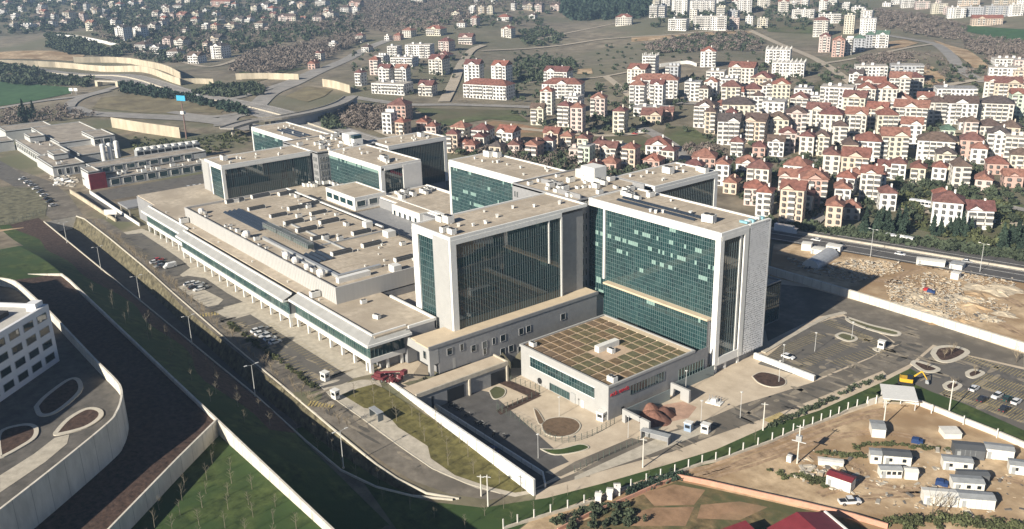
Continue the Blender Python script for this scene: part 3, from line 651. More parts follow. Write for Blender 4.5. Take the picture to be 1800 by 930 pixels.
facade(t2, (-388.25, 232), (-388.25, 265.2), storeys(10, zb2), 34, G_dark, WT_dark)
for k in range(4):
    for i in range(3):
        window(t2, .75, 2.3, (-404.3 + i * 1.45, 199.45, 18.3 + k * 3.4), '-v', M_lgc, fw=.1); window(t2, .75, 2.3, (-399.95, 200.9 + i * 1.5, 18.3 + k * 3.4), '+u', M_lgc, fw=.1)
part(t2, 'lift_house', M_wf, (-412, 220, 33, -405, 226, 38.4), (-405, 221, 33, -402, 226, 36.5)); part(t2, 'lift_glass', MATS['glass_smoke'], (-404.95, 221.2, 36.5, -402.2, 225.6, 38.2))
for i in range(30): put(AC, t2, rng.uniform(-436, -402), rng.uniform(201.5, 230), zr2, rng.choice((0, 1.57)), rng.uniform(.6, 1.2))
for i in range(20):
    for j in range(3): put(PANEL, t2, -470 + i * 1.4, 212 + j * 2.6, zr2, 0, .62)
put(AC, t2, -362, 214, zr2, 0, 1.7); put(AC, t2, -359, 213, zr2, 0, 1.2); put(AC, t2, -418, 160, zr2, 0, 1.5); put(AC, t2, -398, 258, zr2, 0, 1.5)

# ---------------------------------------------------------------- podium
pd = empty('hospital_podium', (0, 0, 0), 0, 'long low podium with white canopy, colonnade and tan gravel roof full of plant', 'podium')
part(pd, 'body', M_gc, (-444, 125.2, 6, -251.1, 200, 17.0), (-251.1, 125.2, 6, -222, 143.4, 17.0), (-349, 200.02, 6, -299, 227, 20.9))
part(pd, 'end_wall', M_gc, (-222, 133, 6, -219.4, 144, 17.1)); part(pd, 'gap_wall', M_gc, (-245.4, 144.0, 6, -233, 199, 14.5))
part(pd, 'roof', M_roof, (-419, 122.6, 17.0, -251.1, 127, 17.5), (-443.5, 125.6, 17.0, -384.1, 199.5, 17.48), (-251.1, 122.6, 17.0, -219.9, 143.4, 17.5), (-384.1, 174.3, 17.0, -345, 204, 17.46), (-251.1, 143.4, 14, -233.2, 199, 14.6))
part(pd, 'parapet', M_wf, (-245.4, 143.4, 14.6, -219.4, 144.1, 18.1), (-219.95, 134, 17.1, -219.35, 143.4, 18.0), (-384, 174.1, 17.2, -300, 174.9, 23.3))
M_can = mat('canopy_sheet', (.42, .415, .39), .5, metal=.2, var=.12, scale=.3)
secs = [(-419, -369, 121.9), (-369, -269.4, 119.6), (-269.4, -220.6, 121.7)]
M_glz = [glass('glass_front', (.03, .07, .062)), MATS['glass_teal'], glass('glass_front_pale', (.07, .11, .1)), MATS['blind_pane']]
for i, (u0, u1, v0) in enumerate(secs):
    zl, zh = (15.5, 17.9)
    mb = MB(); e = 2.6 if i == 2 else 0; x1 = u1 + e; x1h = u1 - (.4 if e else 0)
    vl, vh = v0 - 2.9, v0 + .5
    mb.add([(u0, vl, zl), (x1, vl, zl), (x1, vl, zl + .75), (u0, vl, zl + .75), (u0, vl + .35, zl + .78), (x1 - (.3 if e else 0), vl + .35, zl + .78), (u0, v0 + .4, zl), (u1, v0 + .4, zl)], [(0, 1, 2, 3), (3, 2, 5, 4), (0, 6, 7, 1), (0, 3, 4, 6), (1, 7, 5, 2)])
    mb.add([(u0, vh, zh - .4), (x1h, vh, zh - .4), (x1h, vh, zh), (u0, vh, zh), (u0, vh + .6, zh), (x1h - .5, vh + .6, zh), (u0, vh + .6, 17.3), (x1h - .5, vh + .6, 17.3)], [(0, 1, 2, 3), (3, 2, 5, 4), (4, 5, 7, 6), (0, 3, 4, 6)])
    mb.build('canopy_rim', M_wf, pd)
    mb = MB(); mb.add([(u0, vl + .35, zl + .78), (x1 - (.3 if e else 0), vl + .35, zl + .78), (x1h, vh, zh - .4), (u0, vh, zh - .4), (u0, vh, zl), (u0, vl + .35, zl)], [(0, 1, 2, 3), (0, 3, 4, 5)]); mb.build('canopy', M_can, pd)
    part(pd, 'roof_edge', M_black, (u0, vh + .62, 17.3, u1 - (1 if e else 0), vh + 1.1, 17.75))
    facade(pd, (u0 + .1, v0 - .6), (u1 - .1, v0 - .6), [10.7, 15.5], int((u1 - u0) / 1.2), M_glz, (.5, .25, .2, .05), sub=2)
    part(pd, 'floor_band', M_wf, (u0, v0 - 1.1, 9.2, u1, 125.3, 10.7)); part(pd, 'upper_floor', M_gc, (u0 + .1, v0 - .2, 10.7, u1 - .2, 125.15, 15.45))
    for k in range(int((u1 - u0) / 7.6) + 1):
        part(pd, 'column', M_wf, (u0 + .6 + k * 7.55, v0 - .9, 6, u0 + 1.35 + k * 7.55, v0 - .1, 9.2))
    for k in range(int((u1 - u0) / 7.6)):
        if i > 0: part(pd, 'shopfront', MATS['glass_night'], (u0 + 2.3 + k * 7.55, 124.9, 6.1, u0 + 6.8 + k * 7.55, 125.18, 8.9))
# canopy return on the end wall
mb = MB(); mb.add([(-218, 118.8, 15.5), (-218, 134.2, 15.5), (-218, 134.2, 16.25), (-218, 118.8, 16.25), (-218.35, 119.15, 16.28), (-218.35, 134.2, 16.28), (-220.6, 121, 15.5), (-220.6, 134.2, 15.5)], [(0, 1, 2, 3), (3, 2, 5, 4), (0, 6, 7, 1), (1, 7, 5, 2)])
mb.add([(-221, 122.2, 17.5), (-221, 134.2, 17.5), (-221, 134.2, 17.9), (-221, 122.2, 17.9), (-221.6, 122.8, 17.9), (-221.6, 134.2, 17.9), (-221.6, 134.2, 17.3), (-221.6, 122.8, 17.3)], [(0, 1, 2, 3), (3, 2, 5, 4), (4, 5, 6, 7)]); mb.build('canopy_rim', M_wf, pd)
mb = MB(); mb.add([(-218.35, 119.15, 16.28), (-218.35, 134.2, 16.28), (-221, 134.2, 17.5), (-221, 122.2, 17.5), (-218.35, 134.2, 15.5), (-221, 134.2, 15.5)], [(0, 1, 2, 3), (1, 4, 5, 2)]); mb.build('canopy', M_can, pd)
facade(pd, (-220.75, 121.2), (-220.75, 133), [10.7, 15.5], 9, G_dark, WT_dark); part(pd, 'floor_band', M_wf, (-222.6, 120.65, 9.2, -220.35, 133, 10.72))
for v_ in (126.5, 131.5): part(pd, 'column', M_wf, (-221.6, v_, 6, -220.8, v_ + .8, 9.2))
part(pd, 'column', M_wf, (-221.7, 120.8, 6, -220.6, 121.8, 9.2))
# plant deck box
part(pd, 'plant_box', mat('ribbed_panel', (.43, .42, .40), .7, var=.07, scale=1.2, stretch=(1.2, 1.2, .02)), (-384, 127, 17.5, -251, 127.5, 23.2), (-251.5, 127.5, 17.5, -251, 174, 23.2), (-384, 127.5, 17.5, -383.5, 174, 23.2))
mb = MB()
for k in range(110): u_ = -383.5 + k * 1.205; mb.box(u_, 126.93, 17.5, u_ + .1, 127, 23.1)
stuff(mb.build('cladding_ribs', M_lgc, pd))
part(pd, 'plant_deck', M_roof, (-383.5, 127.5, 17.4, -251.5, 174, 22.3)); part(pd, 'deck_edge', M_black, (-383.9, 174.02, 22.3, -251.1, 174.08, 22.9), (-383.5, 127.52, 22.3, -251.6, 127.7, 23.1))
sm_ = MB()
for k in range(1, 9): sm_.box(-383.4, 127.8 + k * 5.1, 22.3, -251.6, 127.9 + k * 5.1, 22.33)
for k in range(1, 15): sm_.box(-383.5 + k * 8.8, 127.8, 22.3, -383.4 + k * 8.8, 173.9, 22.335)
stuff(sm_.build('roof_seams', M_seam, pd))
for u_, v_ in ((-380, 148), (-380, 160), (-376, 171), (-345, 152), (-362, 150), (-350, 163), (-331, 152), (-337, 166), (-318, 151), (-322, 163), (-305, 150), (-300, 165), (-284, 160), (-283, 147), (-352, 170), (-262, 160)):
    put(CHILL, pd, u_, v_, 22.3, rng.choice((0, 0, 0, math.pi)), rng.uniform(.85, 1.05))
for i in range(24):
    for j in range(4): put(PANEL, pd, -366 + i * 1.5, 137.6 + j * 2.0, 22.3, 0, .66)
for i in range(8):
    for j in range(4): put(PANEL, pd, -291 + i * 1.5, 134.6 + j * 2.2, 22.3, 0, .66)
for i in range(3): put(DUCT, pd, -325 + i * 13, 140, 22.3, math.pi / 2, 1.1)
for i in range(6): put(TANK, pd, (-372, -326, -292, -285, -266, -276)[i], 129.8, 22.3, 0, (1., 1.2, 1.1, 1., 1.2, .9)[i])
part(pd, 'duct', M_metal, (-320, 133.2, 22.3, -262, 134.4, 23.3), (-262, 133.2, 22.3, -260.6, 150, 23.3), (-300, 131.6, 22.3, -275, 132.4, 22.9)); part(pd, 'duct', M_metal, (-333, 150, 22.35, -283, 150.6, 22.9), (-297, 145, 22.3, -296.3, 172, 22.8))
part(pd, 'shaft', M_wf, (-258, 131, 22.3, -256, 143, 24)); part(pd, 'shaft', M_unit, (-256, 150, 22.3, -252.5, 153, 24.6), (-258, 168, 22.3, -253.5, 172, 25.4), (-292, 169.5, 22.3, -288, 173, 24.6), (-308, 170, 22.3, -305, 173, 24.6))
for i in range(34): put(AC if i % 3 == 0 else VENT, pd, rng.uniform(-380, -256), rng.uniform(146, 172), 22.3, rng.choice((0, 1.57)), rng.uniform(.6, 1.0))
for i in range(14): put(AC, pd, rng.uniform(-378, -262), rng.uniform(129, 131.5), 22.3, rng.choice((0, 1.57)), rng.uniform(.5, .9))
put(AC, pd, -232, 130.5, 17.5, .3, .9); put(AC, pd, -246, 134, 17.5, 1.57, .8)
put(AC, pd, -262, 125, 17.5, 1.57, 1.3); put(AC, pd, -380, 124.8, 17.5, 1.57, 1.4)
for i in range(6): put(VENT, pd, -400 + i * 29 + rng.uniform(-4, 4), 124.6, 17.5, 0, .7)
# raised louvred block and the white rear blocks
part(pd, 'upper_block', M_wf, (-372, 188, 17.5, -345.6, 204, 22.6)); roof(pd, -372.02, -345.58, 187.98, 204, 22.6 + .6 - .6 + .4, .35)
for k in range(4): window(pd, 5.2, 2.6, (-368.6 + k * 6.2, 187.95, 19.1), '-v', M_wf, MATS['glass_smoke'])
for k in range(2): window(pd, 4.4, 2.6, (-345.55, 191 + k * 6.2, 19.1), '+u', M_wf, MATS['glass_smoke'])
part(pd, 'courtyard_floor', mat('courtyard', (.3, .33, .32), .8, var=.2, scale=.3), (-345, 174.2, 12, -300, 198.4, 13.2), (-300, 174.2, 12, -251.2, 205, 13.2))
part(pd, 'rear_block', M_wf, (-332, 198.4, 12, -310.5, 204, 21.4), (-349, 200.9, 12, -332, 206, 21.4), (-310.5, 202.5, 12, -299, 206.5, 21.4)); roof(pd, -349, -299, 204, 227.5, 21.3, .4); part(pd, 'roof', M_roof, (-331.6, 198.9, 21.3, -311, 204.2, 21.5), (-348.6, 201.4, 21.3, -332.1, 204.2, 21.52))
for k in range(5): window(pd, 1.9, 2.9, (-330 + k * 4.1, 198.35, 16.2), '-v', M_wf)
for k in range(3): window(pd, 1.6, 2.6, (-346.5 + k * 4.6, 200.85, 17), '-v', M_wf)
for i in range(12): put(AC, pd, rng.uniform(-347, -335), rng.uniform(206, 224), 21.3, rng.choice((0, 1.57)), rng.uniform(.8, 1.4))
part(pd, 'red_screen', mat('red_louvre', (.45, .06, .08), .6, var=.2, scale=1.), (-299, 226, 14, -298.7, 240, 18), (-345, 240, 14, -299, 240.3, 18))
part(pd, 'white_wall', M_wf, (-349, 227.6, 14, -300, 228.2, 21.9))
for i in range(9): put(AC, pd, -398 + i * 4.6, 203.8 + rng.uniform(-.6, .6), 17.45, rng.choice((0, 1.57)), 1.1)
for i in range(8): put(AC, pd, rng.uniform(-404, -396), rng.uniform(190, 203), 17.45, rng.choice((0, 1.57)), 1.1)
# ---------------------------------------------------------------- ledge block in front of the tower
M_gc2 = mat('window_frame_grey', (.3, .3, .3), .6, var=0)
lb = empty('ledge_block', (0, 0, 0), 0, 'grey block with scattered square windows under the shorter glass wing, tan ledge on top', 'building')
part(lb, 'wall', M_gc, (-212.2, 136, 6, -207, 200.4, 14.9), (-222, 144.2, 6, -212.2, 200.4, 12), (-217, 200.42, 0, -207.6, 205.6, 12), (-212.2, 148, 0, -207.01, 200.4, 6))
part(lb, 'ledge', M_roof2, (-214, 132.6, 14.9, -207.2, 201, 15.25), (-217, 133, 14.88, -214.02, 145.2, 15.24)); part(lb, 'ledge_edge', M_gc, (-207.2, 132.6, 14.5, -206.8, 201, 15.5))
part(lb, 'portal', M_lgc, (-212.2, 132.8, 9.5, -206.95, 136, 14.9), (-208, 132.8, 6, -206.95, 134.2, 9.5), (-221, 132.8, 12.2, -212.2, 133.4, 14.9), (-208, 141, 6, -206.97, 142, 9.5))
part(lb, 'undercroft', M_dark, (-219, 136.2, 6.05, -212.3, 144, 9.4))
for v_, z_, w_ in ((148.8, 9.3, 1.9), (153, 9.3, 1.9), (156.6, 9.4, 1.2), (160.2, 9.4, 2.1), (167.5, 9.5, 1.9), (170.5, 9.5, 1.9), (185.2, 9.6, 2.1), (160, 4.9, 2.0), (163.3, 4.9, 2.0), (153, 7.1, 1.4), (140, 11.0, 2.0), (144.5, 11.0, 1.4), (175, 3.2, 2), (167, 3.4, 2)):
    window(lb, w_, 2.3, (-206.95, v_, z_ - .1), '+u', M_gc2)
window(lb, 1.6, 2.6, (-209.3, 132.75, 11), '-v', M_lgc)
# deck over the garages
dk = empty('garage_deck', (0, 0, 0), 0, 'flat concrete deck over two dark garage doors beside the sunken court', 'garage')
part(dk, 'deck', M_paving, (-206.4, 123, 5.4, -199.5, 156, 6.0)); part(dk, 'wall', M_gc, (-206.3, 123.2, 0, -199.7, 155.8, 5.4)); part(dk, 'rim', M_conc, (-199.9, 122.9, 5.2, -199.4, 156.1, 6.5), (-206.4, 155.7, 5.2, -199.92, 156.1, 6.5))
for v_ in (133.5, 149.5): part(dk, 'garage_door', M_dark, (-199.72, v_, .1, -199.6, v_ + 6, 4.2))
for v_ in (141, 155.2): part(dk, 'pillar', M_conc, (-199.7, v_, 0, -199.0, v_ + .5, 5.2))
part(dk, 'slot', M_dark, (-199.72, 128, .3, -199.64, 128.7, 4))
# ---------------------------------------------------------------- low block with the planted roof
gb = empty('garden_roof_building', (0, 0, 0), 0, 'low grey block with a chequered planted roof and a red sign on its side', 'building')
part(gb, 'wall', M_lgc, (-199.4, 161.1, 0, -161.6, 196, 9.9)); part(gb, 'side_wall', M_gc, (-161.6, 161.12, 0, -161.45, 203, 9.88))
part(gb, 'parapet', M_lgc, (-199.8, 160.9, 9.9, -161.3, 161.5, 10.6), (-161.9, 161.5, 9.9, -161.3, 197, 10.6), (-199.8, 161.5, 9.9, -199.2, 197, 10.6), (-199.2, 196.4, 9.9, -161.9, 197, 10.6)); part(gb, 'roof', mat('roof_path', (.45, .34, .24), .95, var=.1, scale=.5), (-199.2, 161.5, 9.9, -161.9, 196.4, 10.1)); part(gb, 'ledge', M_roof2, (-199, 194.3, 10.1, -162, 196.3, 10.35)); part(gb, 'roof_edge', M_black, (-199.2, 161.5, 10.1, -161.9, 161.75, 10.58))
beds = [mat('sedum_brown', (.15, .105, .06), .95, var=.4, scale=.6, bump=.5), mat('sedum_olive', (.125, .105, .055), .95, var=.4, scale=.6, bump=.5), mat('sedum_green', (.115, .108, .058), .95, var=.35, scale=.6, bump=.5), mat('sedum_red', (.16, .112, .072), .95, var=.35, scale=.6, bump=.5)]
bm_ = []
for k in range(4):
    mb = MB(); mb.box(-1.72, -1.42, 0, 1.72, 1.42, .22); o = mb.build('planting_bed', beds[k], gb); bm_.append(o)
first = [True] * 4
for i in range(9):
    for j in range(9):
        cu, cv = -197 + i * 4.15, 163.6 + j * 3.65
        if 182 > cv > 174 and -182.5 < cu < -176: continue
        g_ = math.sin(i * .7 + 1) + math.cos(j * .6); k = (2 if g_ < -.6 else 1 if g_ < .3 else 0 if rng.random() < .75 else 3)
        if rng.random() < .2: k = rng.randrange(4)
        if first[k]: o = bm_[k]; first[k] = False
        else: o = bm_[k].copy(); C.objects.link(o); o.parent = gb
        o.location = (cu, cv, 10.1)
part(gb, 'roof_plant', M_unit, (-181.5, 175, 10.1, -179.6, 183.5, 12)); put(AC, gb, -177.5, 178, 10.1, 0, .9); put(AC, gb, -163.5, 164.5, 10.1, 0, 1.1); put(AC, gb, -196.5, 163.5, 10.1, 0, .9)
facade(gb, (-194.8, 160.98), (-167, 160.98), [4.9, 8.1], 24, G_main, (.4, .3, .2, .1)); part(gb, 'band_frame', M_wf, (-195.1, 160.85, 4.7, -166.7, 161.09, 4.9), (-195.1, 160.85, 8.1, -166.7, 161.09, 8.3))
facade(gb, (-186, 160.98), (-177.3, 160.98), [.3, 2.6], 8, G_main, (.3, .3, .3, .1), sub=1); part(gb, 'door', M_metal, (-176.6, 160.9, 0, -174.8, 161.09, 3.1)); part(gb, 'door_panel', M_wf, (-172.4, 160.92, 0, -171.2, 161.09, 2.2))
mb = MB(); mb.bar((-190.6, 160.9, 1.5), (-190.6, 161.2, 1.5), .95, 0, 16); mb.build('round_window', M_dark, gb)
facade(gb, (-161.42, 169.6), (-161.42, 183.6), [5.1, 7.9], 12, G_dark, (.6, .3, .1, 0), sub=1)
facade(gb, (-161.42, 190.0), (-161.42, 201), [1.5, 6.4], 9, G_main, (.4, .4, .2, 0)); part(gb, 'door', M_dark, (-161.46, 166.2, 0, -161.38, 167.2, 2.4))
cvt = bpy.data.curves.new('sign_letters', 'FONT'); cvt.body = 'AC\u0130L SERV\u0130S'; cvt.size = 1.25; cvt.extrude = .06; cvt.space_character = 1.05
tmp = bpy.data.objects.new('tmp', cvt); C.objects.link(tmp); bpy.context.view_layer.update()
sme = bpy.data.meshes.new_from_object(tmp); bpy.data.objects.remove(tmp)
so = link('sign_letters', sme, gb, (-161.33, 161.7, 7.2)); so.rotation_euler = (math.pi / 2, 0, math.pi / 2)
sme.materials.clear(); sme.materials.append(mat('sign_red', (.5, .015, .03), .5, var=0))
# open concrete stair head frames beside the block
for (u0, u1, v0, v1, lab) in ((-158.5, -148.5, 163.5, 164.2, 'thin concrete portal wall beside the heap of red soil'), (-160.5, -153.5, 185.5, 186.2, 'thin concrete portal wall halfway along the grey side of the planted-roof block')):
    w_ = empty('portal_wall', (0, 0, 0), 0, lab, 'wall'); part(w_, 'lintel', M_lgc, (u0, v0, 2.6, u1, v1, 4.0)); part(w_, 'leg', M_lgc, (u0, v0, 0, u0 + 1.2, v1, 2.6), ); part(w_, 'leg', M_lgc, (u1 - 3.2, v0, 0, u1, v1, 2.6))
    part(w_, 'glass_screen', mat('screen_glass', (.2, .24, .24), .2, var=0), (u0 - .2, v1, 0, u0, v1 + 19, 3.4))
# ================================================================ far roads, fields and walls
FAR = .55
M_asphalt_near = M_asphalt; M_asphalt = mat('far_asphalt', (.25, .235, .215), .9, var=.14, scale=.1, col2=(.30, .28, .255))
ROADS = [
 ('highway', [(-60, 104), (0, 113), (150, 134), (300, 160), (420, 186), (520, 212), (620, 246), (720, 278)], 32, M_asphalt),
 ('highway', [(1290, 392), (1352, 404), (1500, 428), (1800, 478), (1950, 502)], 30, M_hwy),
 ('road', [(-30, 196), (0, 191), (70, 179), (140, 170), (190, 158), (215, 150)], 9, M_asphalt),
 ('road', [(118, 192), (128, 180), (150, 170), (190, 160)], 10, M_asphalt),
 ('road', [(120, 190), (150, 200), (200, 203), (280, 207), (340, 210), (400, 217), (450, 228)], 19, M_asphalt),
 ('road', [(300, 198), (360, 206), (400, 204), (440, 196)], 9, M_asphalt),
 ('road', [(560, 196), (600, 205), (640, 220), (700, 245)], 7, M_track),
 ('flyover_road', [(395, 222), (402, 208), (440, 196), (474, 166), (520, 146), (570, 122), (610, 105), (640, 88), (680, 72), (720, 62)], 16, M_asphalt),
 ('road', [(340, 176), (380, 178), (420, 172), (460, 160), (520, 139), (560, 121)], 9, M_asphalt),
 ('road', [(612, 170), (660, 178), (720, 185), (800, 185), (900, 188), (960, 192), (1010, 198)], 11, M_asphalt),
 ('road', [(900, 226), (1000, 236), (1060, 240), (1120, 236), (1142, 230)], 7, M_track),
 ('road', [(1128, 226), (1165, 246), (1195, 270), (1202, 292)], 9, M_asphalt),
 ('road', [(780, 180), (798, 145), (812, 112), (828, 90), (850, 80)], 10, M_track),
 ('dirt_track', [(845, 90), (930, 86), (990, 80), (1050, 71), (1110, 66), (1180, 62), (1250, 56), (1318, 54)], 8, M_track),
 ('dirt_track', [(930, 74), (980, 62), (1040, 50), (1090, 40)], 6, M_track),
 ('road', [(1318, 54), (1350, 69), (1400, 90), (1450, 114), (1500, 150), (1522, 170)], 9, M_track),
 ('road', [(1448, 112), (1500, 104), (1560, 92), (1600, 84), (1642, 78)], 7, M_track),
 ('road', [(1540, 60), (1590, 68), (1642, 78), (1668, 96), (1690, 124), (1732, 146)], 12, M_asphalt),
 ('dirt_track', [(1620, 160), (1680, 148), (1730, 138), (1790, 122)], 8, M_track),
 ('dirt_track', [(930, 146), (1010, 141), (1065, 135), (1120, 124), (1170, 112), (1230, 112)], 5, M_track),
 ('road', [(1064, 135), (1085, 151), (1110, 172)], 7, M_track),
 ('road', [(1180, 182), (1240, 184), (1310, 192), (1380, 200)], 10, M_asphalt),
 ('road', [(1200, 275), (1250, 278), (1320, 282), (1420, 283), (1500, 289)], 6, M_asphalt),
 ('road', [(1380, 254), (1450, 251), (1540, 246), (1600, 243)], 9, M_asphalt),
 ('road', [(1560, 364), (1610, 371), (1700, 384), (1800, 398), (1880, 408)], 7, M_track),
 ('road', [(1590, 346), (1640, 342), (1740, 358), (1800, 371), (1880, 385)], 6, M_asphalt),
 ('road', [(1420, 402), (1445, 380), (1480, 350), (1500, 330)], 6, M_asphalt),
 ('road', [(1640, 236), (1700, 232), (1800, 224)], 8, M_track),
 ('road', [(80, 60), (150, 66), (205, 78), (250, 95), (310, 108), (370, 118), (440, 92)], 7, M_track),
 ('road', [(300, 60), (350, 48), (400, 28), (430, 10)], 8, M_asphalt)]
for i, (nm, pts, w_, m_) in enumerate(ROADS): road(nm, pts, w_, m_, FAR + .04 * (i % 7))
# painted lines of the highway
def along(pix, offs, seg, gap, w, m_, dz, name='line_marking'):
    c = smooth_line([p[:2] for p in W3(pix)], 14); mb = MB(); acc = 0
    for a, b in zip(c[:-1], c[1:]):
        a = np.array(a); b = np.array(b); t = b - a; L = np.linalg.norm(t); t /= L; n = np.array((-t[1], t[0])); s0 = 0
        while s0 < L:
            s1 = min(L, s0 + seg); p = a + t * s0 + n * offs; q2 = a + t * s1 + n * offs; k = n * w / 2
            mb.add([(p[0] - k[0], p[1] - k[1], float(T(*p)) + dz), (q2[0] - k[0], q2[1] - k[1], float(T(*q2)) + dz), (q2[0] + k[0], q2[1] + k[1], float(T(*q2)) + dz), (p[0] + k[0], p[1] + k[1], float(T(*p)) + dz)], [(0, 1, 2, 3)])
            s0 += seg + gap
    return struct(mb.build(name, m_))
for HW, lab in ((ROADS[0][1], 'low concrete barrier down the middle of the highway at far left'), (ROADS[1][1], 'low concrete barrier down the middle of the highway at right')):
  for o_, sg, gp, w_ in ((13.4, 30, 0, .35), (-13.4, 30, 0, .35), (1.6, 30, 0, .35), (-1.6, 30, 0, .35), (6, 6, 9, .3), (-6, 6, 9, .3)): along(HW, o_, sg, gp, w_, M_white, FAR + .1)
  mb = MB(); mb.ribbon([(p[0], p[1], float(T(*p)) + FAR) for p in smooth_line([q[:2] for q in W3(HW)], 10)], .7, .9); tag(mb.build('crash_barrier', M_conc), lab, 'barrier')
FIELDS = [
 ('field', [(-40, 140), (0, 140), (60, 148), (122, 154), (126, 164), (60, 178), (0, 187), (-40, 196)], M_greenfield),
 ('field', [(163, 190), (178, 172), (240, 166), (330, 173), (398, 192), (388, 199), (250, 199)], mat('loop_field', (.16, .13, .08), .95, var=.25, scale=.08, col2=(.2, .17, .1))),
 ('field', [(502, 170), (540, 152), (585, 158), (570, 170), (540, 180)], MATS['loop_field']),
 ('field', [(835, 234), (860, 211), (920, 220), (1000, 238), (1038, 246), (1012, 260), (960, 254), (880, 246)], M_fielddirt),
 ('meadow', [(985, 246), (1060, 242), (1128, 239), (1172, 262), (1100, 268), (1040, 258)], M_meadow),
 ('meadow', [(1172, 222), (1216, 224), (1266, 260), (1204, 264), (1162, 242)], M_meadow),
 ('meadow', [(725, 190), (900, 194), (930, 215), (860, 210), (780, 222)], M_meadow),
 ('sand_patch', [(1640, 70), (1700, 88), (1742, 122), (1712, 120), (1672, 92)], M_sand),
 ('sand_patch', [(1600, 112), (1640, 118), (1666, 142), (1632, 152), (1608, 130)], M_sand),
 ('sand_patch', [(1560, 74), (1590, 70), (1615, 76), (1590, 84), (1566, 86)], M_sand),
 ('sand_patch', [(1110, 66), (1180, 62), (1262, 55), (1325, 53), (1325, 58), (1250, 62), (1180, 70), (1110, 74)], M_sand),
 ('sand_patch', [(1016, 122), (1040, 121), (1042, 130), (1014, 131)], M_sand),
 ('sand_patch', [(1440, 178), (1458, 180), (1466, 200), (1440, 196)], M_sand),
 ('field', [(1690, 44), (1800, 52), (1830, 58), (1830, 78), (1740, 64), (1690, 54)], M_greenfield),
 ('meadow', [(1420, 150), (1450, 140), (1502, 168), (1490, 180), (1440, 160)], M_meadow),
 ('meadow', [(1560, 330), (1640, 336), (1800, 360), (1830, 440), (1760, 440), (1600, 400), (1560, 372)], M_meadow),
 ('meadow', [(1390, 270), (1470, 282), (1450, 300), (1400, 296)], M_meadow),
 ('field', [(1330, 30), (1420, 38), (1440, 60), (1350, 56)], M_meadow),
 ('sand_cutting', [(-40, 92), (0, 92), (90, 90), (150, 98), (130, 108), (0, 104), (-40, 104)], M_sand),
 ('verge', [(20, 330), (60, 330), (85, 350), (80, 380), (20, 395), (-20, 398), (-20, 330)], mat('rough_scrub', (.10, .095, .06), .95, var=.4, scale=.3, col2=(.15, .14, .09), bump=.5)),
 ('sand_patch', [(0, 404), (40, 400), (75, 408), (70, 418), (0, 432)], M_sand),
 ('meadow', [(430, 150), (500, 132), (540, 120), (480, 118), (420, 128)], M_meadow)]
for i, (nm, pts, m_) in enumerate(FIELDS): sheet(nm, pts, m_, (.35 if pts[0][1] < 300 else .06) + .02 * (i % 5))
def far_wall(pix, h, label, w=.8, m_=None):
    p3 = smooth_line(W3(pix), 4); mb = MB(); mb.ribbon([(a[0], a[1], float(T(a[0], a[1]))) for a in p3], w, h, base=-2); return tag(mb.build('retaining_wall', m_ or M_wallfar), label, 'wall')
M_wallfar = mat('cream_concrete', (.42, .365, .27), .85, var=.2, scale=.15, col2=(.49, .425, .315), stretch=(1, 1, .2))
far_wall([(-40, 112), (0, 115), (130, 121), (230, 126), (290, 140), (318, 150)], 6.5, 'lower tier of the long curved cream retaining wall above the highway at far left')
far_wall([(130, 110), (230, 112), (285, 124), (318, 140)], 7, 'upper tier of the long curved cream retaining wall above the highway at far left')
far_wall([(318, 148), (345, 147), (376, 148)], 5, 'short straight cream retaining wall at the end of the long curved one')
far_wall([(415, 140), (470, 139), (526, 141)], 6, 'cream retaining wall on the left of the road bridge')
far_wall([(568, 152), (590, 156), (616, 164)], 7, 'cream retaining wall just right of the road bridge')
far_wall([(198, 224), (250, 233), (318, 243)], 7.5, 'cream panelled retaining wall behind the service buildings at far left')
far_wall([(100, 66), (150, 70), (206, 82)], 4, 'thin white roadside wall on the wooded hill at far left', m_=M_wf)
far_wall([(1362, 110), (1372, 128), (1384, 138)], 4, 'slanting white wall beside the unfinished concrete block', m_=M_wf)
far_wall([(1224, 117), (1206, 112), (1160, 118)], 3, 'low white wall left of the lone red-roofed block on the bare slope', m_=M_wf)
# curved ramp viaduct: deck on a tall shaded wall with piers
vp = smooth_line([PZ(x, y, 13) for x, y in ((398, 226), (440, 214), (500, 206), (560, 194), (598, 182), (618, 170))], 6)
vd = empty('ramp_viaduct', vp[12], 0, 'curved concrete ramp viaduct with a tall shaded side wall behind the rear tower', 'bridge'); vd.location = (0, 0, 0)
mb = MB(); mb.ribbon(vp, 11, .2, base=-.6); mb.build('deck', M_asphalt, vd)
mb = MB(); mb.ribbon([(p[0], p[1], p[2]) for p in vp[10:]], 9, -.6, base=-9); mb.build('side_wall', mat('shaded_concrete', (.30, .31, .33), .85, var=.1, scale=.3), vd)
for s_ in (-5.4, 5.4):
    off = []
    for i, p in enumerate(vp):
        a = np.array(vp[max(0, i - 1)][:2]); b = np.array(vp[min(len(vp) - 1, i + 1)][:2]); t = (b - a) / np.linalg.norm(b - a); off.append((p[0] - t[1] * s_, p[1] + t[0] * s_, p[2]))
    mb = MB(); mb.ribbon(off, .4, 1.1, base=-.5); mb.build('parapet', M_conc, vd)
for k in (2, 6, 9): MB().box(vp[k][0] - 1, vp[k][1] - 1, 3, vp[k][0] + 1, vp[k][1] + 1, 12.5).build('pier', M_conc, vd)
# highway bridge abutment at the far left
q_ = P(192, 152); ab = empty('road_bridge', q_, .5, 'small concrete bridge carrying the highway over the loop road at far left', 'bridge')
MB().box(-14, -3, 4.5, 14, 3, 5.6).build('deck', M_conc, ab); MB().box(-14, -3, 0, -11, 3, 4.5).build('abutment', M_wallfar, ab); MB().box(11, -3, 0, 14, 3, 4.5).build('abutment', M_wallfar, ab)

M_asphalt = M_asphalt_near
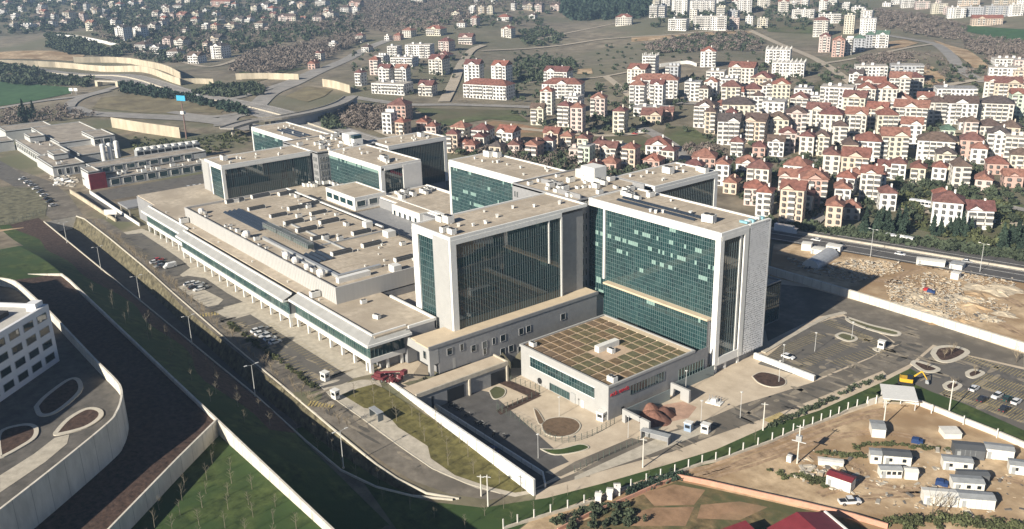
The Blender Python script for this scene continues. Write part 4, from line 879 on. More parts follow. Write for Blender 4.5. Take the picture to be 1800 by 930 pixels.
# ================================================================ service buildings at far left (platform level)
def block(parent, u0, u1, v0, v1, z0, z1, m_, rf=None, ph=.5):
    MB().box(u0, v0, z0, u1, v1, z1 - .6).build('wall', m_, parent); roof(parent, u0, u1, v0, v1, z1 - .6 + .01, ph, m_, .5, rf)
M_sroof = mat('service_roof', (.27, .235, .195), .95, var=.2, scale=.2, col2=(.33, .29, .24))
M_swall = mat('service_wall', (.46, .46, .44), .8, var=.08, scale=.4)
e1 = empty('service_building', (0, 0, 0), 0, 'low rambling service building with stepped roofs and a slatted white front at far left', 'building')
block(e1, -606, -567, 116.5, 134, 6, 12.5, M_swall, M_sroof); block(e1, -672, -606, 119, 136, 6, 13, M_swall, M_sroof); block(e1, -705, -630, 136, 168, 6, 14.5, M_swall, M_sroof)
block(e1, -630, -598, 140, 160, 6, 11, M_swall, M_sroof); block(e1, -650, -622, 155, 168, 6, 16.5, M_swall, M_sroof); block(e1, -600, -585, 122, 130, 12.5, 16, M_swall, M_sroof); block(e1, -730, -706, 120, 150, 6, 14, M_swall, M_sroof); block(e1, -668, -652, 124, 133, 13, 17, M_swall, M_sroof); block(e1, -690, -672, 100, 118, 6, 13, M_swall, M_sroof)
for k in range(13): window(e1, 3.2, 3.4, (-668 + k * 4.8, 118.95, 8), '-v', M_wf)
for k in range(4): window(e1, 4, 3.2, (-621.9, 157 + k * 2.9, 11.5), '+u', M_wf) if k % 2 == 0 else None
for k in range(5): window(e1, 2.6, 2.6, (-688 + k * 3.6, 99.95, 8.6), '-v', M_wf)
for k in range(3): window(e1, 2.2, 3.4, (-566.95, 120 + k * 4.4, 7.2), '+u', M_wf)
e2 = empty('service_building', (0, 0, 0), 0, 'two-storey service building with dark window bays and a dark red corner', 'building')
block(e2, -536, -520.5, 124, 190, 6, 11, M_swall, M_sroof); block(e2, -548, -534, 130, 194, 11, 15.2, M_swall, M_sroof); block(e2, -536.02, -521, 124.02, 130, 11, 16, M_swall, M_sroof)
MB().box(-521.2, 123.9, 6, -520.3, 132.5, 14.5).build('red_corner', mat('red_panel', (.17, .02, .03), .5, var=.25, scale=.6), e2); MB().box(-529, 123.6, 6, -521, 124, 14.4).build('white_gable', M_wf, e2)
for k in range(8): window(e2, 4.6, 3.2, (-520.45, 137 + k * 6.6, 6.8), '+u', M_wf, MATS['glass_smoke']); window(e2, 4.6, 2.6, (-533.95, 137 + k * 6.6, 11.8), '+u', M_wf, MATS['glass_smoke'])
for i in range(14): put(AC, e2, rng.uniform(-534, -523), rng.uniform(135, 186), 10.45, rng.choice((0, 1.57)), rng.uniform(.6, 1.2))
for i in range(18): put(AC, e1, rng.uniform(-665, -570), rng.uniform(121, 133), 12.2, rng.choice((0, 1.57)), rng.uniform(.5, 1.1))
M_tank = mat('silo_white', (.72, .71, .68), .4, var=.05)
lt = []
for px_, py_ in ((184, 283), (196, 281), (208, 277)):
    q_ = PZ(px_, py_, 8); mb = MB(); mb.bar((0, 0, 0), (0, 0, 10), 1.5, 0, 14); mb.bar((0, 0, 10), (0, 0, 10.6), 1.5, 0, 14, .7); o = mb.build('storage_tank', M_tank, None, q_)
    tag(o, None, 'tank', 'white tanks behind the service building'); mb = MB(); mb.bar((1.6, 0, 0), (1.6, 0, 10.4), .12, 0, 4); mb.bar((0, 1.55, 0), (0, 1.55, 2), .25, 0, 6); mb.build('ladder', M_metal, o); lt.append((o, 'tall white cylindrical tank behind the service building', px_))
label_all(lt)
lt = []
for k in range(9):
    q_ = PZ(247 + k * 12.2, 281 - k * 1.6, 9); t_ = empty('cooling_tower', q_, .1 * 0); tag(t_, None, 'cooling tower', 'cooling towers beyond the service building')
    mb = MB(); mb.box(-2.6, -2.2, 1.2, 2.6, 2.2, 6.2); mb.build('casing', M_metal, t_); mb = MB(); mb.bar((0, 0, 6.2), (0, 0, 7.4), 1.9, 0, 12); mb.build('fan_stack', M_unit, t_); MB().box(-2.62, -1.9, 1.6, -2.65, 1.9, 4.6).build('louvre', M_dark, t_); MB().box(2.62, -1.9, 1.6, 2.66, 1.9, 5.2).build('louvre', M_dark, t_); MB().box(-2.3, -2.0, 0, 2.3, 2.0, 1.2).build('basin', M_conc, t_); lt.append((t_, 'dark louvred cooling tower in the row beyond the service building', 247 + k * 12))
label_all(lt)
# entrance ramp with its sunken lane left of the colonnade
rp = empty('covered_ramp', (0, 0, 0), 0, 'dark flat-roofed canopy over the sunken drive left of the colonnade', 'canopy')
MB().box(-462, 121, 10.5, -447, 147, 11.3).build('roof', M_gc, rp)
for v_ in (122, 134, 146): MB().box(-461.6, v_ - .3, 6, -461, v_ + .3, 10.5).build('column', M_conc, rp); MB().box(-448, v_ - .3, 6, -447.4, v_ + .3, 10.5).build('column', M_conc, rp)
wall_obj('ramp_wall', [(-521, 113.5, 8.2), (-500, 113.8, 8.2), (-470, 114, 8.0), (-446, 114.6, 7.2)], .6, 'cream parapet wall of the drive left of the colonnade, nearest the parking', M_wallfar, base=-3)
wall_obj('ramp_wall', [(-512, 121, 8.0), (-470, 120.6, 7.8), (-430, 120.6, 7.4)], .4, 'white parapet wall of the drive left of the colonnade, nearest the canopy', M_wf, base=-3)
sheet_uv('ramp_road', [(-518, 114.2), (-446, 115), (-440, 120.4), (-512, 120.6)], M_hwy, .05)
sheet_uv('service_road', [(-620, 92), (-560, 94), (-470, 92), (-470, 106), (-520, 112), (-560, 112), (-620, 104)], M_asphalt, .04)
sheet_uv('service_road', [(-515, 122), (-490, 122), (-490, 200), (-515, 196)], M_asphalt_d, .05)
sheet_uv('service_road', [(-760, 84), (-620, 90), (-560, 94), (-560, 104), (-620, 104), (-760, 98)], M_asphalt_d, .05)
bed([(40, 372), (62, 366), (72, 372), (60, 384), (44, 384)], M_meadow, 1., z=6.) if 0 else None
# ================================================================ the town: every house and block on its own
WALLC = {'w': ('white', (.67, .655, .625)), 'c': ('cream', (.60, .565, .5)), 'y': ('yellow', (.57, .53, .43)), 'p': ('pink', (.56, .46, .42)), 'o': ('orange', (.55, .45, .36)), 's': ('salmon', (.48, .33, .28)), 'g': ('grey', (.38, .39, .41)), 'b': ('beige', (.50, .43, .34)), 'n': ('pale green', (.5, .57, .46))}
ROOFC = {'r': ('red', (.165, .05, .04)), 'd': ('dark', (.085, .06, .052)), 'k': ('flat', (.30, .285, .265)), 'x': ('open', (.42, .4, .36)), 't': ('green', (.075, .12, .09))}
for k, (n_, c_) in list(WALLC.items()): mat('house_wall_' + k, c_, .85, var=.08, scale=.2)
for k, (n_, c_) in list(ROOFC.items()): mat('house_roof_' + k, c_, .85, var=.28, scale=.35, col2=tuple(min(1, x * 1.25) for x in c_))
RT_ = {'r': [(.19, .08, .06), (.16, .072, .056), (.135, .068, .058), (.2, .1, .075), (.12, .055, .05)], 'd': [(.085, .06, .052), (.07, .058, .055), (.105, .075, .06)], 'k': [(.30, .285, .265), (.24, .235, .23), (.34, .31, .27)], 'x': [(.42, .4, .36)], 't': [(.075, .12, .09)]}
ROOFM = {k: [mat('roof_%s_%d' % (k, i), c_, .88, var=.3, scale=.5, col2=tuple(x * 1.3 for x in c_)) for i, c_ in enumerate(l)] for k, l in RT_.items()}
M_hwin = mat('house_window', (.11, .108, .105), .3, var=.5, scale=.5)
M_balc = mat('balcony_rail', (.6, .57, .52), .7, var=.08)
NUM = ['', 'one', 'two', 'three', 'four', 'five', 'six', 'seven', 'eight']
def house(px, py, wpx, st, wc, rc, rot=None, zone='', depth=None):
    bx_, by_, bz_ = P(px, py); dist = math.sqrt(bx_ ** 2 + by_ ** 2 + (CAMZ - bz_) ** 2); ppm = F / dist
    rot = R(rng.uniform(22, 38)) if rot is None else R(rot)
    wm = wpx / ppm; d_ = depth or min(max(9, wm * .78), 16); w = max(7, (wm - d_ * .33) / .95)
    H = st * 2.85 + .5; hw, hd = w / 2, d_ / 2
    # base point is the middle of the front: move the centre back by half the depth
    cx, cy = bx_ + math.sin(rot) * -hd, by_ + math.cos(rot) * hd
    cz = float(T(cx, cy)); t = empty('apartment_block' if st >= 4 else 'house', (cx, cy, cz), rot)
    rmat = rng.choice(ROOFM[rc])
    mb = MB(); mb.box(-hw, -hd, -3, hw, hd, H)
    if st >= 4 and w > 11 and rng.random() < .6:      # projecting bays break the front
        nb = max(2, int(w / 7)); bw = w / nb
        for i in range(nb):
            if i % 2 == 0: mb.box(-hw + i * bw + .02, -hd - 1.0, -2, -hw + i * bw + bw * .62, -hd, H - .3)
    mb.build('wall', MATS['house_wall_' + wc], t)
    # roof
    mb = MB(); ov = .7
    if rc in 'rdt':
        X, Y = hw + ov, hd + ov; rh = min(4.2, .42 * min(X, Y) + 1.0); style = rng.random()
        zb_ = H - .05
        if X >= Y: r0, r1 = ((-X + Y * .9, 0), (X - Y * .9, 0)) if style < .6 else ((-X, 0), (X, 0))
        else: r0, r1 = ((0, -Y + X * .9), (0, Y - X * .9)) if style < .6 else ((0, -Y), (0, Y))
        c4 = [(-X, -Y, zb_), (X, -Y, zb_), (X, Y, zb_), (-X, Y, zb_)]
        top = [(r0[0], r0[1], zb_ + rh), (r1[0], r1[1], zb_ + rh)]
        fs = [(0, 1, 5, 4), (1, 2, 5), (2, 3, 4, 5), (3, 0, 4), (3, 2, 1, 0)] if X >= Y else [(0, 1, 4), (1, 2, 5, 4), (2, 3, 5), (3, 0, 4, 5), (3, 2, 1, 0)]
        mb.add(c4 + top, fs); ro = mb.build('roof', rmat, t)
        if style >= .35 and w > 9:                    # front gable in the wall colour
            gw = min(w * .28, 4.5); gx = 0 if style < .8 else rng.choice((-1, 1)) * w * .2; gh = min(rh * .8, gw * .62)
            g_ = MB(); g_.add([(gx - gw, -hd - .55, H), (gx + gw, -hd - .55, H), (gx, -hd - .55, H + gh)], [(0, 1, 2)]); g_.build('gable', MATS['house_wall_' + wc], t)
            g_ = MB(); g_.add([(gx - gw - .4, -hd - .9, H - .1), (gx, -hd - .9, H + gh + .2), (gx, -hd + Y * .7, H + gh + .2), (gx - gw - .4, -hd + .3, H - .1), (gx + gw + .4, -hd - .9, H - .1), (gx + gw + .4, -hd + .3, H - .1)], [(0, 3, 2, 1), (4, 1, 2, 5)]); g_.build('gable_roof', rmat, t)
        c_ = MB(); c_.box(hw * .3, -.4, H + rh * .3, hw * .3 + .8, .4, H + rh + .7); c_.build('chimney', MATS['house_wall_' + wc], ro)
    else:
        mb.box(-hw - .2, -hd - .2, H - .1, hw + .2, hd + .2, H + .25); ro = mb.build('roof', rmat, t)
        if rc == 'x':
            p_ = MB()
            for i in range(max(3, int(w / 3.5))):
                for j in range(3): p_.box(-hw + .3 + i * (w - .6) / max(2, int(w / 3.5) - 1) - .2, -hd + .3 + j * (d_ - .6) / 2 - .2, H + .2, -hw + .3 + i * (w - .6) / max(2, int(w / 3.5) - 1) + .2, -hd + .3 + j * (d_ - .6) / 2 + .2, H + 2.4)
            stuff(p_.build('bare_columns', MATS['house_wall_w'], t))
        else:
            for i in range(rng.randint(1, 3)): MB().box(-hw * .6 + i * w * .3, -1.2, H + .2, -hw * .6 + i * w * .3 + 2.2, 1.4, H + 2.2).build('roof_hut', MATS['house_wall_' + wc], ro)
    # windows and balconies
    wm_ = MB(); bm = MB(); nb_w = 0
    ncol = max(2, int(w / 3.1)); cw = w / ncol; ww = cw * .4
    balc_cols = {i for i in range(ncol) if rng.random() < .45} if st >= 3 else set()
    for s_ in range(st):
        z = .9 + s_ * 2.85
        for i in range(ncol):
            x = -hw + (i + .5) * cw
            if i in balc_cols and s_ > 0:
                yb = -hd - 1.25
                bm.box(x - cw * .46, yb, z - 1.0, x + cw * .46, -hd, z - .8); bm.box(x - cw * .46, yb, z - .8, x + cw * .46, yb + .12, z + .15)
                wm_.add([(x - cw * .4, -hd - 1.03, z + .15), (x + cw * .4, -hd - 1.03, z + .15), (x + cw * .4, -hd - 1.03, z + 1.6), (x - cw * .4, -hd - 1.03, z + 1.6)], [(0, 1, 2, 3)])
            else:
                wm_.box(x - ww / 2, -hd - 1.04, z, x + ww / 2, -hd - .02, z + 1.5) if rng.random() < 0 else wm_.add([(x - ww / 2, -hd - 1.04, z), (x + ww / 2, -hd - 1.04, z), (x + ww / 2, -hd - 1.04, z + 1.45), (x - ww / 2, -hd - 1.04, z + 1.45), (x - ww / 2, -hd - .03, z), (x + ww / 2, -hd - .03, z), (x + ww / 2, -hd - .03, z + 1.45), (x - ww / 2, -hd - .03, z + 1.45)], [(0, 1, 2, 3), (4, 5, 6, 7), (1, 5, 6, 2), (0, 3, 7, 4), (3, 2, 6, 7)])
        nc2 = max(2, int(d_ / 3.6)); cd = d_ / nc2
        for i in range(nc2):
            y = -hd + (i + .5) * cd
            for X in (hw + .03, -hw - .03): wm_.add([(X, y - cd * .2, z), (X, y + cd * .2, z), (X, y + cd * .2, z + 1.4), (X, y - cd * .2, z + 1.4)], [(0, 1, 2, 3)] if X > 0 else [(3, 2, 1, 0)])
    stuff(wm_.build('windows', M_hwin, t))
    if bm.f: stuff(bm.build('balconies', M_balc, t))
    t['category'] = 'apartment block' if st >= 4 else 'house'; t['group'] = 'houses ' + zone
    rd = {'r': 'red roof', 'd': 'dark roof', 'k': 'flat roof', 'x': 'unfinished top', 't': 'green roof'}[rc]
    return (t, '%s %s-storey %s with %s %s' % (WALLC[wc][0], NUM[st], 'block' if st >= 4 else 'house', rd, zone), px)
TOWN = {
 'in the wooded estate': [(212, 71, 22, 6, 'w', 'd'), (243, 67, 20, 5, 'w', 'd'), (268, 58, 18, 4, 'c', 'd'), (247, 91, 26, 3, 'w', 'd'), (273, 95, 25, 3, 'w', 'd'), (294, 85, 17, 4, 'p', 'd'), (316, 87, 23, 4, 'c', 'd'), (304, 104, 26, 3, 'w', 'd'), (340, 112, 27, 3, 'w', 'd'), (362, 92, 14, 4, 'o', 'd'), (382, 103, 28, 5, 'w', 'd'), (378, 79, 24, 3, 'b', 'd'), (360, 57, 13, 4, 'w', 'k'), (378, 55, 16, 3, 'w', 'k'), (404, 57, 26, 4, 'y', 'd'), (379, 42, 20, 2, 'y', 'k'), (418, 43, 22, 3, 'c', 'd'), (437, 40, 14, 3, 'p', 'd'), (288, 20, 12, 3, 'w', 'd'), (312, 19, 20, 3, 'w', 'd'), (287, 35, 14, 3, 'w', 'd'), (302, 34, 10, 3, 'p', 'd'), (318, 35, 22, 3, 's', 'r'), (342, 33, 20, 3, 'y', 'd'), (360, 24, 12, 2, 'w', 'k'), (388, 11, 42, 3, 's', 'r'), (72, 20, 12, 4, 'w', 'd'), (36, 21, 11, 3, 'w', 'd'), (5, 27, 11, 3, 'w', 'd'), (24, 35, 12, 3, 'w', 'k'), (75, 38, 13, 3, 'p', 'd'), (93, 35, 11, 3, 'w', 'd'), (117, 34, 17, 4, 'y', 'd'), (90, 47, 12, 3, 'w', 'd'), (113, 46, 18, 3, 'p', 'd'), (144, 37, 12, 4, 'p', 'd'), (151, 21, 9, 5, 'w', 'd'), (165, 26, 12, 4, 'y', 'd'), (181, 26, 14, 3, 'g', 'k'), (105, 8, 13, 3, 'c', 'd'), (88, 6, 10, 3, 'w', 'd'), (186, 6, 14, 2, 'p', 'd'), (201, 32, 10, 2, 'w', 'd'), (68, 47, 9, 2, 'p', 'd'), (42, 50, 26, 2, 'w', 'k'), (456, 55, 20, 4, 'c', 'd'), (463, 20, 24, 4, 'w', 'd'), (488, 26, 22, 3, 'y', 'd'), (503, 42, 32, 4, 'p', 'd'), (530, 18, 18, 4, 'o', 'd'), (564, 16, 24, 5, 'w', 'd'), (558, 43, 20, 4, 'p', 'd'), (579, 36, 22, 4, 'c', 'd'), (606, 26, 20, 4, 'w', 'd'), (624, 16, 24, 4, 's', 'd'), (230, 12, 16, 3, 'w', 'd'), (252, 20, 14, 2, 'c', 'd'), (480, 6, 18, 3, 'w', 'd'), (130, 16, 14, 3, 'b', 'd'), (50, 8, 12, 3, 'g', 'k')],
 'above the road bridge': [(560, 107, 14, 3, 'c', 'r'), (548, 122, 18, 2, 's', 'r'), (584, 88, 15, 3, 'w', 'k'), (632, 75, 17, 3, 'c', 'r'), (642, 92, 18, 2, 'w', 'd'), (680, 72, 12, 2, 'w', 'k'), (698, 71, 16, 2, 's', 'r'), (715, 66, 22, 3, 'c', 'r'), (762, 63, 34, 3, 'y', 'r')],
 'in the white cluster': [(630, 151, 18, 4, 'w', 'r'), (682, 166, 72, 3, 'w', 'k'), (676, 149, 26, 5, 'w', 'r'), (705, 149, 26, 5, 'w', 'r'), (658, 132, 20, 5, 'p', 'r'), (667, 113, 23, 3, 'w', 'k'), (706, 117, 48, 3, 'w', 'k'), (690, 100, 24, 4, 'w', 'k'), (735, 102, 50, 5, 'w', 'k'), (766, 131, 34, 5, 'c', 'r'), (780, 90, 26, 4, 'p', 'r'), (778, 106, 26, 2, 'p', 'r'), (748, 169, 32, 3, 'c', 'r')],
 'beside the steep dirt road': [(830, 147, 34, 6, 'w', 'r'), (877, 149, 34, 6, 'w', 'r'), (852, 174, 92, 4, 'w', 'r'), (818, 78, 30, 3, 'p', 'r'), (890, 66, 23, 4, 'c', 'r')],
 'on the middle ridge': [(801, 32, 19, 3, 'y', 'd'), (829, 25, 12, 4, 'w', 'k'), (846, 25, 14, 4, 'b', 'k'), (861, 25, 13, 4, 'y', 'k'), (837, 8, 9, 3, 'w', 'k'), (867, 6, 11, 3, 'w', 'k'), (810, 48, 18, 2, 'w', 'd'), (833, 46, 15, 4, 'p', 'r'), (884, 37, 26, 2, 'w', 'r'), (902, 18, 10, 4, 'w', 'd'), (927, 18, 22, 3, 'b', 'd'), (946, 21, 16, 4, 'p', 'd'), (935, 33, 14, 2, 'w', 'd'), (975, 19, 20, 3, 'p', 'd'), (1096, 45, 32, 4, 'c', 'r'), (915, 4, 14, 3, 'w', 'd')],
 'on the skyline': [(1148, 31, 17, 6, 'w', 'k'), (1163, 31, 14, 6, 'g', 'k'), (1194, 27, 30, 8, 'w', 'k'), (1190, 54, 36, 5, 'w', 'k'), (1234, 24, 44, 7, 'w', 'k'), (1247, 53, 58, 6, 'w', 'k'), (1266, 38, 17, 7, 'y', 'k'), (1287, 37, 22, 5, 'g', 'k'), (1290, 51, 20, 5, 'p', 'k'), (1308, 24, 27, 8, 'w', 'k'), (1316, 48, 15, 5, 'w', 'k'), (1340, 49, 22, 4, 'y', 'k'), (1342, 14, 24, 5, 'c', 'r'), (1376, 27, 21, 7, 'c', 'r'), (1411, 32, 39, 4, 'w', 'k'), (1414, 13, 14, 4, 'w', 'k'), (1446, 22, 16, 6, 'w', 'r'), (1218, 40, 16, 6, 'c', 'k'), (1262, 8, 24, 5, 'w', 'k'), (1390, 6, 18, 4, 'c', 'r'), (1170, 10, 18, 5, 'w', 'k'), (1460, 8, 22, 5, 'w', 'k')],
 'in the slope tower group': [(1441, 65, 28, 7, 'c', 'r'), (1491, 60, 20, 8, 'y', 'k'), (1524, 62, 29, 7, 'w', 'k'), (1522, 38, 22, 5, 'w', 'k'), (1448, 92, 22, 6, 'p', 'r'), (1472, 100, 24, 6, 's', 'r'), (1490, 97, 14, 6, 'w', 'k'), (1509, 91, 22, 5, 'g', 't'), (1529, 84, 18, 5, 'g', 't'), (1549, 84, 24, 5, 'w', 't'), (1486, 20, 14, 4, 'w', 'k'), (1507, 23, 24, 3, 'w', 'k'), (1458, 41, 38, 4, 'w', 'k')],
 'at the top right': [(1595, 14, 22, 6, 'w', 'k'), (1574, 8, 16, 4, 'w', 'k'), (1622, 16, 24, 4, 'p', 'k'), (1651, 24, 26, 5, 'y', 'k'), (1681, 32, 30, 5, 'w', 'k'), (1718, 28, 44, 4, 'g', 'k'), (1757, 30, 44, 5, 'g', 'k'), (1785, 28, 24, 5, 'w', 'k'), (1735, 45, 46, 3, 'o', 'r'), (1702, 10, 34, 4, 'o', 'k'), (1558, 12, 16, 2, 'w', 'k'), (1770, 10, 40, 4, 'b', 'k')],
 'around the bare shells': [(1366, 114, 46, 5, 'w', 'x'), (1384, 134, 58, 4, 'w', 'x'), (1244, 118, 32, 5, 'w', 'r'), (1140, 133, 30, 6, 'w', 'x'), (1118, 152, 40, 5, 'c', 'r'), (1150, 173, 84, 5, 'w', 'r'), (1180, 147, 28, 5, 'g', 'k')],
 'in the middle quarter': [(1119, 190, 33, 6, 'w', 'r'), (1153, 189, 28, 6, 'w', 'r'), (1143, 206, 70, 2, 'w', 'k'), (1144, 218, 44, 2, 'b', 'r'), (1171, 212, 28, 2, 's', 'r'), (1087, 234, 28, 5, 'y', 'r'), (1050, 208, 32, 5, 'p', 'r'), (1013, 235, 28, 6, 'p', 'r'), (990, 223, 28, 5, 'c', 'r'), (1003, 198, 35, 4, 'w', 'k'), (960, 202, 27, 6, 'c', 'r'), (944, 220, 29, 4, 'y', 'd'), (987, 173, 76, 4, 'w', 'r'), (976, 149, 50, 4, 'w', 'r')],
 'left of the long terrace': [(1216, 178, 34, 5, 'w', 'k'), (1248, 177, 28, 5, 'w', 'r'), (1256, 151, 38, 4, 'w', 'k'), (1281, 165, 34, 4, 'w', 'k'), (1301, 156, 50, 6, 'c', 'r'), (1336, 169, 44, 5, 'b', 'r'), (1283, 194, 39, 6, 'y', 'r'), (1321, 191, 34, 5, 'o', 'r'), (1371, 189, 36, 6, 'y', 'r'), (1410, 176, 36, 3, 'w', 'k'), (1237, 225, 46, 5, 'w', 'd'), (1296, 222, 63, 5, 'y', 'd'), (1357, 217, 46, 5, 'w', 'k'), (1402, 209, 36, 5, 'c', 'r'), (1279, 255, 46, 5, 'w', 'd'), (1324, 254, 46, 5, 'o', 'd'), (1364, 251, 46, 5, 'y', 'd'), (1397, 247, 42, 6, 'p', 'd'), (1294, 276, 28, 3, 'w', 'r'), (1333, 276, 28, 2, 's', 'r'), (1362, 275, 34, 3, 'w', 'd'), (1382, 268, 34, 4, 'p', 'r')],
 'in the dense quarter': [(1467, 196, 60, 6, 'w', 'k'), (1498, 208, 44, 5, 'y', 'r'), (1519, 198, 36, 6, 'c', 'r'), (1555, 198, 39, 6, 'c', 'r'), (1533, 165, 48, 3, 'p', 'r'), (1530, 147, 55, 5, 'w', 'k'), (1578, 177, 40, 6, 'c', 'r'), (1592, 146, 56, 5, 'g', 'k'), (1607, 169, 30, 5, 'c', 'r'), (1583, 196, 42, 3, 'p', 'r'), (1434, 224, 44, 4, 'c', 'r'), (1457, 241, 46, 5, 'c', 'r'), (1501, 241, 42, 5, 'c', 'r'), (1537, 230, 40, 5, 'b', 'r'), (1557, 242, 40, 5, 'y', 'r'), (1597, 227, 60, 5, 'c', 'r'), (1598, 260, 40, 5, 'w', 'r'), (1416, 274, 30, 4, 'c', 'r'), (1441, 274, 34, 4, 'y', 'd'), (1521, 283, 54, 4, 'w', 'r'), (1570, 283, 52, 5, 'y', 'r'), (1430, 190, 30, 3, 'w', 'k'), (1645, 217, 34, 5, 'c', 'd'), (1686, 219, 56, 5, 'w', 'd'), (1748, 219, 56, 5, 'c', 'd'), (1788, 209, 30, 6, 'n', 'r'), (1664, 253, 26, 3, 'n', 't'), (1704, 246, 26, 4, 'p', 'd'), (1738, 246, 40, 3, 'c', 'd'), (1704, 281, 42, 4, 's', 'r'), (1718, 288, 30, 3, 'w', 'r'), (1642, 283, 66, 4, 'w', 'd'), (1661, 298, 36, 3, 'y', 'd'), (1750, 278, 40, 5, 'w', 'd'), (1784, 286, 44, 5, 'c', 'k'), (1752, 307, 38, 2, 's', 'r'), (1741, 177, 30, 5, 'c', 'r'), (1768, 180, 46, 5, 'b', 'r'), (1762, 151, 50, 5, 'w', 'k'), (1768, 122, 40, 3, 'w', 'k'), (1794, 157, 30, 5, 'o', 'k'), (1679, 191, 66, 5, 'w', 'k'), (1624, 200, 30, 4, 'c', 'r'), (1772, 248, 36, 3, 'b', 'd'), (1796, 130, 30, 4, 'p', 'k')],
 'along the back lane': [(1611, 324, 30, 3, 'y', 'r'), (1648, 323, 28, 3, 'w', 'r'), (1687, 331, 34, 4, 'c', 'd'), (1727, 336, 32, 2, 'p', 'r'), (1790, 300, 34, 3, 'y', 'd'), (1552, 312, 34, 2, 'w', 'r'), (1577, 316, 30, 3, 'w', 'r'), (1780, 330, 34, 2, 's', 'r')],
 'near the highway': [(1459, 309, 34, 4, 'c', 'r'), (1500, 313, 54, 4, 'o', 'r'), (1396, 320, 50, 3, 'w', 'r'), (1330, 335, 46, 4, 'c', 'r'), (1312, 307, 46, 2, 'w', 'r'), (1384, 340, 40, 3, 'p', 'r'), (1443, 332, 30, 2, 'p', 'r'), (1484, 342, 36, 3, 'w', 'r'), (1526, 355, 40, 5, 'c', 'r'), (1559, 371, 34, 3, 'w', 'r'), (1478, 373, 34, 4, 'w', 'r'), (1463, 406, 33, 4, 'o', 'r'), (1388, 398, 48, 6, 'o', 'r'), (1428, 366, 54, 5, 's', 'r'), (1325, 362, 44, 3, 'p', 'r'), (1340, 380, 28, 4, 'w', 'r'), (1282, 341, 20, 2, 'o', 'r'), (1268, 327, 16, 4, 'w', 'r'), (1661, 400, 56, 4, 'w', 'r'), (1655, 376, 34, 3, 'c', 'r'), (1720, 404, 48, 3, 'w', 'r'), (1418, 345, 40, 4, 'w', 'r')],
 'behind the tower roofs': [(805, 248, 36, 3, 'y', 'r'), (795, 269, 24, 4, 'o', 'r'), (812, 267, 22, 2, 'p', 'r'), (826, 272, 26, 2, 's', 'r'), (844, 253, 40, 3, 'w', 'r'), (842, 266, 26, 3, 'c', 'r'), (887, 257, 40, 3, 'w', 'r'), (903, 272, 26, 2, 'p', 'r'), (934, 281, 30, 3, 's', 'r'), (968, 259, 34, 3, 'o', 'r'), (962, 273, 28, 3, 'w', 'r'), (995, 265, 26, 3, 'o', 'r'), (1024, 269, 24, 3, 'y', 'r'), (1053, 270, 22, 2, 'p', 'r'), (1083, 284, 28, 3, 'y', 'k'), (1104, 297, 32, 4, 'o', 'r'), (1068, 287, 36, 3, 'c', 'r'), (1026, 294, 24, 4, 'n', 'k'), (1010, 281, 28, 2, 'p', 'k'), (1069, 306, 36, 2, 's', 'r'), (1155, 273, 52, 2, 'w', 'r'), (1173, 292, 30, 3, 'c', 'r'), (1144, 301, 38, 2, 's', 'r'), (1236, 296, 50, 2, 's', 'r'), (1218, 312, 40, 2, 'w', 'r'), (870, 275, 30, 2, 'b', 'd'), (1040, 312, 30, 2, 'c', 'r')],
 'below the ring road': [(698, 213, 42, 4, 's', 'r'), (681, 237, 22, 5, 'w', 'k'), (703, 238, 21, 3, 'o', 'r'), (742, 230, 26, 2, 's', 'r'), (758, 238, 24, 2, 'p', 'r')]}
TOWN['along the back lane'] += []
items = []
for zone, lst in TOWN.items():
    for h in lst: items.append(house(*h, zone=zone))
def fill(zone, pix, n, wr, sts, wcs, rcs, gap):
    done = 0; tries = 0
    while done < n and tries < n * 40:
        tries += 1; x, y = rng.uniform(min(p[0] for p in pix), max(p[0] for p in pix)), rng.uniform(min(p[1] for p in pix), max(p[1] for p in pix))
        if not inpoly(x, y, pix): continue
        q = P(x, y)
        if any(math.hypot(o.location.x - q[0], o.location.y - q[1]) < gap for o, b_, x_ in items): continue
        items.append(house(x, y, rng.uniform(*wr), rng.choice(sts), rng.choice(wcs), rng.choice(rcs), zone=zone)); done += 1
fill('on the far hill', [(0, 4), (640, -4), (640, 40), (430, 60), (250, 60), (0, 56)], 46, (9, 16), (2, 3, 3, 4), 'wwcpyb', 'ddkr', 17)
fill('tucked between the terraces', [(1210, 150), (1420, 140), (1800, 170), (1800, 330), (1600, 310), (1440, 290), (1220, 260)], 20, (20, 32), (2, 3, 4, 4, 5), 'wwwccpb', 'rrddk', 17)
fill('among the villas', [(1290, 300), (1460, 316), (1560, 330), (1540, 390), (1440, 396), (1300, 360)], 9, (24, 34), (2, 3), 'wcp', 'rr', 16)
fill('on the ridge crest', [(640, 4), (1000, -4), (1560, -6), (1800, 2), (1800, 30), (1560, 24), (1130, 20), (1000, 16), (800, 20)], 14, (10, 20), (3, 4, 5), 'wwcyp', 'kkdr', 20)
label_all(items)
HOUSE_PTS = [(o.location.x, o.location.y) for o, b, x in items]
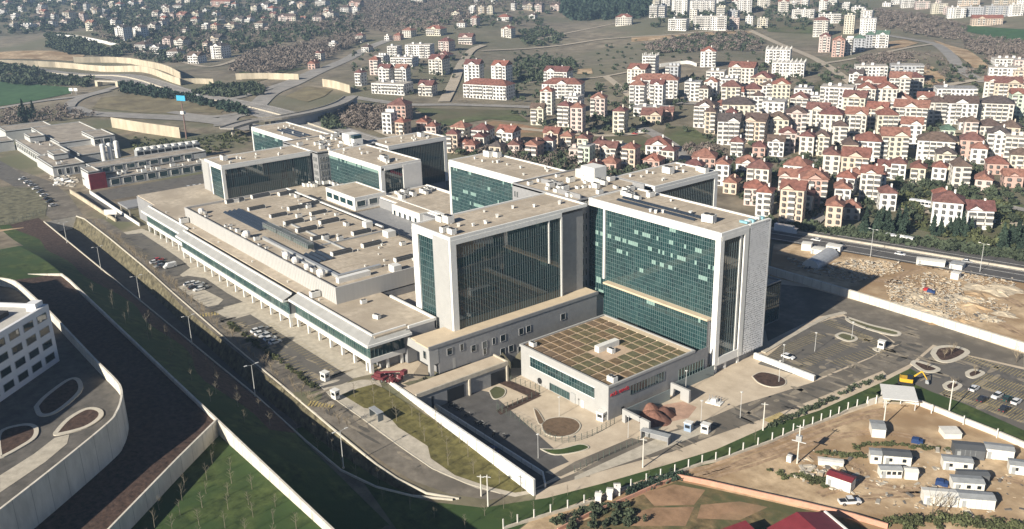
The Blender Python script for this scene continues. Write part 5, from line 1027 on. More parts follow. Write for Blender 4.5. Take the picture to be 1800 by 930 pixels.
# ================================================================ white building on the terrace
Cw = PZ(85, 537, 39.5)[:2]; a_w = math.atan2(-.74, .673)
wb = empty('white_building', (Cw[0], Cw[1], 23.6), a_w, 'white four-storey building with rows of wide windows on the curved terrace', 'building')
M_wb = mat('white_render', (.66, .66, .66), .7, var=.04, scale=.5)
MB().box(0, -24, 0, 60, 0, 15.4).build('wall', M_wb, wb); MB().box(.9, -23.1, 15.4, 59.1, -.9, 15.45).build('roof', mat('flat_roof_grey', (.45, .43, .39), .9, var=.15, scale=.3), wb)
for b_ in ((0, -.9, 15.4, 60, 0, 16.3), (0, -24, 15.4, 60, -23.1, 16.3), (0, -23.1, 15.4, .9, -.9, 16.3)): MB().box(*b_).build('parapet', M_wb, wb)
MB().box(.6, -3.8, 15.46, 3.6, -1.0, 17.6).build('roof_hut', M_wb, wb); MB().box(6, -14, 15.46, 58, -7, 16.6).build('skylight', M_black, wb)
for r_ in range(4):
    for c_ in range(9): window(wb, 3.8, 2.0, (3.4 + c_ * 5.4, .02, 1.5 + r_ * 3.75), math.pi, M_gc2 if 'M_gc2' in globals() else M_gc)
# beds and paths on the terrace
bed([(64, 716), (80, 698), (118, 670), (136, 668), (142, 684), (128, 702), (96, 726), (72, 730)], M_mulch, 1.1, z=23.6)
bed([(98, 762), (120, 738), (152, 720), (174, 722), (176, 734), (150, 752), (104, 764)], M_mulch, 1.1, z=23.6)
bed([(0, 806), (0, 762), (40, 748), (62, 752), (60, 770), (30, 790)], M_mulch, 1.0, z=23.6)
sheet('terrace_path', [(0, 836), (60, 798), (96, 770), (122, 764), (118, 780), (80, 812), (0, 866)], M_conc, .05, z=23.6, zf=lambda u, v: u * 0 + 23.6)

# ================================================================ walls, fences
def wall_line(name, pts, w, h, label, m_, base=-.4):
    mb = MB(); mb.ribbon(pts, w, h, base=base); o = tag(mb.build(name, m_), label, 'wall'); joints(o, pts, w, h if isinstance(h, (list, tuple)) else [h] * len(pts), base); return o
wall_line('lawn_wall', [(-219.6, 122.1, 6), (-200, 122.0, 5.0), (-180, 121.9, 3.6), (-160, 121.8, 2.4), (-146.6, 121.7, 1.2)], .6, [.5, 1.2, 2.0, 2.7, 3.4], 'bright white wall between the sapling lawn and the sunken court', M_wf, base=-6)
wall_line('court_wall', [(-206.2, 129.3, 0), (-180, 129.2, 0), (-152, 129, 0), (-147.6, 126, 0)], .35, 1.3, 'thin pale parapet running down the middle of the sunken court', M_wf)
wall_line('boundary_wall', [(-235, 293.2, 0), (-201, 293.1, 0), (-167, 293.1, 0), (-106, 291.3, 0), (-60, 290.5, 0)], 1.0, 3.0, 'long cream boundary wall between the access road and the rubble field', M_wallc)
wall_line('plaza_wall', W3([(1326, 629), (1380, 650), (1432, 670)], 0), .9, 1.8, 'short white wall between the plaza and the small car park', M_wf)
wall_line('kerb_wall', W3([(1342, 620), (1380, 598), (1424, 573), (1456, 557), (1486, 550)], 0), 1.6, .35, 'broad pale kerb between the small car park and the shaded road', M_conc)
M_post = mat('fence_post', (.62, .6, .55), .8, var=.06)
posts = [(885, 931), (910, 923), (939, 914), (968, 905), (998, 897), (1027, 888), (1055, 880), (1082, 871), (1109, 860), (1136, 850), (1161, 842), (1186, 834), (1210, 825), (1234, 817), (1258, 812), (1282, 804), (1306, 795), (1332, 786), (1357, 777), (1376, 769), (1394, 761), (1412, 754), (1428, 749), (1443, 743), (1459, 737), (1474, 731), (1490, 723), (1506, 718), (1524, 713)]
posts2 = [(1540, 710), (1583, 710), (1637, 727), (1693, 747), (1752, 770), (1806, 792)]
fn = empty('boundary_fence', (0, 0, 0), 0, 'row of pale concrete fence posts on a low plinth below the green verge', 'fence')
mb = MB(); mb.ribbon(W3(posts, 0), .5, .7); mb.build('plinth', M_conc, fn)
mb = MB(); mb.box(-.12, -.12, 0, .12, .12, 2.7); mb.box(-.15, -.15, 2.7, .15, .15, 2.8); fp = None
for p_ in posts:
    q_ = PZ(p_[0], p_[1], 0)
    if fp is None: fp = mb.build('post', M_post, fn, q_)
    else: o = fp.copy(); C.objects.link(o); o.location = q_
fn2 = empty('boundary_fence', (0, 0, 0), 0, 'cream wall with a few posts curving below the staff car park on the right', 'fence')
mb = MB(); mb.ribbon(smooth_line(W3([(1524, 713), (1560, 704), (1600, 708), (1640, 722), (1700, 746), (1760, 770), (1830, 800)], 0), 5), .7, 1.6); mb.build('wall', M_wallc, fn2)
for p_ in posts2: o = fp.copy(); C.objects.link(o); o.parent = fn2; o.location = PZ(p_[0], p_[1], 0)
M_pink = mat('pink_wall', (.5, .27, .19), .85, var=.12, scale=.8)
wall_line('garden_wall', W3([(1190, 842), (1240, 852), (1310, 868), (1400, 888), (1500, 912), (1560, 930)], 0), .35, 1.4, 'pink garden wall running right from the corner below the fence', M_pink)
wall_line('garden_wall', W3([(1190, 842), (1150, 858), (1100, 880), (1040, 905), (980, 935)], 0), .35, 1.0, 'pink garden wall running left from the corner below the fence', M_pink)
# mesh fence around the yard with the round bed
M_mesh = mat('green_mesh', (.10, .12, .10), .6, var=0)
def mesh_fence(pix, label, n, h=2.0, z=0):
    f_ = empty('mesh_fence', (0, 0, 0), 0, label, 'fence'); p3 = smooth_line(W3(pix, z), 4); L = []
    for a, b in zip(p3[:-1], p3[1:]): L.append(math.dist(a, b))
    tot = sum(L); mbp = MB(); mbp.box(-.06, -.06, 0, .06, .06, h); first_ = None; rail = MB()
    for k in range(n):
        s0 = tot * k / (n - 1); i = 0
        while i < len(L) - 1 and s0 > L[i]: s0 -= L[i]; i += 1
        t_ = min(1, s0 / L[i]); q_ = tuple(p3[i][j] + (p3[i + 1][j] - p3[i][j]) * t_ for j in range(3))
        if first_ is None: first_ = mbp.build('post', M_mesh, f_, q_)
        else: o = first_.copy(); C.objects.link(o); o.location = q_
    for zz in (.15, .7, 1.25, 1.8):
        for a, b in zip(p3[:-1], p3[1:]): rail.bar((a[0], a[1], a[2] + zz), (b[0], b[1], b[2] + zz), .025, 0, 3)
    stuff(rail.build('wires', M_mesh, f_)); return f_
mesh_fence([(874, 716), (880, 724), (915, 742), (950, 764), (985, 778), (1020, 774), (1050, 762), (1080, 745)], 'thin dark mesh fence around the yard with the round brown bed', 26)
mesh_fence([(890, 668), (920, 678), (950, 690), (912, 710), (874, 724)], 'thin dark mesh fence along the brown mulch strip by the planted-roof block', 18)
mesh_fence([(1010, 830), (1060, 806), (1110, 784), (1160, 762)], 'thin mesh fence beside the lane at the foot of the plaza', 16)
mesh_fence([(0, 398), (40, 388), (72, 376), (92, 366)], 'dark green site fence at the left edge beside the rough scrub', 16, 2.4, 6)

# ================================================================ lamp posts and poles
M_pole = mat('pole_grey', (.55, .55, .53), .5, metal=.2, var=0); M_polec = mat('pole_concrete', (.6, .57, .5), .8, var=.05)
def lamp(px, py, z, h, label, kind='lamp', rot=0):
    t_ = empty('street_lamp' if kind == 'lamp' else 'utility_pole', PZ(px, py, z), rot, label, 'lamp post' if kind == 'lamp' else 'utility pole')
    if kind == 'lamp':
        mb = MB(); mb.bar((0, 0, 0), (0, 0, h), .13, 0, 6, .07); mb.build('pole', M_pole, t_)
        for s_ in (-1, 1): mb = MB(); mb.bar((0, 0, h - .1), (s_ * 1.4, 0, h + .2), .05, 0, 4); mb.build('arm', M_pole, t_); MB().box(s_ * 1.7 - .45, -.14, h + .1, s_ * 1.7 + .45, .14, h + .28).build('lamp_head', M_unit, t_)
        MB().box(-.25, -.25, 0, .25, .25, .35).build('base', M_conc, t_)
    elif kind == 'pole':
        mb = MB(); mb.bar((0, 0, 0), (0, 0, h), .2, 0, 8, .13); mb.build('pole', M_polec, t_); MB().box(-.9, -.07, h - .6, .9, .07, h - .45).build('crossarm', M_pole, t_)
        for s_ in (-.8, 0, .8): mb = MB(); mb.bar((s_, 0, h - .45), (s_, 0, h - .1), .06, 0, 5); mb.build('insulator', M_dark, t_)
    else:
        mb = MB(); mb.bar((0, 0, 0), (0, 0, h), .09, 0, 5, .06); mb.build('pole', M_pole, t_); MB().box(-.3, -.3, h, .3, .3, h + .15).build('lamp_head', M_unit, t_)
    return t_
items = []
for px_, py_, h_ in ((118, 428, 9.5), (178, 476, 10), (247, 531, 10), (338, 606, 10), (449, 698, 10), (604, 823, 10.5)): items.append((lamp(px_, py_, 6 if px_ < 500 else 3, h_, '', 'lamp', 1.57), 'tall twin-arm lamp post on the edge of the sunken road', px_))
for px_, py_, z_, h_ in ((1205, 690, 0, 7), (1301, 735, 0, 8), (1369, 672, 0, 7), (1232, 745, 0, 7), (1432, 618, 0, 6.5), (1376, 640, 0, 6.5), (1497, 596, 0, 6), (983, 732, 0, 6), (946, 806, 0, 7), (1104, 770, 0, 6.5), (1530, 452, 0, 12), (1722, 480, 0, 12)): items.append((lamp(px_, py_, z_, h_, '', 'thin' if py_ > 500 else 'lamp'), 'thin lamp post standing in the lower plaza and yards' if py_ > 500 else 'tall lamp post beside the highway', px_))
label_all(items)
items = []
for px_, py_, h_ in ((858, 890, 8.5), (1130, 822, 8.5), (1341, 757, 8.5), (1668, 725, 10), (1553, 748, 7.5), (846, 873, 6)): items.append((lamp(px_, py_, 0.5 if px_ < 900 else 0, h_, '', 'pole', .6), 'pale concrete utility pole beside the green verge', px_))
label_all(items)
tp = lamp(1401, 815, 0, 11, 'utility pole with a transformer box and crossarms on the dirt site', 'pole', .3); MB().box(-.7, -.5, 6.6, .7, .5, 8.0).build('transformer', M_metal, tp); MB().box(-1.8, -.1, 6.2, 1.8, .1, 6.4).build('platform', M_pole, tp); MB().box(-2.6, -.6, 0, -1.4, .6, 1.7).build('cabinet', M_unit, tp)
# telecom mast and signs at far left
ms = empty('sign_mast', P(328, 244), .4, 'tall mast with a blue sign board on top near the service buildings', 'mast')
mb = MB(); mb.bar((0, 0, 0), (0, 0, 26), .6, 0, 6, .35); mb.build('pole', mat('mast_rust', (.2, .13, .11), .7, var=.2), ms); MB().box(-4, -.3, 26, 4, .3, 29.5).build('board', mat('sign_blue', (.06, .35, .55), .4, var=.1, scale=.3), ms); mb = MB(); mb.box(-1.5, -1, 17, 1.5, 1, 19); mb.build('antenna', M_unit, ms)
bb = empty('billboard', P(196, 384), .9, 'white billboard on legs beside the rough scrub at the left edge', 'sign'); MB().box(-3, -.15, 2.0, 3, .15, 4.4).build('board', M_wf, bb); MB().box(-2.2, -.1, 0, -2, .1, 2).build('leg', M_pole, bb); MB().box(2, -.1, 0, 2.2, .1, 2).build('leg', M_pole, bb)
sg = empty('road_sign', P(130, 166), .6, 'pair of small white road sign panels beside the green crop field', 'sign'); MB().box(-4.6, -.1, 3, -.6, .1, 5.6).build('panel', M_wf, sg); MB().box(.6, -.1, 3, 4.6, .1, 5.6).build('panel', M_wf, sg); MB().box(-2.7, -.15, 0, -2.5, .15, 3).build('leg', M_pole, sg); MB().box(2.5, -.15, 0, 2.7, .15, 3).build('leg', M_pole, sg)

# ================================================================ vehicles
M_tyre = mat('tyre', (.02, .02, .02), .9, var=0); M_carg = mat('car_glass', (.02, .025, .03), .08, var=0, spec=.8); M_rim = mat('wheel_rim', (.4, .4, .42), .3, metal=.8, var=0)
CARC = {'white': (.72, .72, .71), 'dark': (.03, .032, .037), 'grey': (.25, .26, .27), 'red': (.42, .03, .03), 'green': (.03, .07, .055), 'blue': (.03, .06, .16), 'silver': (.5, .51, .52)}
for k, c_ in CARC.items(): mat('paint_' + k, c_, .25, metal=.1, var=0, spec=.6)
CAR = {}
def loft(mb, secs, mi=0):
    """secs: list of (x, half width, z low, z high)"""
    vs = []
    for x, hw, z0, z1 in secs: vs += [(x, -hw, z0), (x, hw, z0), (x, hw * .97, z1), (x, -hw * .97, z1)]
    fs = [(0, 1, 2, 3)] + [(4 * (len(secs) - 1) + 3, 4 * (len(secs) - 1) + 2, 4 * (len(secs) - 1) + 1, 4 * (len(secs) - 1))]
    for i in range(len(secs) - 1):
        a = 4 * i; b = a + 4
        fs += [(a + k, b + k, b + (k + 1) % 4, a + (k + 1) % 4) for k in range(4)]
    mb.add(vs, fs, mi)
def _wheel(parent, x, y, r=.33):
    if 'wheel' not in CAR:
        mb = MB(); mb.bar((0, -.11, 0), (0, .11, 0), 1, 0, 12); CAR['wheel'] = mb.build('wheel', M_tyre, parent); o = CAR['wheel']
        mb = MB(); mb.bar((0, -.125, 0), (0, .125, 0), .6, 0, 10); mb.build('rim', M_rim, o)
    else: o = copy_tree(CAR['wheel'], parent)
    o.location = (x, y, r); o.scale = (r, 1, r); return o
def car(px, py, col, rot, z=None, kind='car'):
    q_ = P(px, py) if z is None else PZ(px, py, z); q_ = (q_[0], q_[1], q_[2] + .1)
    key = (col, kind)
    if key in CAR: return copy_tree(CAR[key], None, q_, rot)
    t_ = empty('parked_car' if kind == 'car' else kind, q_, rot); m_ = MATS['paint_' + col]
    if kind == 'car':
        mb = MB(); loft(mb, [(-2.15, .72, .38, .72), (-2.0, .86, .28, .9), (-1.0, .89, .25, .93), (.9, .89, .25, .92), (1.9, .84, .28, .78), (2.15, .68, .38, .66)]); mb.build('body', m_, t_)
        mb = MB(); loft(mb, [(-1.75, .74, .9, .98), (-1.2, .76, .9, 1.40), (.25, .76, .9, 1.43), (1.05, .72, .9, .95)]); mb.build('glasshouse', M_carg, t_)
        mb = MB(); loft(mb, [(-1.25, .66, 1.40, 1.46), (.2, .66, 1.42, 1.47)]); mb.build('roof', m_, t_)
        for s_ in (-1, 1): MB().box(2.08, s_ * .55 - .16, .52, 2.17, s_ * .55 + .16, .66).build('headlight', M_unit, t_); MB().box(-2.17, s_ * .58 - .14, .62, -2.1, s_ * .58 + .14, .78).build('tail_light', MATS['paint_red'], t_)
        for x_ in (-1.3, 1.35):
            for y_ in (-.8, .8): _wheel(t_, x_, y_)
    elif kind == 'pickup_truck':
        mb = MB(); loft(mb, [(-2.6, .85, .45, 1.05), (.4, .9, .4, 1.08), (1.9, .88, .4, 1.05), (2.6, .75, .5, .9)]); mb.build('body', m_, t_); mb = MB(); loft(mb, [(-.7, .78, 1.05, 1.75), (.7, .78, 1.05, 1.78), (1.4, .74, 1.05, 1.1)]); mb.build('cab', M_carg, t_); MB().box(-.7, -.7, 1.76, .65, .7, 1.82).build('roof', m_, t_); MB().box(-2.45, -.72, 1.06, -.85, .72, 1.09).build('load_bed', M_dark, t_)
        for x_ in (-1.6, 1.65):
            for y_ in (-.85, .85): _wheel(t_, x_, y_, .4)
    elif kind == 'van':
        mb = MB(); loft(mb, [(-2.5, .9, .35, 2.1), (1.0, .95, .3, 2.15), (1.7, .92, .3, 1.3), (2.5, .82, .4, 1.0)]); mb.build('body', m_, t_); mb = MB(); loft(mb, [(1.02, .8, 1.2, 2.0), (1.65, .82, 1.2, 1.32)]); mb.build('windscreen', M_carg, t_)
        for x_ in (-1.6, 1.6):
            for y_ in (-.85, .85): _wheel(t_, x_, y_, .36)
    else:   # bus / lorry
        L = 5.8 if kind == 'bus' else 4.4
        mb = MB(); mb.box(-L, -1.25, .4, L, 1.25, 3.1 if kind == 'bus' else 3.4); mb.build('body', m_, t_)
        if kind == 'bus':
            for s_ in (-1, 1):
                for k in range(6): MB().box(-L + .5 + k * 1.85, s_ * 1.26 - .02, 1.5, -L + 2.1 + k * 1.85, s_ * 1.26 + .02, 2.5).build('window', M_carg, t_)
            MB().box(L - .03, -1.1, 1.2, L + .03, 1.1, 2.6).build('windscreen', M_carg, t_); MB().box(-2, -.8, 3.1, 1, .8, 3.35).build('roof_unit', M_unit, t_)
        else: MB().box(L + .1, -1.15, .5, L + 2, 1.15, 2.6).build('cab', m_, t_); MB().box(L + 2, -1, 1.5, L + 2.04, 1, 2.4).build('windscreen', M_carg, t_)
        for x_ in (-L * .6, L * .6):
            for y_ in (-1.1, 1.1): _wheel(t_, x_, y_, .48)
    CAR[key] = t_; return t_
items = []
def cars(lst, where, rot, z=None, kind='car'):
    for px_, py_, col in lst:
        o = car(px_, py_, col, rot + rng.uniform(-.06, .06) + (math.pi if rng.random() < .3 else 0), z, kind); o['category'] = {'car': 'car', 'bus': 'bus', 'lorry': 'lorry', 'van': 'van', 'pickup_truck': 'pickup'}[kind]; o['group'] = kind + ' ' + where
        items.append((o, '%s %s %s' % (col, {'car': 'car', 'bus': 'bus', 'lorry': 'lorry', 'van': 'van', 'pickup_truck': 'pickup truck'}[kind], where), px_))
PY = math.pi / 2
cars([(279, 459, 'red'), (273, 463, 'white'), (285, 464, 'dark'), (281, 470, 'grey'), (291, 470, 'dark')], 'parked in the first bay before the colonnade', PY)
cars([(299, 471, 'white')], 'parked in the first bay before the colonnade', PY, None, 'van')
cars([(333, 502, 'white'), (342, 500, 'white'), (350, 502, 'silver'), (341, 508, 'dark'), (350, 511, 'white'), (357, 508, 'grey')], 'parked by the paved island', PY)
cars([(452, 584, 'white'), (459, 589, 'white'), (467, 593, 'silver'), (475, 598, 'white'), (484, 604, 'white'), (462, 581, 'grey')], 'parked in the long bay by the podium', PY)
cars([(1712, 686, 'white'), (1726, 705, 'dark'), (1752, 699, 'white'), (1770, 704, 'green'), (1786, 709, 'white'), (1765, 722, 'dark')], 'in the staff car park at right', PY)
cars([(1385, 630, 'white')], 'alone in the small car park behind the tower', 0.1)
cars([(40, 316, 'white'), (49, 322, 'white'), (57, 327, 'silver'), (64, 333, 'white'), (72, 339, 'grey'), (78, 345, 'white'), (84, 351, 'dark'), (88, 356, 'dark'), (94, 363, 'white')], 'in the roadside row near the left edge', PY + .3, 6)
cars([(333, 331, 'white'), (340, 330, 'white'), (347, 329, 'dark'), (353, 328, 'white')], 'beside the rear tower', PY, 6)
cars([(866, 794, 'blue')], 'in the dark of the sunken court', .1, 0)
cars([(1434, 424, 'white'), (1476, 432, 'dark'), (1582, 449, 'white'), (1700, 462, 'grey'), (60, 124, 'white'), (250, 150, 'silver'), (348, 168, 'white')], 'driving on the highway', .24)
cars([(1378, 408, 'white')], 'driving on the highway', .24, None, 'lorry')
cars([(1580, 426, 'white')], 'parked above the highway verge', .24, None, 'bus'); cars([(1620, 363, 'white')], 'parked on the back lane', .2, None, 'bus')
cars([(1493, 886, 'white')], 'parked by the red-roofed cabin', .9, 0, 'pickup_truck')
cars([(1116, 237, 'red'), (1126, 234, 'white'), (1132, 231, 'dark')], 'by the yellow block at the road end', .5)
cars([(1236, 182, 'dark'), (1256, 184, 'red'), (1500, 248, 'white')], 'on the street in the town', .6)
label_all(items)

# ================================================================ cabins and huts on the dirt site
M_cab = mat('cabin_white', (.66, .64, .58), .6, var=.08, scale=.8); M_croof = mat('cabin_roof', (.30, .31, .31), .6, var=.15, scale=.6); M_cred = mat('red_sheet', (.17, .028, .035), .55, var=.15, scale=.5); M_cdark = mat('dark_sheet', (.10, .105, .11), .6, var=.1)
items = []
def cabin(a, b, dpt, h, rm, lab, wins=2, pitch=.35, wm_=None, z=0):
    """cabin whose near long side runs between picture points a and b"""
    A_ = np.array(PZ(a[0], a[1], z)); B_ = np.array(PZ(b[0], b[1], z)); t = (B_ - A_)[:2]; L = np.linalg.norm(t); rot = math.atan2(t[1], t[0])
    o = empty('site_cabin', tuple(A_), rot, lab, 'cabin', 'cabins on the dirt site')
    MB().box(0, 0, 0, L, dpt, h).build('wall', wm_ or M_cab, o)
    mb = MB(); mb.add([(-.15, -.2, h), (L + .15, -.2, h), (L + .15, dpt / 2, h + pitch), (-.15, dpt / 2, h + pitch), (L + .15, dpt + .2, h), (-.15, dpt + .2, h)], [(0, 1, 2, 3), (3, 2, 4, 5), (0, 3, 5), (1, 4, 2), (0, 5, 4, 1)]); mb.build('roof', rm, o)
    for k in range(wins):
        x = L * (k + .5) / wins; MB().box(x - .45, -.03, 1.1, x + .45, .02, 2.0).build('window', M_carg, o)
    if L > 4 and h > 2:
        MB().box(L * .08, -.04, .1, L * .08 + .85, .02, 2.05).build('door', M_croof, o); MB().box(-.02, -.02, -.1, L + .02, dpt + .02, .12).build('base_rail', M_cdark, o)
        jt = MB()
        for k in range(1, int(L / 1.2)): jt.box(k * 1.2 - .03, -.012, .12, k * 1.2 + .03, -.002, h)
        for k in range(1, int(dpt / 1.2)): jt.box(L + .002, k * 1.2 - .03, .12, L + .012, k * 1.2 + .03, h)
        if jt.f: stuff(jt.build('panel_joints', M_croof, o))
    return o
cabin((1451, 853), (1494, 868), 3.2, 3.0, M_cred, 'white site cabin with a dark red roof beside the pickup truck', 0, .5)
cabin((1532, 769), (1556, 771), 5.0, 2.6, M_croof, 'lone white cabin with grey roof nearest the top of the dirt site', 0)
cabin((1529, 815), (1549, 817), 3.4, 2.6, M_croof, 'short white cabin touching the longer grey-roofed cabin in the middle', 1)
cabin((1552, 817), (1601, 821), 3.6, 2.7, M_cdark, 'longer white cabin with dark grey roof in the middle of the dirt site', 2)
cabin((1547, 841), (1585, 842), 2.6, 2.4, M_croof, 'low white cabin with a row of slots in the middle of the site', 4)
cabin((1590, 843), (1613, 845), 2.4, 2.2, M_cab, 'small boxy white cabin right of the low slotted one', 0)
cabin((1657, 826), (1709, 831), 3.2, 2.6, M_croof, 'white cabin with two windows left of the dark open shed', 2)
cabin((1677, 805), (1730, 810), 4.2, 2.7, M_cdark, 'dark grey-roofed cabin below the curved cream wall', 0, .35, M_cdark)
cabin((1731, 806), (1781, 812), 3.4, 2.9, M_croof, 'white cabin right of the dark grey-roofed one by the cream wall', 0)
cabin((1773, 833), (1822, 840), 3.2, 2.6, M_croof, 'white cabin cut off by the right edge of the picture', 2)
cabin((1674, 864), (1729, 868), 3.4, 2.6, M_croof, 'white cabin with bluish roof and paired windows near the lower right', 3)
cabin((1623, 888), (1683, 893), 3.4, 2.7, M_cab, 'white cabin with pale ribbed roof, left of the bottom pair', 0)
cabin((1685, 893), (1748, 898), 3.4, 2.7, M_croof, 'white cabin with grey roof, right of the bottom pair', 0)
cabin((1684, 850), (1738, 852), 2.6, 2.4, M_cdark, 'dark open-fronted shed behind the bluish-roofed cabin', 0, .3, M_cdark)
cabin((1660, 772), (1690, 772), 4.0, 1.6, M_cab, 'low flat white store against the curved cream wall', 0, .1)
cabin((1438, 818), (1482, 823), 1.8, 1.4, M_cab, 'low stack of white panels beside the transformer pole', 0, .15)
cabin((1046, 886), (1056, 887), 2, 2.2, M_cab, 'tiny white shed below the fence, leftmost of three', 0); cabin((1066, 879), (1076, 880), 2, 2.2, M_cab, 'tiny white shed below the fence, middle of three', 0); cabin((1080, 872), (1090, 872), 1.8, 2.4, M_cab, 'tiny white shed below the fence, rightmost of three', 0)
cabin((1408, 440), (1425, 442), 4, 3, M_cab, 'white container at the top left of the rubble field', 0, .1); cabin((1425, 446), (1446, 450), 4, 2.4, M_cab, 'low white container behind the arched shed', 0, .1); cabin((1451, 442), (1476, 446), 4, 2.8, M_cab, 'white container with a dark slot near the highway', 2, .1)
cabin((1610, 466), (1660, 472), 4, 2.4, M_cab, 'long pale shed at the far side of the rubble field', 0, .2); cabin((1668, 474), (1690, 478), 5, 2.6, M_croof, 'grey-roofed hut at the far side of the rubble field', 0, .2); cabin((1670, 490), (1684, 493), 3, 2.6, M_cab, 'single white container in the rubble field', 0, .1)
# house with the dark red roof at the bottom edge
rh = empty('red_roofed_house', PZ(1352, 960, 0), -.33, 'house with a large dark red sheet roof cut off by the bottom edge', 'house'); MB().box(0, 0, 0, 17, 14, 4.5).build('wall', M_cab, rh)
mb = MB(); mb.add([(-.6, -.6, 4.4), (17.6, -.6, 4.4), (17.6, 7, 6.6), (-.6, 7, 6.6), (17.6, 14.6, 4.6), (-.6, 14.6, 4.6)], [(0, 1, 2, 3), (3, 2, 4, 5), (0, 3, 5), (1, 4, 2)]); ro_ = mb.build('roof', M_cred, rh); MB().box(-.7, 14.4, 4.3, 17.7, 14.9, 4.9).build('gutter', M_wf, ro_)
rh2 = empty('red_roofed_shed', PZ(1238, 965, 0), -.33, 'lower dark red shed roof left of the large one at the bottom edge', 'shed'); MB().box(0, 0, 0, 12, 10, 3.2).build('wall', M_cab, rh2); mb = MB(); mb.add([(-.4, -.4, 3.2), (12.4, -.4, 3.2), (12.4, 10.4, 4.4), (-.4, 10.4, 4.4)], [(0, 1, 2, 3)]); mb.build('roof', M_cred, rh2)
# arched shed in the rubble
A_, B_ = PZ(1424, 471, 0), PZ(1460, 449, 0); Lh = math.dist(A_, B_); ar = empty('arched_shed', A_, math.atan2(B_[1] - A_[1], B_[0] - A_[0]), 'grey arched sheet-metal shed in the rubble field', 'shed'); mb = MB(); N_ = 10
for k in range(N_):
    t0, t1 = math.pi * k / N_, math.pi * (k + 1) / N_; mb.add([(0, 3.6 * math.cos(t0), 3.4 * math.sin(t0)), (Lh, 3.6 * math.cos(t0), 3.4 * math.sin(t0)), (Lh, 3.6 * math.cos(t1), 3.4 * math.sin(t1)), (0, 3.6 * math.cos(t1), 3.4 * math.sin(t1))], [(3, 2, 1, 0)])
mb.build('vault', mat('arch_sheet', (.4, .41, .42), .5, metal=.2, var=.15, scale=.5), ar); mb = MB(); mb.add([(0, 3.6 * math.cos(math.pi * k / N_), 3.4 * math.sin(math.pi * k / N_)) for k in range(N_ + 1)], [tuple(range(N_ + 1))]); mb.build('end_wall', M_cab, ar)
# booths, shelters and canopies
def booth(px, py, z, s, lab, rot=.2, m_=None):
    o = empty('guard_booth', PZ(px, py, z), rot, lab, 'booth'); MB().box(-s, -s * .8, 0, s, s * .8, 2.5).build('wall', m_ or M_wf, o); MB().box(-s - .15, -s * .8 - .15, 2.5, s + .15, s * .8 + .15, 2.7).build('roof', M_unit, o); MB().box(-s * .7, -s * .8 - .03, 1.1, s * .7, -s * .8, 2.0).build('window', M_carg, o); MB().box(s, -s * .5, 1.1, s + .03, s * .5, 2.0).build('window', M_carg, o); return o
booth(572, 668, 6, 1.1, 'white booth at the end of the long parking bay'); booth(1057, 738, 0, 1.1, 'white booth at the corner of the planted-roof block'); booth(1210, 757, 0, 1.0, 'blue-grey booth on the kerb island before the plaza', .3, mat('booth_blue', (.25, .32, .42), .5, var=.1)); booth(1240, 760, 0, 1.05, 'white booth at the right end of the kerb island', .3); booth(1549, 612, 0, 1.0, 'white booth on the small island of the car park'); booth(590, 700, 6, 1.0, 'small white booth at the corner of the sapling lawn')
sh = empty('bus_shelter', PZ(662, 735, 5.2), 0, 'small grey bus shelter at the edge of the sapling lawn', 'shelter'); MB().box(-2.4, -.9, 2.4, 2.4, .9, 2.55).build('roof', M_metal, sh); MB().box(-2.3, .75, .3, 2.3, .82, 2.4).build('back_panel', mat('shelter_glass', (.12, .14, .15), .1, var=0), sh)
for x_ in (-2.2, 2.2): MB().box(x_ - .07, -.8, 0, x_ + .07, .8, 2.4).build('side_panel', MATS['shelter_glass'], sh)
sh2 = empty('lane_shelter', PZ(1152, 775, 0), .35, 'dark metal shelter on the kerb island at the foot of the plaza', 'shelter'); MB().box(-4, -1, 2.4, 4, 1, 2.55).build('roof', M_metal, sh2); MB().box(-3.9, .8, 0, 3.9, .88, 2.4).build('back_panel', M_gc, sh2)
for x_ in (-3.8, 3.8): MB().box(x_ - .1, -.9, 0, x_ + .1, .9, 2.4).build('side_panel', M_gc, sh2)
cn = empty('flat_canopy', PZ(1580, 690, 3.2)[:2] + (0,), .62, 'square grey canopy on posts beside the yellow excavator', 'canopy'); MB().box(-4.6, -4.6, 3.0, 4.6, 4.6, 3.25).build('roof', M_unit, cn)
for x_ in (-4, 4):
    for y_ in (-4, 4): MB().box(x_ - .12, y_ - .12, 0, x_ + .12, y_ + .12, 3.0).build('post', M_pole, cn)
# excavator
M_yel = mat('machine_yellow', (.6, .36, .03), .5, var=.15, scale=1.); ex = empty('excavator', PZ(1592, 674, 0), .5, 'yellow excavator parked by the square canopy', 'excavator')
MB().box(-1.6, -1.3, .9, 1.8, 1.3, 2.0).build('house', M_yel, ex); MB().box(.2, -1.2, 2.0, 1.6, -.1, 3.1).build('cab', M_carg, ex); MB().box(-1.8, -1.2, 1.0, -1.6, 1.2, 2.2).build('counterweight', M_yel, ex)
for s_ in (-1, 1): mb = MB(); loft(mb, [(-2.2, .3, .25, .65), (-1.8, .3, 0, .9), (1.8, .3, 0, .9), (2.2, .3, .25, .65)]); mb.v = [(x, y + s_ * 1.1, z) for x, y, z in mb.v]; mb.build('track', M_tyre, ex)
mb = MB(); mb.bar((1.4, .5, 1.8), (4.0, .5, 4.4), .28, 0, 4, .22); mb.build('boom', M_yel, ex); mb = MB(); mb.bar((4.0, .5, 4.4), (5.6, .5, 2.0), .22, 0, 4, .16); mb.build('stick', M_yel, ex); mb = MB(); loft(mb, [(5.2, .5, .9, 2.1), (6.0, .5, .7, 1.6), (6.2, .5, .9, 1.2)]); mb.v = [(x, y + .5, z) for x, y, z in mb.v]; mb.build('bucket', M_metal, ex)
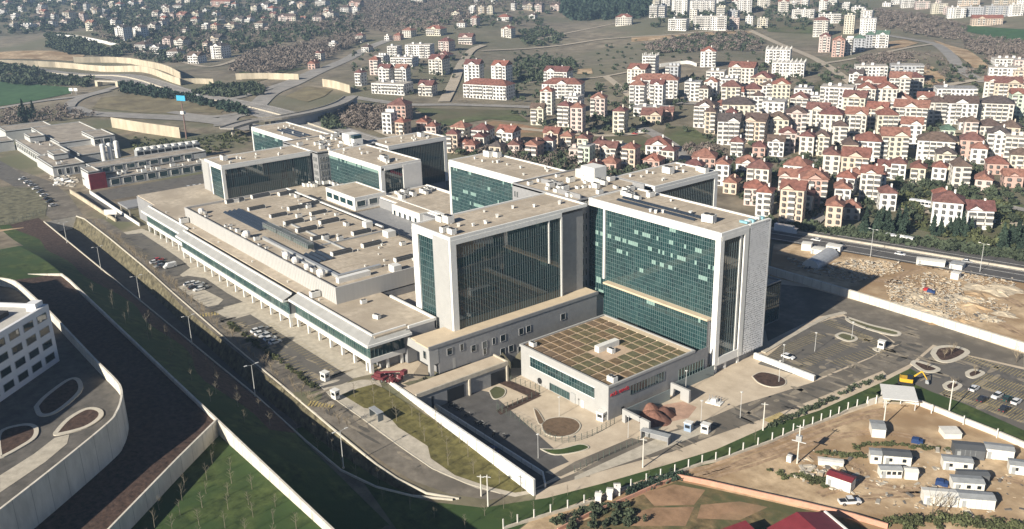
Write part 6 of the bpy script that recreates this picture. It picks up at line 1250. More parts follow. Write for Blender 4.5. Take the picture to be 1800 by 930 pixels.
# red boom lift by the podium corner
M_redm = mat('machine_red', (.13, .03, .036), .5, var=.2, scale=1.); bl = empty('boom_lift', PZ(668, 668, 6), .35, 'red boom lift with a long raised arm by the podium corner', 'boom lift')
MB().box(-2.2, -1.2, .6, 2.2, 1.2, 1.4).build('chassis', M_redm, bl); MB().box(-1.4, -.9, 1.4, 1, .9, 2.4).build('turret', M_redm, bl); mb = MB(); mb.bar((-1, 0, 2.2), (8.5, 0, 4.8), .35, 0, 4, .25); mb.build('arm', M_redm, bl); MB().box(8.4, -.9, 4.1, 9.8, .9, 5.2).build('basket', M_redm, bl)
for x_ in (-1.6, 1.6):
    for y_ in (-1.1, 1.1): _wheel(bl, x_, y_, .5)
mb = MB()
for k in range(60): x, y = rng.uniform(-3, 4), rng.uniform(-2.2, 2.2); s_ = rng.uniform(.2, .6); mb.box(x - s_, y - s_, 0, x + s_, y + s_ * .6, rng.uniform(.2, 1.2), k % 2)
q_ = PZ(682, 664, 6); tag(stuff(mb.build('scrap_heap', [M_redm, mat('scrap_pink', (.4, .25, .24), .8, var=.2)], None, q_, .3)), 'heap of reddish scrap and frames beside the boom lift', 'scrap')
# heaps of red soil on the plaza
def heap(px, py, r, h, lab, m_, z=0):
    q_ = PZ(px, py, z); vs = [(0, 0, h)]; fs = []; n = 20
    for k, (rr, hh) in enumerate(((.3, .78), (.62, .38), (1, -.02))):
        for i in range(n): t_ = 2 * math.pi * i / n; j_ = rng.uniform(.88, 1.12); vs.append((r * rr * j_ * math.cos(t_), r * rr * j_ * math.sin(t_), h * hh + (rng.uniform(-.08, .08) * h if k < 2 else 0)))
    for i in range(n):
        fs.append((0, 1 + i, 1 + (i + 1) % n))
        for k in range(2): a = 1 + k * n; b = a + n; fs.append((a + i, b + i, b + (i + 1) % n, a + (i + 1) % n))
    mb = MB(); mb.add(vs, fs); return tag(mb.build('soil_heap', m_, None, q_, 0, True), lab, 'soil heap', 'heaps of red soil on the plaza')
M_rs2 = mat('red_soil_dark', (.12, .06, .045), .95, var=.3, scale=.8, bump=.5)
heap(1150, 738, 4.6, 3.0, 'nearest heap of red soil on the plaza', M_redsoil); heap(1143, 722, 3.4, 2.6, 'red soil heap at the back left beside the portal wall', M_redsoil); heap(1168, 728, 3.4, 2.4, 'dark brown soil heap at the right of the red ones', M_rs2); heap(1140, 733, 3.0, 2.0, 'small red soil heap at the left end of the group', M_redsoil)
# motorbikes in the court and benches
items = []
for px_, py_ in ((794, 716), (806, 722), (822, 732), (838, 746), (852, 752), (846, 748), (868, 766), (886, 770)):
    o = empty('motorbike', PZ(px_, py_, 0), rng.uniform(0, 3), None, 'motorbike', 'motorbikes in the sunken court'); mb = MB(); mb.box(-.6, -.15, .45, .5, .15, .95); mb.build('frame', M_dark, o); MB().box(-.7, -.14, .95, .1, .14, 1.05).build('seat', M_tyre, o); mb = MB(); mb.bar((.55, -.35, 1.15), (.55, .35, 1.15), .04); mb.build('handlebar', M_pole, o)
    for x_ in (-.7, .7): w_ = _wheel(o, x_, 0, .32)
    items.append((o, 'small dark motorbike parked in the sunken court', px_))
label_all(items)
mm = empty('monument', PZ(1256, 708, 0), .3, 'small white plinth with dark figures on the sandy plaza', 'monument'); MB().box(-2.2, -1.4, 0, 2.2, 1.4, .35).build('slab', M_wf, mm); MB().box(-.9, -.6, .35, .6, .6, 1.3).build('plinth', M_wf, mm)
for k in range(5): x = -1.8 + k * .85; mb = MB(); mb.bar((x, .3, .35), (x + .1, .3, 1.7), .16, 0, 6, .1); mb.bar((x + .1, .3, 1.7), (x + .1, .3, 2.05), .12, 0, 6); mb.build('figure', M_gc, mm)
# long kerb bench and planter on the plaza

# rutted tracks over the dirt site
M_rut = mat('rutted_earth', (.27, .185, .115), .95, var=.3, scale=.35, col2=(.36, .255, .165), bump=.6)
for pts_, w_ in (([(1130, 850), (1240, 826), (1330, 796), (1420, 762), (1500, 735), (1560, 722)], 4.5), ([(1240, 840), (1330, 812), (1440, 775), (1540, 760), (1640, 775)], 3.2), ([(1390, 800), (1480, 812), (1520, 830), (1500, 850), (1440, 870)], 3.0), ([(1520, 850), (1620, 862), (1740, 840), (1800, 850)], 3.2), ([(1480, 880), (1560, 872), (1640, 868)], 2.8), ([(1380, 470), (1500, 490), (1600, 500), (1740, 560), (1800, 590)], 4.5), ([(1560, 500), (1640, 470), (1760, 520), (1800, 540)], 4)):
    c_ = smooth_line([PZ(x, y, 0) for x, y in pts_], 8); mb = MB()
    for s_ in (-1, 1):
        for a, b in zip(c_[:-1], c_[1:]):
            t = np.array(b[:2]) - np.array(a[:2]); t /= np.linalg.norm(t) + 1e-9; n_ = np.array((-t[1], t[0])); o_ = n_ * s_ * w_ * .25; k_ = n_ * w_ * .17 * rng.uniform(.7, 1.2)
            mb.add([(a[0] + o_[0] - k_[0], a[1] + o_[1] - k_[1], .075), (b[0] + o_[0] - k_[0], b[1] + o_[1] - k_[1], .075), (b[0] + o_[0] + k_[0], b[1] + o_[1] + k_[1], .075), (a[0] + o_[0] + k_[0], a[1] + o_[1] + k_[1], .075)], [(0, 1, 2, 3)])
    struct(mb.build('rutted_track', M_rut))
# ================================================================ rubble
def scatter_boxes(name, pix, n, smin, smax, mats, z=0, seedpts=None, flat=.5):
    poly = W2(pix, z); xs = [p[0] for p in poly]; ys = [p[1] for p in poly]; mb = MB(); k = 0
    cl = [(rng.uniform(min(xs), max(xs)), rng.uniform(min(ys), max(ys))) for _ in range(14)]
    while k < n:
        if rng.random() < .65: c_ = rng.choice(cl); x, y = rng.gauss(c_[0], 7), rng.gauss(c_[1], 5)
        else: x, y = rng.uniform(min(xs), max(xs)), rng.uniform(min(ys), max(ys))
        if not inpoly(x, y, poly): k += .05; continue
        k += 1; s_ = rng.uniform(smin, smax) * rng.choice((.5, .7, 1, 1.6)); t_ = rng.uniform(0, 3.14); tz = rng.uniform(-.5, .5); h_ = s_ * rng.uniform(.2, flat)
        c, s = math.cos(t_), math.sin(t_); vs = []; lift = rng.uniform(0, .5) if smax < .6 else 0
        for dx, dy, dz in ((-1, -1, 0), (1, -1, 0), (1, .7, 0), (-1, .8, 0), (-.8, -.9, 1), (.9, -.7, 1), (.8, .7, 1), (-.9, .6, 1)): X, Y = dx * s_ * 1.2, dy * s_ * .6; vs.append((x + c * X - s * Y, y + s * X + c * Y, z + lift + dz * h_ + tz * X * .5))
        mb.add(vs, [(0, 1, 5, 4), (1, 2, 6, 5), (2, 3, 7, 6), (3, 0, 4, 7), (4, 5, 6, 7)], rng.randrange(len(mats)))
    return stuff(mb.build(name, mats))
RM = [mat('rubble_pale', (.47, .42, .34), .9, var=.2, scale=.5), mat('rubble_grey', (.36, .33, .28), .9, var=.2, scale=.5), mat('rubble_sand', (.45, .36, .25), .95, var=.2, scale=.5), mat('rubble_dark', (.12, .11, .1), .9, var=.2), ]
for pix, n in (([(1380, 452), (1440, 470), (1500, 456), (1580, 462), (1590, 478), (1500, 498), (1440, 486), (1390, 462)], 900), ([(1555, 492), (1640, 480), (1690, 500), (1700, 540), (1640, 545), (1560, 520)], 900), ([(1560, 520), (1700, 520), (1780, 540), (1760, 570), (1640, 560), (1570, 545)], 700), ([(1640, 466), (1780, 492), (1790, 510), (1700, 500)], 260)):
    o = scatter_boxes('rubble', pix, int(n * 1.7), .14, .46, [RM[0], RM[1], RM[2], RM[2], RM[2], RM[0], RM[3]])
    o['label'] = 'broken concrete and rubble scattered over the sandy field'
mb = MB()
for k in range(30):
    px_, py_ = rng.uniform(1570, 1790), rng.uniform(505, 572)
    if py_ > 520 + (px_ - 1570) * .24 + 30: continue
    q_ = PZ(px_, py_, 0); r_ = rng.uniform(2, 5); h_ = r_ * rng.uniform(.14, .28); n = 14; vs = [(q_[0], q_[1], h_)]
    for rr, hh in ((.35, .72), (.7, .3), (1, -.05)):
        for i in range(n): t_ = 6.283 * i / n; j_ = rng.uniform(.65, 1.35); vs.append((q_[0] + r_ * rr * j_ * math.cos(t_) * 1.5, q_[1] + r_ * rr * j_ * math.sin(t_), h_ * hh * rng.uniform(.55, 1.5)))
    fs = [(0, 1 + i, 1 + (i + 1) % n) for i in range(n)] + [(1 + a * n + i, 1 + (a + 1) * n + i, 1 + (a + 1) * n + (i + 1) % n, 1 + a * n + (i + 1) % n) for a in range(2) for i in range(n)]
    mb.add(vs, fs, k % 2)
o = stuff(mb.build('spoil_mounds', [M_sand, mat('spoil_pale', (.45, .38, .28), .95, var=.25, scale=.5, bump=.9)])); o['label'] = 'sandy mounds of spoil spread over the rubble field'
scatter_boxes('site_litter', [(1380, 800), (1440, 790), (1540, 800), (1640, 790), (1800, 800), (1800, 905), (1600, 910), (1440, 850)], 260, .25, .7, RM)
scatter_boxes('site_litter', [(1380, 825), (1470, 815), (1480, 840), (1420, 850)], 60, .3, .8, RM)
scatter_boxes('yard_scrap', [(85, 312), (110, 300), (140, 318), (130, 330), (100, 326)], 160, .5, 1.4, [RM[0], M_wf, RM[1]], 6)
for px_, py_, m_ in ((1612, 778, 'paint_blue'), (1655, 852, 'paint_blue'), (1630, 512, 'paint_red'), (1636, 515, 'paint_blue')):
    q_ = PZ(px_, py_, 0); mb = MB(); mb.box(-1.4, -.9, 0, 1.4, .9, .9); mb.box(-1.2, -.8, .9, .4, .7, 1.3); tag(mb.build('tarpaulin', MATS[m_], None, q_, .4), ('blue tarpaulin bundle' if 'blue' in m_ else 'red tarpaulin bundle') + {1612: ' right of the lone cabin on the dirt site', 1655: ' left of the bluish-roofed cabin', 1630: ' in the rubble field', 1636: ' beside the red bundle in the rubble'}[px_], 'tarpaulin')
# rear wing of the white building (outside the frame; its shadow falls over the bank)
mb = MB(); mb.box(-338, -5, 15, -266, 20.5, 38); ca, sa = math.cos(-a_w), math.sin(-a_w)
mb.v = [((x - Cw[0]) * ca - (y - Cw[1]) * sa, (x - Cw[0]) * sa + (y - Cw[1]) * ca, z - 23.6) for x, y, z in mb.v]; mb.build('rear_wing', M_wb, wb)

# ================================================================ vegetation
M_leafd = mat('leaf_dark', (.036, .05, .03), .9, var=.4, scale=.12, col2=(.062, .078, .045)); M_leafc = mat('leaf_conifer', (.02, .037, .026), .9, var=.35, scale=.15, col2=(.038, .06, .04)); M_leafo = mat('leaf_olive', (.06, .068, .03), .9, var=.35, scale=.2, col2=(.09, .1, .045))
M_twig = mat('bare_twigs', (.125, .10, .085), .95, var=.35, scale=.12, col2=(.18, .15, .128)); M_bark = mat('bark', (.12, .095, .07), .95, var=.2, scale=2.); M_sap = mat('sapling_stem', (.2, .175, .13), .9, var=.1, scale=2.)
def quads(centers, sizes, aniso=1.0):
    """leaf faces: centers (n,3), sizes (n,): random orientation"""
    n = len(centers); a = nrng.normal(size=(n, 3)); a /= np.linalg.norm(a, axis=1)[:, None]; b = nrng.normal(size=(n, 3)); b -= (a * b).sum(1)[:, None] * a; b /= np.linalg.norm(b, axis=1)[:, None]
    s = sizes[:, None]; c = centers
    return np.stack([c - a * s - b * s * aniso, c + a * s - b * s * aniso, c + a * s + b * s * aniso * .7, c - a * s * .8 + b * s * aniso], 1)
def quad_mesh(name, Q, material):
    n = len(Q); me = bpy.data.meshes.new(name); me.vertices.add(4 * n); me.vertices.foreach_set('co', Q.reshape(-1).astype(np.float32)); me.loops.add(4 * n); me.loops.foreach_set('vertex_index', np.arange(4 * n, dtype=np.int32)); me.polygons.add(n); me.polygons.foreach_set('loop_start', np.arange(0, 4 * n, 4, dtype=np.int32))
    me.materials.append(material); me.update(calc_edges=True); return me
def crown_pts(n, rx, ry, rz, lumps=5):
    c = nrng.normal(size=(lumps, 3)); c /= np.linalg.norm(c, axis=1)[:, None]; c *= nrng.uniform(.25, .6, (lumps, 1)); k = nrng.integers(0, lumps, n)
    d = nrng.normal(size=(n, 3)); d /= np.linalg.norm(d, axis=1)[:, None]; d *= nrng.uniform(.45, 1, (n, 1)) ** .5 * .55
    return (c[k] + d) * np.array([rx, ry, rz])
def woodland(name, label, pix, n, kind, r, h, material, excl=8, leaf=None, per=None):
    poly = W2(pix); xs = np.array([p[0] for p in poly]); ys = np.array([p[1] for p in poly]); pts = []; tries = 0; hp = np.array(HOUSE_PTS)
    while len(pts) < n and tries < n * 12:
        tries += 1; x, y = rng.uniform(xs.min(), xs.max()), rng.uniform(ys.min(), ys.max())
        if not inpoly(x, y, poly): continue
        if excl and (np.hypot(hp[:, 0] - x, hp[:, 1] - y) < excl).any(): continue
        pts.append((x, y))
    if not pts: return
    pts = np.array(pts); z = T(pts[:, 0], pts[:, 1]); Q = []
    for (x, y), z0 in zip(pts, z):
        rr = r * rng.uniform(.6, 1.35); hh = h * rng.uniform(.6, 1.3); m_ = per or (26 if kind != 'conifer' else 30)
        if kind == 'conifer':
            t = nrng.uniform(0, 1, m_) ** 1.3; ph = nrng.uniform(0, 6.28, m_); rad = rr * (1 - t) * nrng.uniform(.5, 1, m_); c = np.stack([x + rad * np.cos(ph), y + rad * np.sin(ph), z0 + .08 * hh + t * hh * .95], -1); Q.append(quads(c, nrng.uniform(.25, .5, m_) * rr, 1.0))
        else:
            c = crown_pts(m_, rr, rr, hh * .42, 4) + np.array([x, y, z0 + hh * .52]); Q.append(quads(c, nrng.uniform(.16, .34, m_) * rr * (leaf or 1), .8 if kind == 'leafy' else .35))
    o = stuff(link(name, quad_mesh(name, np.concatenate(Q), material))); o['label'] = label; return o
WOODS = [
 ('woodland', 'dark wood between the houses of the hillside estate', [(150, 42), (300, 30), (420, 18), (640, 8), (640, 60), (520, 76), (430, 92), (320, 112), (220, 100), (170, 70)], 1500, 'leafy', 4.6, 8, M_leafd),
 ('woodland', 'bare brown wood between the houses of the hillside estate', [(150, 42), (300, 30), (420, 18), (640, 8), (640, 60), (520, 76), (430, 92), (320, 112), (220, 100), (170, 70)], 700, 'bare', 4.6, 8, M_twig),
 ('woodland', 'dark wood on the hill at the top left', [(-40, 2), (200, -8), (640, -14), (640, 10), (300, 36), (150, 52), (-40, 64)], 1500, 'leafy', 5.5, 9, M_leafd),
 ('woodland', 'bare wood on the slope above the road bridge', [(430, 62), (640, 52), (760, 20), (820, -6), (640, -4), (640, 20)], 700, 'bare', 5, 9, M_twig),
 ('woodland', 'bare brown wood in the valley above the cream walls', [(400, 125), (440, 96), (520, 84), (620, 62), (640, 72), (590, 96), (540, 116), (470, 136)], 700, 'bare', 4.6, 8, M_twig),
 ('woodland', 'bare brown wood along the ridge at top centre', [(640, -8), (1000, -12), (990, 14), (880, 12), (770, 52), (690, 62), (640, 52)], 1300, 'bare', 5, 9, M_twig),
 ('woodland', 'dark shrubs among the ridge houses', [(640, -8), (1000, -12), (990, 20), (960, 46), (780, 56), (690, 62)], 420, 'leafy', 4.5, 7, M_leafd),
 ('woodland', 'dense dark conifer wood at the top centre', [(985, 26), (990, -4), (1145, -10), (1145, 24), (1120, 36), (1080, 34), (1010, 38)], 620, 'conifer', 4.2, 20, M_leafc),
 ('woodland', 'dark thicket on the grey slope beside the dirt track', [(912, 56), (960, 50), (990, 68), (982, 80), (920, 82)], 110, 'leafy', 4, 6, M_leafd),
 ('woodland', 'dark thicket behind the long red-roofed block', [(898, 142), (910, 106), (960, 98), (1022, 112), (1000, 136), (952, 146)], 170, 'leafy', 3.8, 6, M_leafd),
 ('woodland', 'brown brush below the skyline blocks', [(1128, 80), (1200, 66), (1300, 58), (1342, 72), (1330, 90), (1240, 92), (1150, 97)], 260, 'bare', 4.4, 6, M_twig),
 ('woodland', 'dark shrubs below the skyline blocks', [(1128, 80), (1200, 66), (1300, 58), (1342, 72), (1330, 90), (1240, 92), (1150, 97)], 150, 'leafy', 4, 5, M_leafd),
 ('woodland', 'dark hedge below the highway at the left edge', [(-30, 112), (60, 122), (162, 142), (160, 154), (100, 152), (-30, 138)], 300, 'leafy', 4, 6, M_leafd),
 ('woodland', 'dark brush on the slope above the cream walls', [(82, 62), (150, 72), (215, 94), (205, 101), (120, 96), (85, 84)], 320, 'leafy', 4.2, 5, M_leafd),
 ('woodland', 'dark trees along the loop road', [(212, 150), (300, 164), (430, 194), (440, 206), (400, 198), (330, 180), (215, 166)], 260, 'leafy', 3.4, 6, M_leafc),
 ('woodland', 'dark trees beside the highway near the bridge', [(380, 150), (460, 150), (470, 168), (400, 172), (340, 166)], 150, 'leafy', 3.6, 5, M_leafd),
 ('woodland', 'bare thicket in the hollow below the ring road', [(590, 197), (640, 190), (725, 192), (720, 205), (660, 232), (610, 222)], 330, 'bare', 3.4, 6, M_twig),
 ('woodland', 'dark shrubs behind the rear tower', [(545, 206), (575, 202), (605, 228), (575, 230)], 70, 'leafy', 3, 5, M_leafd),
 ('woodland', 'bare brush beside the pink block', [(1500, 104), (1560, 94), (1610, 96), (1590, 112), (1520, 120)], 120, 'bare', 3.6, 4, M_twig),
 ('woodland', 'bare brush on the slope at the top right', [(1540, 18), (1640, 30), (1700, 48), (1690, 72), (1600, 62), (1540, 46)], 420, 'bare', 4.4, 6, M_twig),
 ('woodland', 'bare brush at the far right edge of the slope', [(1690, 60), (1830, 76), (1830, 110), (1740, 110), (1700, 90)], 260, 'bare', 4.4, 5, M_twig),
 ('woodland', 'bare thicket beside the junction in the town', [(1196, 262), (1258, 262), (1292, 292), (1232, 292)], 120, 'bare', 3, 5, M_twig),
 ('town_trees', 'garden trees and shrubs scattered through the town', [(1200, 130), (1400, 110), (1600, 120), (1800, 110), (1830, 340), (1640, 300), (1420, 292), (1230, 250)], 520, 'leafy', 2.9, 5, M_leafd),
 ('town_trees', 'garden trees and shrubs near the highway', [(1230, 280), (1500, 290), (1800, 320), (1800, 400), (1640, 392), (1560, 384), (1400, 396), (1290, 350)], 260, 'leafy', 2.6, 5, M_leafd),
 ('town_trees', 'bare garden trees behind the tower roofs', [(770, 225), (860, 250), (1000, 262), (1200, 290), (1290, 330), (1200, 320), (1000, 310), (800, 275)], 240, 'bare', 2.8, 5, M_twig),
 ('town_trees', 'dark garden trees behind the tower roofs', [(770, 225), (860, 250), (1000, 262), (1200, 290), (1290, 330), (1200, 320), (1000, 310), (800, 275)], 170, 'leafy', 2.8, 5, M_leafd),
 ('town_trees', 'dark trees among the blocks of the middle quarter', [(900, 150), (1100, 150), (1210, 180), (1210, 240), (1000, 240), (900, 210)], 130, 'leafy', 3, 5, M_leafd),
 ('town_trees', 'dark trees among the white cluster', [(620, 85), (800, 80), (900, 150), (900, 180), (620, 165)], 140, 'leafy', 2.8, 5, M_leafd),
 ('town_trees', 'dark trees among the skyline blocks', [(1130, 4), (1500, -6), (1560, 30), (1440, 60), (1330, 58), (1150, 60)], 420, 'leafy', 4.4, 8, M_leafd),
 ('hedge', 'clipped dark hedge on the highway verge', [(1350, 388), (1500, 409), (1700, 437), (1830, 456), (1830, 466), (1700, 447), (1500, 418), (1350, 398)], 420, 'leafy', 2.4, 3.2, M_leafd),
 ('meadow_scrub', 'scrub and small trees on the meadow right of the highway houses', [(1560, 340), (1640, 338), (1830, 372), (1830, 440), (1740, 440), (1620, 410)], 170, 'leafy', 2.2, 3.5, M_leafo),
 ('field_scrub', 'low dark scrub dotted over the bare slopes', [(900, 90), (1100, 72), (1330, 62), (1420, 100), (1360, 110), (1200, 110), (1060, 130), (930, 140)], 130, 'leafy', 2.4, 2.6, M_leafd),
 ('field_scrub', 'low brown scrub on the slope between the track and the town', [(1460, 118), (1620, 90), (1720, 130), (1640, 150), (1540, 140)], 130, 'bare', 2.6, 2.4, M_twig),
 ('loop_scrub', 'scrub on the ground around the service buildings', [(200, 240), (330, 250), (420, 230), (445, 250), (350, 275), (240, 262)], 160, 'leafy', 1.8, 2.2, M_leafo),
 ('town_trees', 'bare trees between the service buildings and the loop', [(-20, 200), (110, 190), (180, 205), (120, 212), (0, 225)], 120, 'bare', 3, 5, M_twig)]
for nm, lab, pix, n, kind, r_, h_, m_ in WOODS: woodland(nm, lab, pix, n, kind, r_, h_, m_)
# hedges and shrubs close by
def strip_hedge(name, label, pix, w, n, r, h, m_, z=None, per=40):
    p3 = smooth_line(W3(pix, z), 6); Q = []
    for k in range(n):
        i = rng.randrange(len(p3) - 1); t_ = rng.random(); x = p3[i][0] + (p3[i + 1][0] - p3[i][0]) * t_ + rng.gauss(0, w / 2.5); y = p3[i][1] + (p3[i + 1][1] - p3[i][1]) * t_ + rng.gauss(0, w / 2.5); zz = p3[i][2] + (p3[i + 1][2] - p3[i][2]) * t_
        rr = r * rng.uniform(.6, 1.3); hh = h * rng.uniform(.6, 1.3); Q.append(quads(crown_pts(per, rr, rr, hh / 2, 4) + np.array([x, y, zz + hh / 2]), nrng.uniform(.1, .24, per) * rr, .9))
    o = stuff(link(name, quad_mesh(name, np.concatenate(Q), m_))); o['label'] = label; return o
strip_hedge('hedge', 'low dry hedge along the long parking bay', [(402, 568), (440, 598), (500, 642), (556, 684)], 1.4, 130, .8, 1.0, M_leafo, 6)
strip_hedge('hedge', 'low dark hedge along the access road on the right', [(1350, 752), (1400, 730), (1450, 708), (1500, 684), (1550, 664)], 1.2, 90, .9, 1.2, M_leafd, 0)
strip_hedge('shrubs', 'round dark garden bushes at the bottom edge', [(990, 935), (1020, 918), (1060, 902), (1100, 896), (1080, 920), (1040, 932)], 6, 46, 1.3, 1.7, M_leafd, 0, 90)
strip_hedge('shrubs', 'dark netting of creepers along the lower fence', [(1100, 872), (1130, 858), (1165, 846), (1195, 838)], 1.6, 90, .9, 1.6, M_leafc, 0)
strip_hedge('weeds', 'rough weeds between the site cabins', [(1500, 788), (1540, 780), (1600, 786), (1660, 790)], 1.6, 60, .8, .6, M_leafo, 0); strip_hedge('weeds', 'rough weeds below the first cabin row', [(1440, 796), (1480, 800), (1520, 802)], 1.4, 50, .8, .7, M_leafo, 0); strip_hedge('weeds', 'rough weeds by the transformer pole', [(1370, 835), (1420, 840), (1450, 850)], 2.6, 70, .9, .7, M_leafo, 0); strip_hedge('weeds', 'rough dark scrub at the lower right corner', [(1570, 925), (1650, 915), (1740, 925), (1800, 930)], 3, 120, 1.2, 1.4, M_leafo, 0)
sheet('garden_plot', [(1130, 868), (1185, 852), (1240, 862), (1220, 888), (1150, 890)], M_fielddirt, .1, **Z0); sheet('garden_plot', [(1100, 905), (1150, 893), (1220, 892), (1205, 925), (1110, 925)], M_fielddirt, .1, **Z0); sheet('garden_plot', [(1232, 888), (1300, 882), (1350, 892), (1300, 915), (1225, 912)], M_fielddirt, .1, **Z0); sheet('garden_ground', [(985, 935), (1100, 882), (1190, 846), (1310, 872), (1500, 915), (1540, 940)], mat('garden_soil', (.10, .085, .04), .95, var=.45, scale=.35, col2=(.19, .135, .07), big=(.12, (.085, .09, .04)), bump=.5), .075, **Z0)
# ---------------------------------------------------------------- single trees
def sapling_mesh(seed, h):
    r_ = random.Random(seed); mb = MB(); mb.bar((0, 0, 0), (r_.uniform(-.1, .1), r_.uniform(-.1, .1), h), .07, 0, 4, .02); tw = MB()
    for k in range(14):
        z = h * r_.uniform(.35, .97); t_ = r_.uniform(0, 6.28); L = (h - z) * .3 + .35; tw.bar((0, 0, z), (L * math.cos(t_), L * math.sin(t_), z + L * r_.uniform(.7, 1.4)), .025, 0, 3, .01)
    return mb, tw
SAP = []
for s_ in range(4):
    t_ = empty('sapling', (0, 0, -50)); a, b = sapling_mesh(s_, 3.6 + s_ * .4); a.build('stem', M_sap, t_); stuff(b.build('twigs', M_sap, t_)); SAP.append([t_, False])
def sapling(q_, label, group, sc=1.):
    k = rng.choice(SAP)
    if not k[1]: o = k[0]; k[1] = True; o.location = q_; o.rotation_euler = (0, 0, rng.uniform(0, 6))
    else: o = copy_tree(k[0], None, q_, rng.uniform(0, 6))
    o.scale = (sc,) * 3; tag(o, label, 'sapling', group); return o
def grid_in(poly, su, sv, jit):
    xs = [p[0] for p in poly]; ys = [p[1] for p in poly]; out = []; x = min(xs) + su / 2; i = 0
    while x < max(xs):
        y = min(ys) + sv / 2 + (i % 2) * sv / 2
        while y < max(ys):
            X, Y = x + rng.uniform(-jit, jit), y + rng.uniform(-jit, jit)
            if inpoly(X, Y, poly): out.append((X, Y))
            y += sv
        x += su; i += 1
    return out
for x, y in grid_in(W2(LAWN), 6.2, 5.2, .8): sapling((x, y, float(T(x, y))), 'thin bare sapling on the dry lawn beside the bright white wall', 'saplings on the dry lawn', rng.uniform(.9, 1.3))
for x, y in grid_in([(-198, 64), (-135, 64), (-135, 0), (-150, 12), (-186, 52)], 5.5, 5.5, .8): sapling((x, y, 13.4 + .035 * (x + 190) + .02 * (y - 60)), 'thin bare sapling on the walled green lawn at bottom left', 'saplings on the walled green lawn', rng.uniform(.8, 1.1))
for x, y in grid_in([(-330, 70), (-200, 70), (-200, 86), (-330, 82)], 9, 6, 1.2): sapling((x, y, float(HL(x, y))), 'thin bare sapling on the shaded bank above the sunken road', 'saplings on the shaded bank', rng.uniform(.9, 1.2))
for x, y in grid_in([(-215, 90), (-185, 90), (-172, 96), (-185, 97), (-215, 95)], 6, 3.5, .6): sapling((x, y, .06), 'thin bare sapling in the dark sunken lawn', 'saplings in the sunken lawn', 1.2)
for x, y in grid_in(W2([(700, 930), (660, 865), (760, 888), (860, 898), (960, 880), (1180, 820), (1345, 758), (1345, 772), (1180, 830), (1000, 888), (920, 925)]), 6.5, 6, 1.): sapling((x, y, float(T(x, y))), 'thin bare sapling on the green verge above the fence', 'saplings on the green verge', rng.uniform(.7, 1.0))
# bare shrubs along the hospital road edge
def bare_mesh(seed, h, spread):
    r_ = random.Random(seed); mb = MB(); tw = MB(); mb.bar((0, 0, 0), (0, 0, h * .45), .1, 0, 4, .06)
    for k in range(9):
        t_ = r_.uniform(0, 6.28); L = spread * r_.uniform(.4, 1); z = h * r_.uniform(.2, .45); e = (L * math.cos(t_), L * math.sin(t_), h * r_.uniform(.65, 1.)); tw.bar((0, 0, z), e, .045, 0, 3, .015)
        for j in range(4): f_ = r_.uniform(.4, .95); p = tuple(a * f_ for a in (e[0], e[1])) + (z + (e[2] - z) * f_,); tw.bar(p, (p[0] + r_.uniform(-.7, .7), p[1] + r_.uniform(-.7, .7), p[2] + r_.uniform(.3, .9)), .025, 0, 3, .01)
    return mb, tw
BARE = []
for s_ in range(4):
    t_ = empty('bare_shrub', (0, 0, -50)); a, b = bare_mesh(s_ + 9, 3.4 + .4 * s_, 1.3 + .2 * s_); a.build('stem', M_bark, t_); stuff(b.build('twigs', mat('dry_twig', (.27, .22, .15), .95, var=.2, scale=2.), t_)); BARE.append([t_, False])
def bare(q_, label, group, sc=1.):
    k = rng.choice(BARE)
    if not k[1]: o = k[0]; k[1] = True; o.location = q_
    else: o = copy_tree(k[0], None, q_, rng.uniform(0, 6))
    o.scale = (sc,) * 3; tag(o, label, 'shrub', group); return o
for k in range(95):
    u_ = -455 + k * 2.75 + rng.uniform(-1, 1); v_ = float(np.interp(u_, [-460, -420, -370, -330, -270, -230, -195], [105.4, 105, 103.6, 101.8, 99.2, 98.2, 98.4])) + rng.uniform(-.6, .9)
    bare((u_, v_, 6), 'leafless dry shrub on the edge between hospital road and sunken road', 'dry shrubs on the road edge', rng.uniform(.5, 1.15))
for px_, py_, s_ in ((1666, 626, 1.), (1672, 622, .9), (1716, 658, .7), (1678, 680, .7), (1626, 646, .6), (1634, 650, .6), (1788, 636, 1.)): pass
items = []
for px_, py_, s_ in ((1672, 624, 1.2), (1660, 630, .8), (1714, 660, .9), (1676, 682, .9), (1630, 648, .7), (1786, 638, 1.2), (1638, 908, 1.6), (1660, 905, 1.5)): o = bare(PZ(px_, py_, 0), None, 'bare trees in the car park beds', s_); items.append((o, 'leafless young tree in a bed of the right-hand car park' if py_ < 800 else 'leafless bush at the bottom edge below the cabins', px_))
label_all(items)
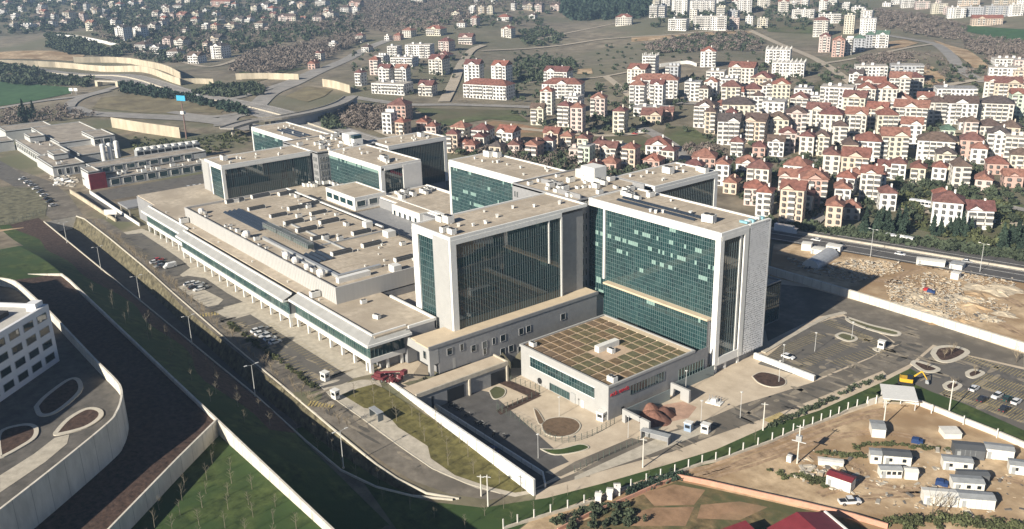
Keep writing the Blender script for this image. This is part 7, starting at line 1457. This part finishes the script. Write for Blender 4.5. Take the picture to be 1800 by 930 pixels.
# evergreen and broadleaf trees that stand on their own
def conifer(seed, h, r):
    g_ = np.random.default_rng(seed); m_ = 520; t = g_.uniform(0, 1, m_) ** 1.25; ph = g_.uniform(0, 6.28, m_); lay = .75 + .25 * np.sin(t * 38); rad = r * (1 - t) * lay * g_.uniform(.45, 1.05, m_)
    c = np.stack([rad * np.cos(ph), rad * np.sin(ph), .12 * h + t * h * .88 - rad * .12], -1); return quads(c, g_.uniform(.10, .2, m_) * r * (1.1 - .5 * t), .9)
def broad(seed, h, r):
    g_ = np.random.default_rng(seed); return quads(crown_pts(480, r, r, h * .4, 7) + np.array([0, 0, h * .58]), g_.uniform(.08, .17, 480) * r, .8)
TREE = {}
for nm, fn_, m_, hs in (('conifer', conifer, M_leafc, ((9, 2.4), (11, 2.8), (8, 2.6))), ('tree', broad, M_leafd, ((6, 2.8), (7, 3.2), (5, 2.4)))):
    for i, (h_, r_) in enumerate(hs):
        t_ = empty(nm + '_tree' if nm == 'conifer' else 'broadleaf_tree', (0, 0, -60)); mb = MB(); mb.bar((0, 0, -.3), (0, 0, h_ * .7), .22, 0, 6, .06)
        if nm == 'tree':
            for k in range(5): a_ = k * 1.26; mb.bar((0, 0, h_ * .35), (r_ * .5 * math.cos(a_), r_ * .5 * math.sin(a_), h_ * .65), .09, 0, 4, .03)
        mb.build('trunk', M_bark, t_); link('crown', quad_mesh('crown', fn_(i + 3, h_, r_), m_), t_); TREE[(nm, i)] = [t_, False]
def tree(px, py, kind, sc, base, items, group):
    k = TREE[(kind, rng.randrange(3))]; q_ = P(px, py)
    if not k[1]: o = k[0]; k[1] = True; o.location = q_
    else: o = copy_tree(k[0], None, q_, rng.uniform(0, 6))
    o.scale = (sc,) * 3; tag(o, None, 'tree', group); items.append((o, base, px))
items = []
for i in range(22): tree(rng.uniform(1512, 1592), rng.uniform(396, 418), 'conifer', rng.uniform(.8, 1.25), 'dark conifer in the clump by the highway houses', items, 'conifer clump by the highway')
for i in range(16): tree(rng.uniform(1636, 1738), 409 + rng.uniform(-2, 8), 'conifer', rng.uniform(.6, .95), 'dark conifer in the row below the white villas', items, 'conifer row below the white villas')
for i in range(14): tree(rng.uniform(1755, 1800), rng.uniform(425, 448), 'conifer', rng.uniform(.7, 1.2), 'dark conifer in the clump at the right edge', items, 'conifer clump at the right edge')
for i in range(12): tree(1560 + i * 18 + rng.uniform(-5, 5), 340 + i * 1.5 + rng.uniform(-4, 6), 'tree', rng.uniform(.6, .9), 'rounded dark tree along the back lane', items, 'trees along the back lane')
for px_, py_ in ((44, 212), (52, 214), (60, 206), (38, 216)): tree(px_, py_, 'conifer', 1.5, 'tall dark conifer behind the service building at far left', items, 'conifers behind the service building')
for px_, py_ in ((205, 92), (212, 94), (220, 90), (228, 92)): tree(px_, py_, 'tree', 1.9, 'large round dark tree at the end of the white hill wall', items, 'trees at the end of the white wall')
for px_, py_ in ((1350, 350), (1300, 318), (1362, 322), (1408, 352), (1500, 360), (1502, 376), (1604, 388), (1610, 392), (1692, 352), (1742, 350), (1770, 352), (1216, 270), (1262, 282), (1224, 202), (1344, 212), (1462, 226), (1526, 240), (1628, 300), (1700, 318)): tree(px_, py_, 'tree', rng.uniform(.8, 1.2), 'round dark garden tree between the town houses', items, 'garden trees in the town')
label_all(items)
for d_ in (SAP, BARE): 
    for t_, u_ in d_:
        if not u_: [bpy.data.objects.remove(c_) for c_ in list(t_.children)]; bpy.data.objects.remove(t_)
for t_, u_ in TREE.values():
    if not u_: [bpy.data.objects.remove(c_) for c_ in list(t_.children)]; bpy.data.objects.remove(t_)
# ================================================================ air
hz_ = MB(); hz_.box(-4200, -1500, -5, 3800, 6500, 140)
hm = bpy.data.materials.new('haze'); hm.use_nodes = True; hn = hm.node_tree; hn.nodes.clear()
pv = hn.nodes.new('ShaderNodeVolumePrincipled'); pv.inputs['Color'].default_value = (.55, .76, 1, 1); pv.inputs['Density'].default_value = .00015; pv.inputs['Anisotropy'].default_value = .2
ho = hn.nodes.new('ShaderNodeOutputMaterial'); hn.links.new(pv.outputs[0], ho.inputs['Volume'])
stuff(hz_.build('haze', hm))
print('objects', len(bpy.data.objects))
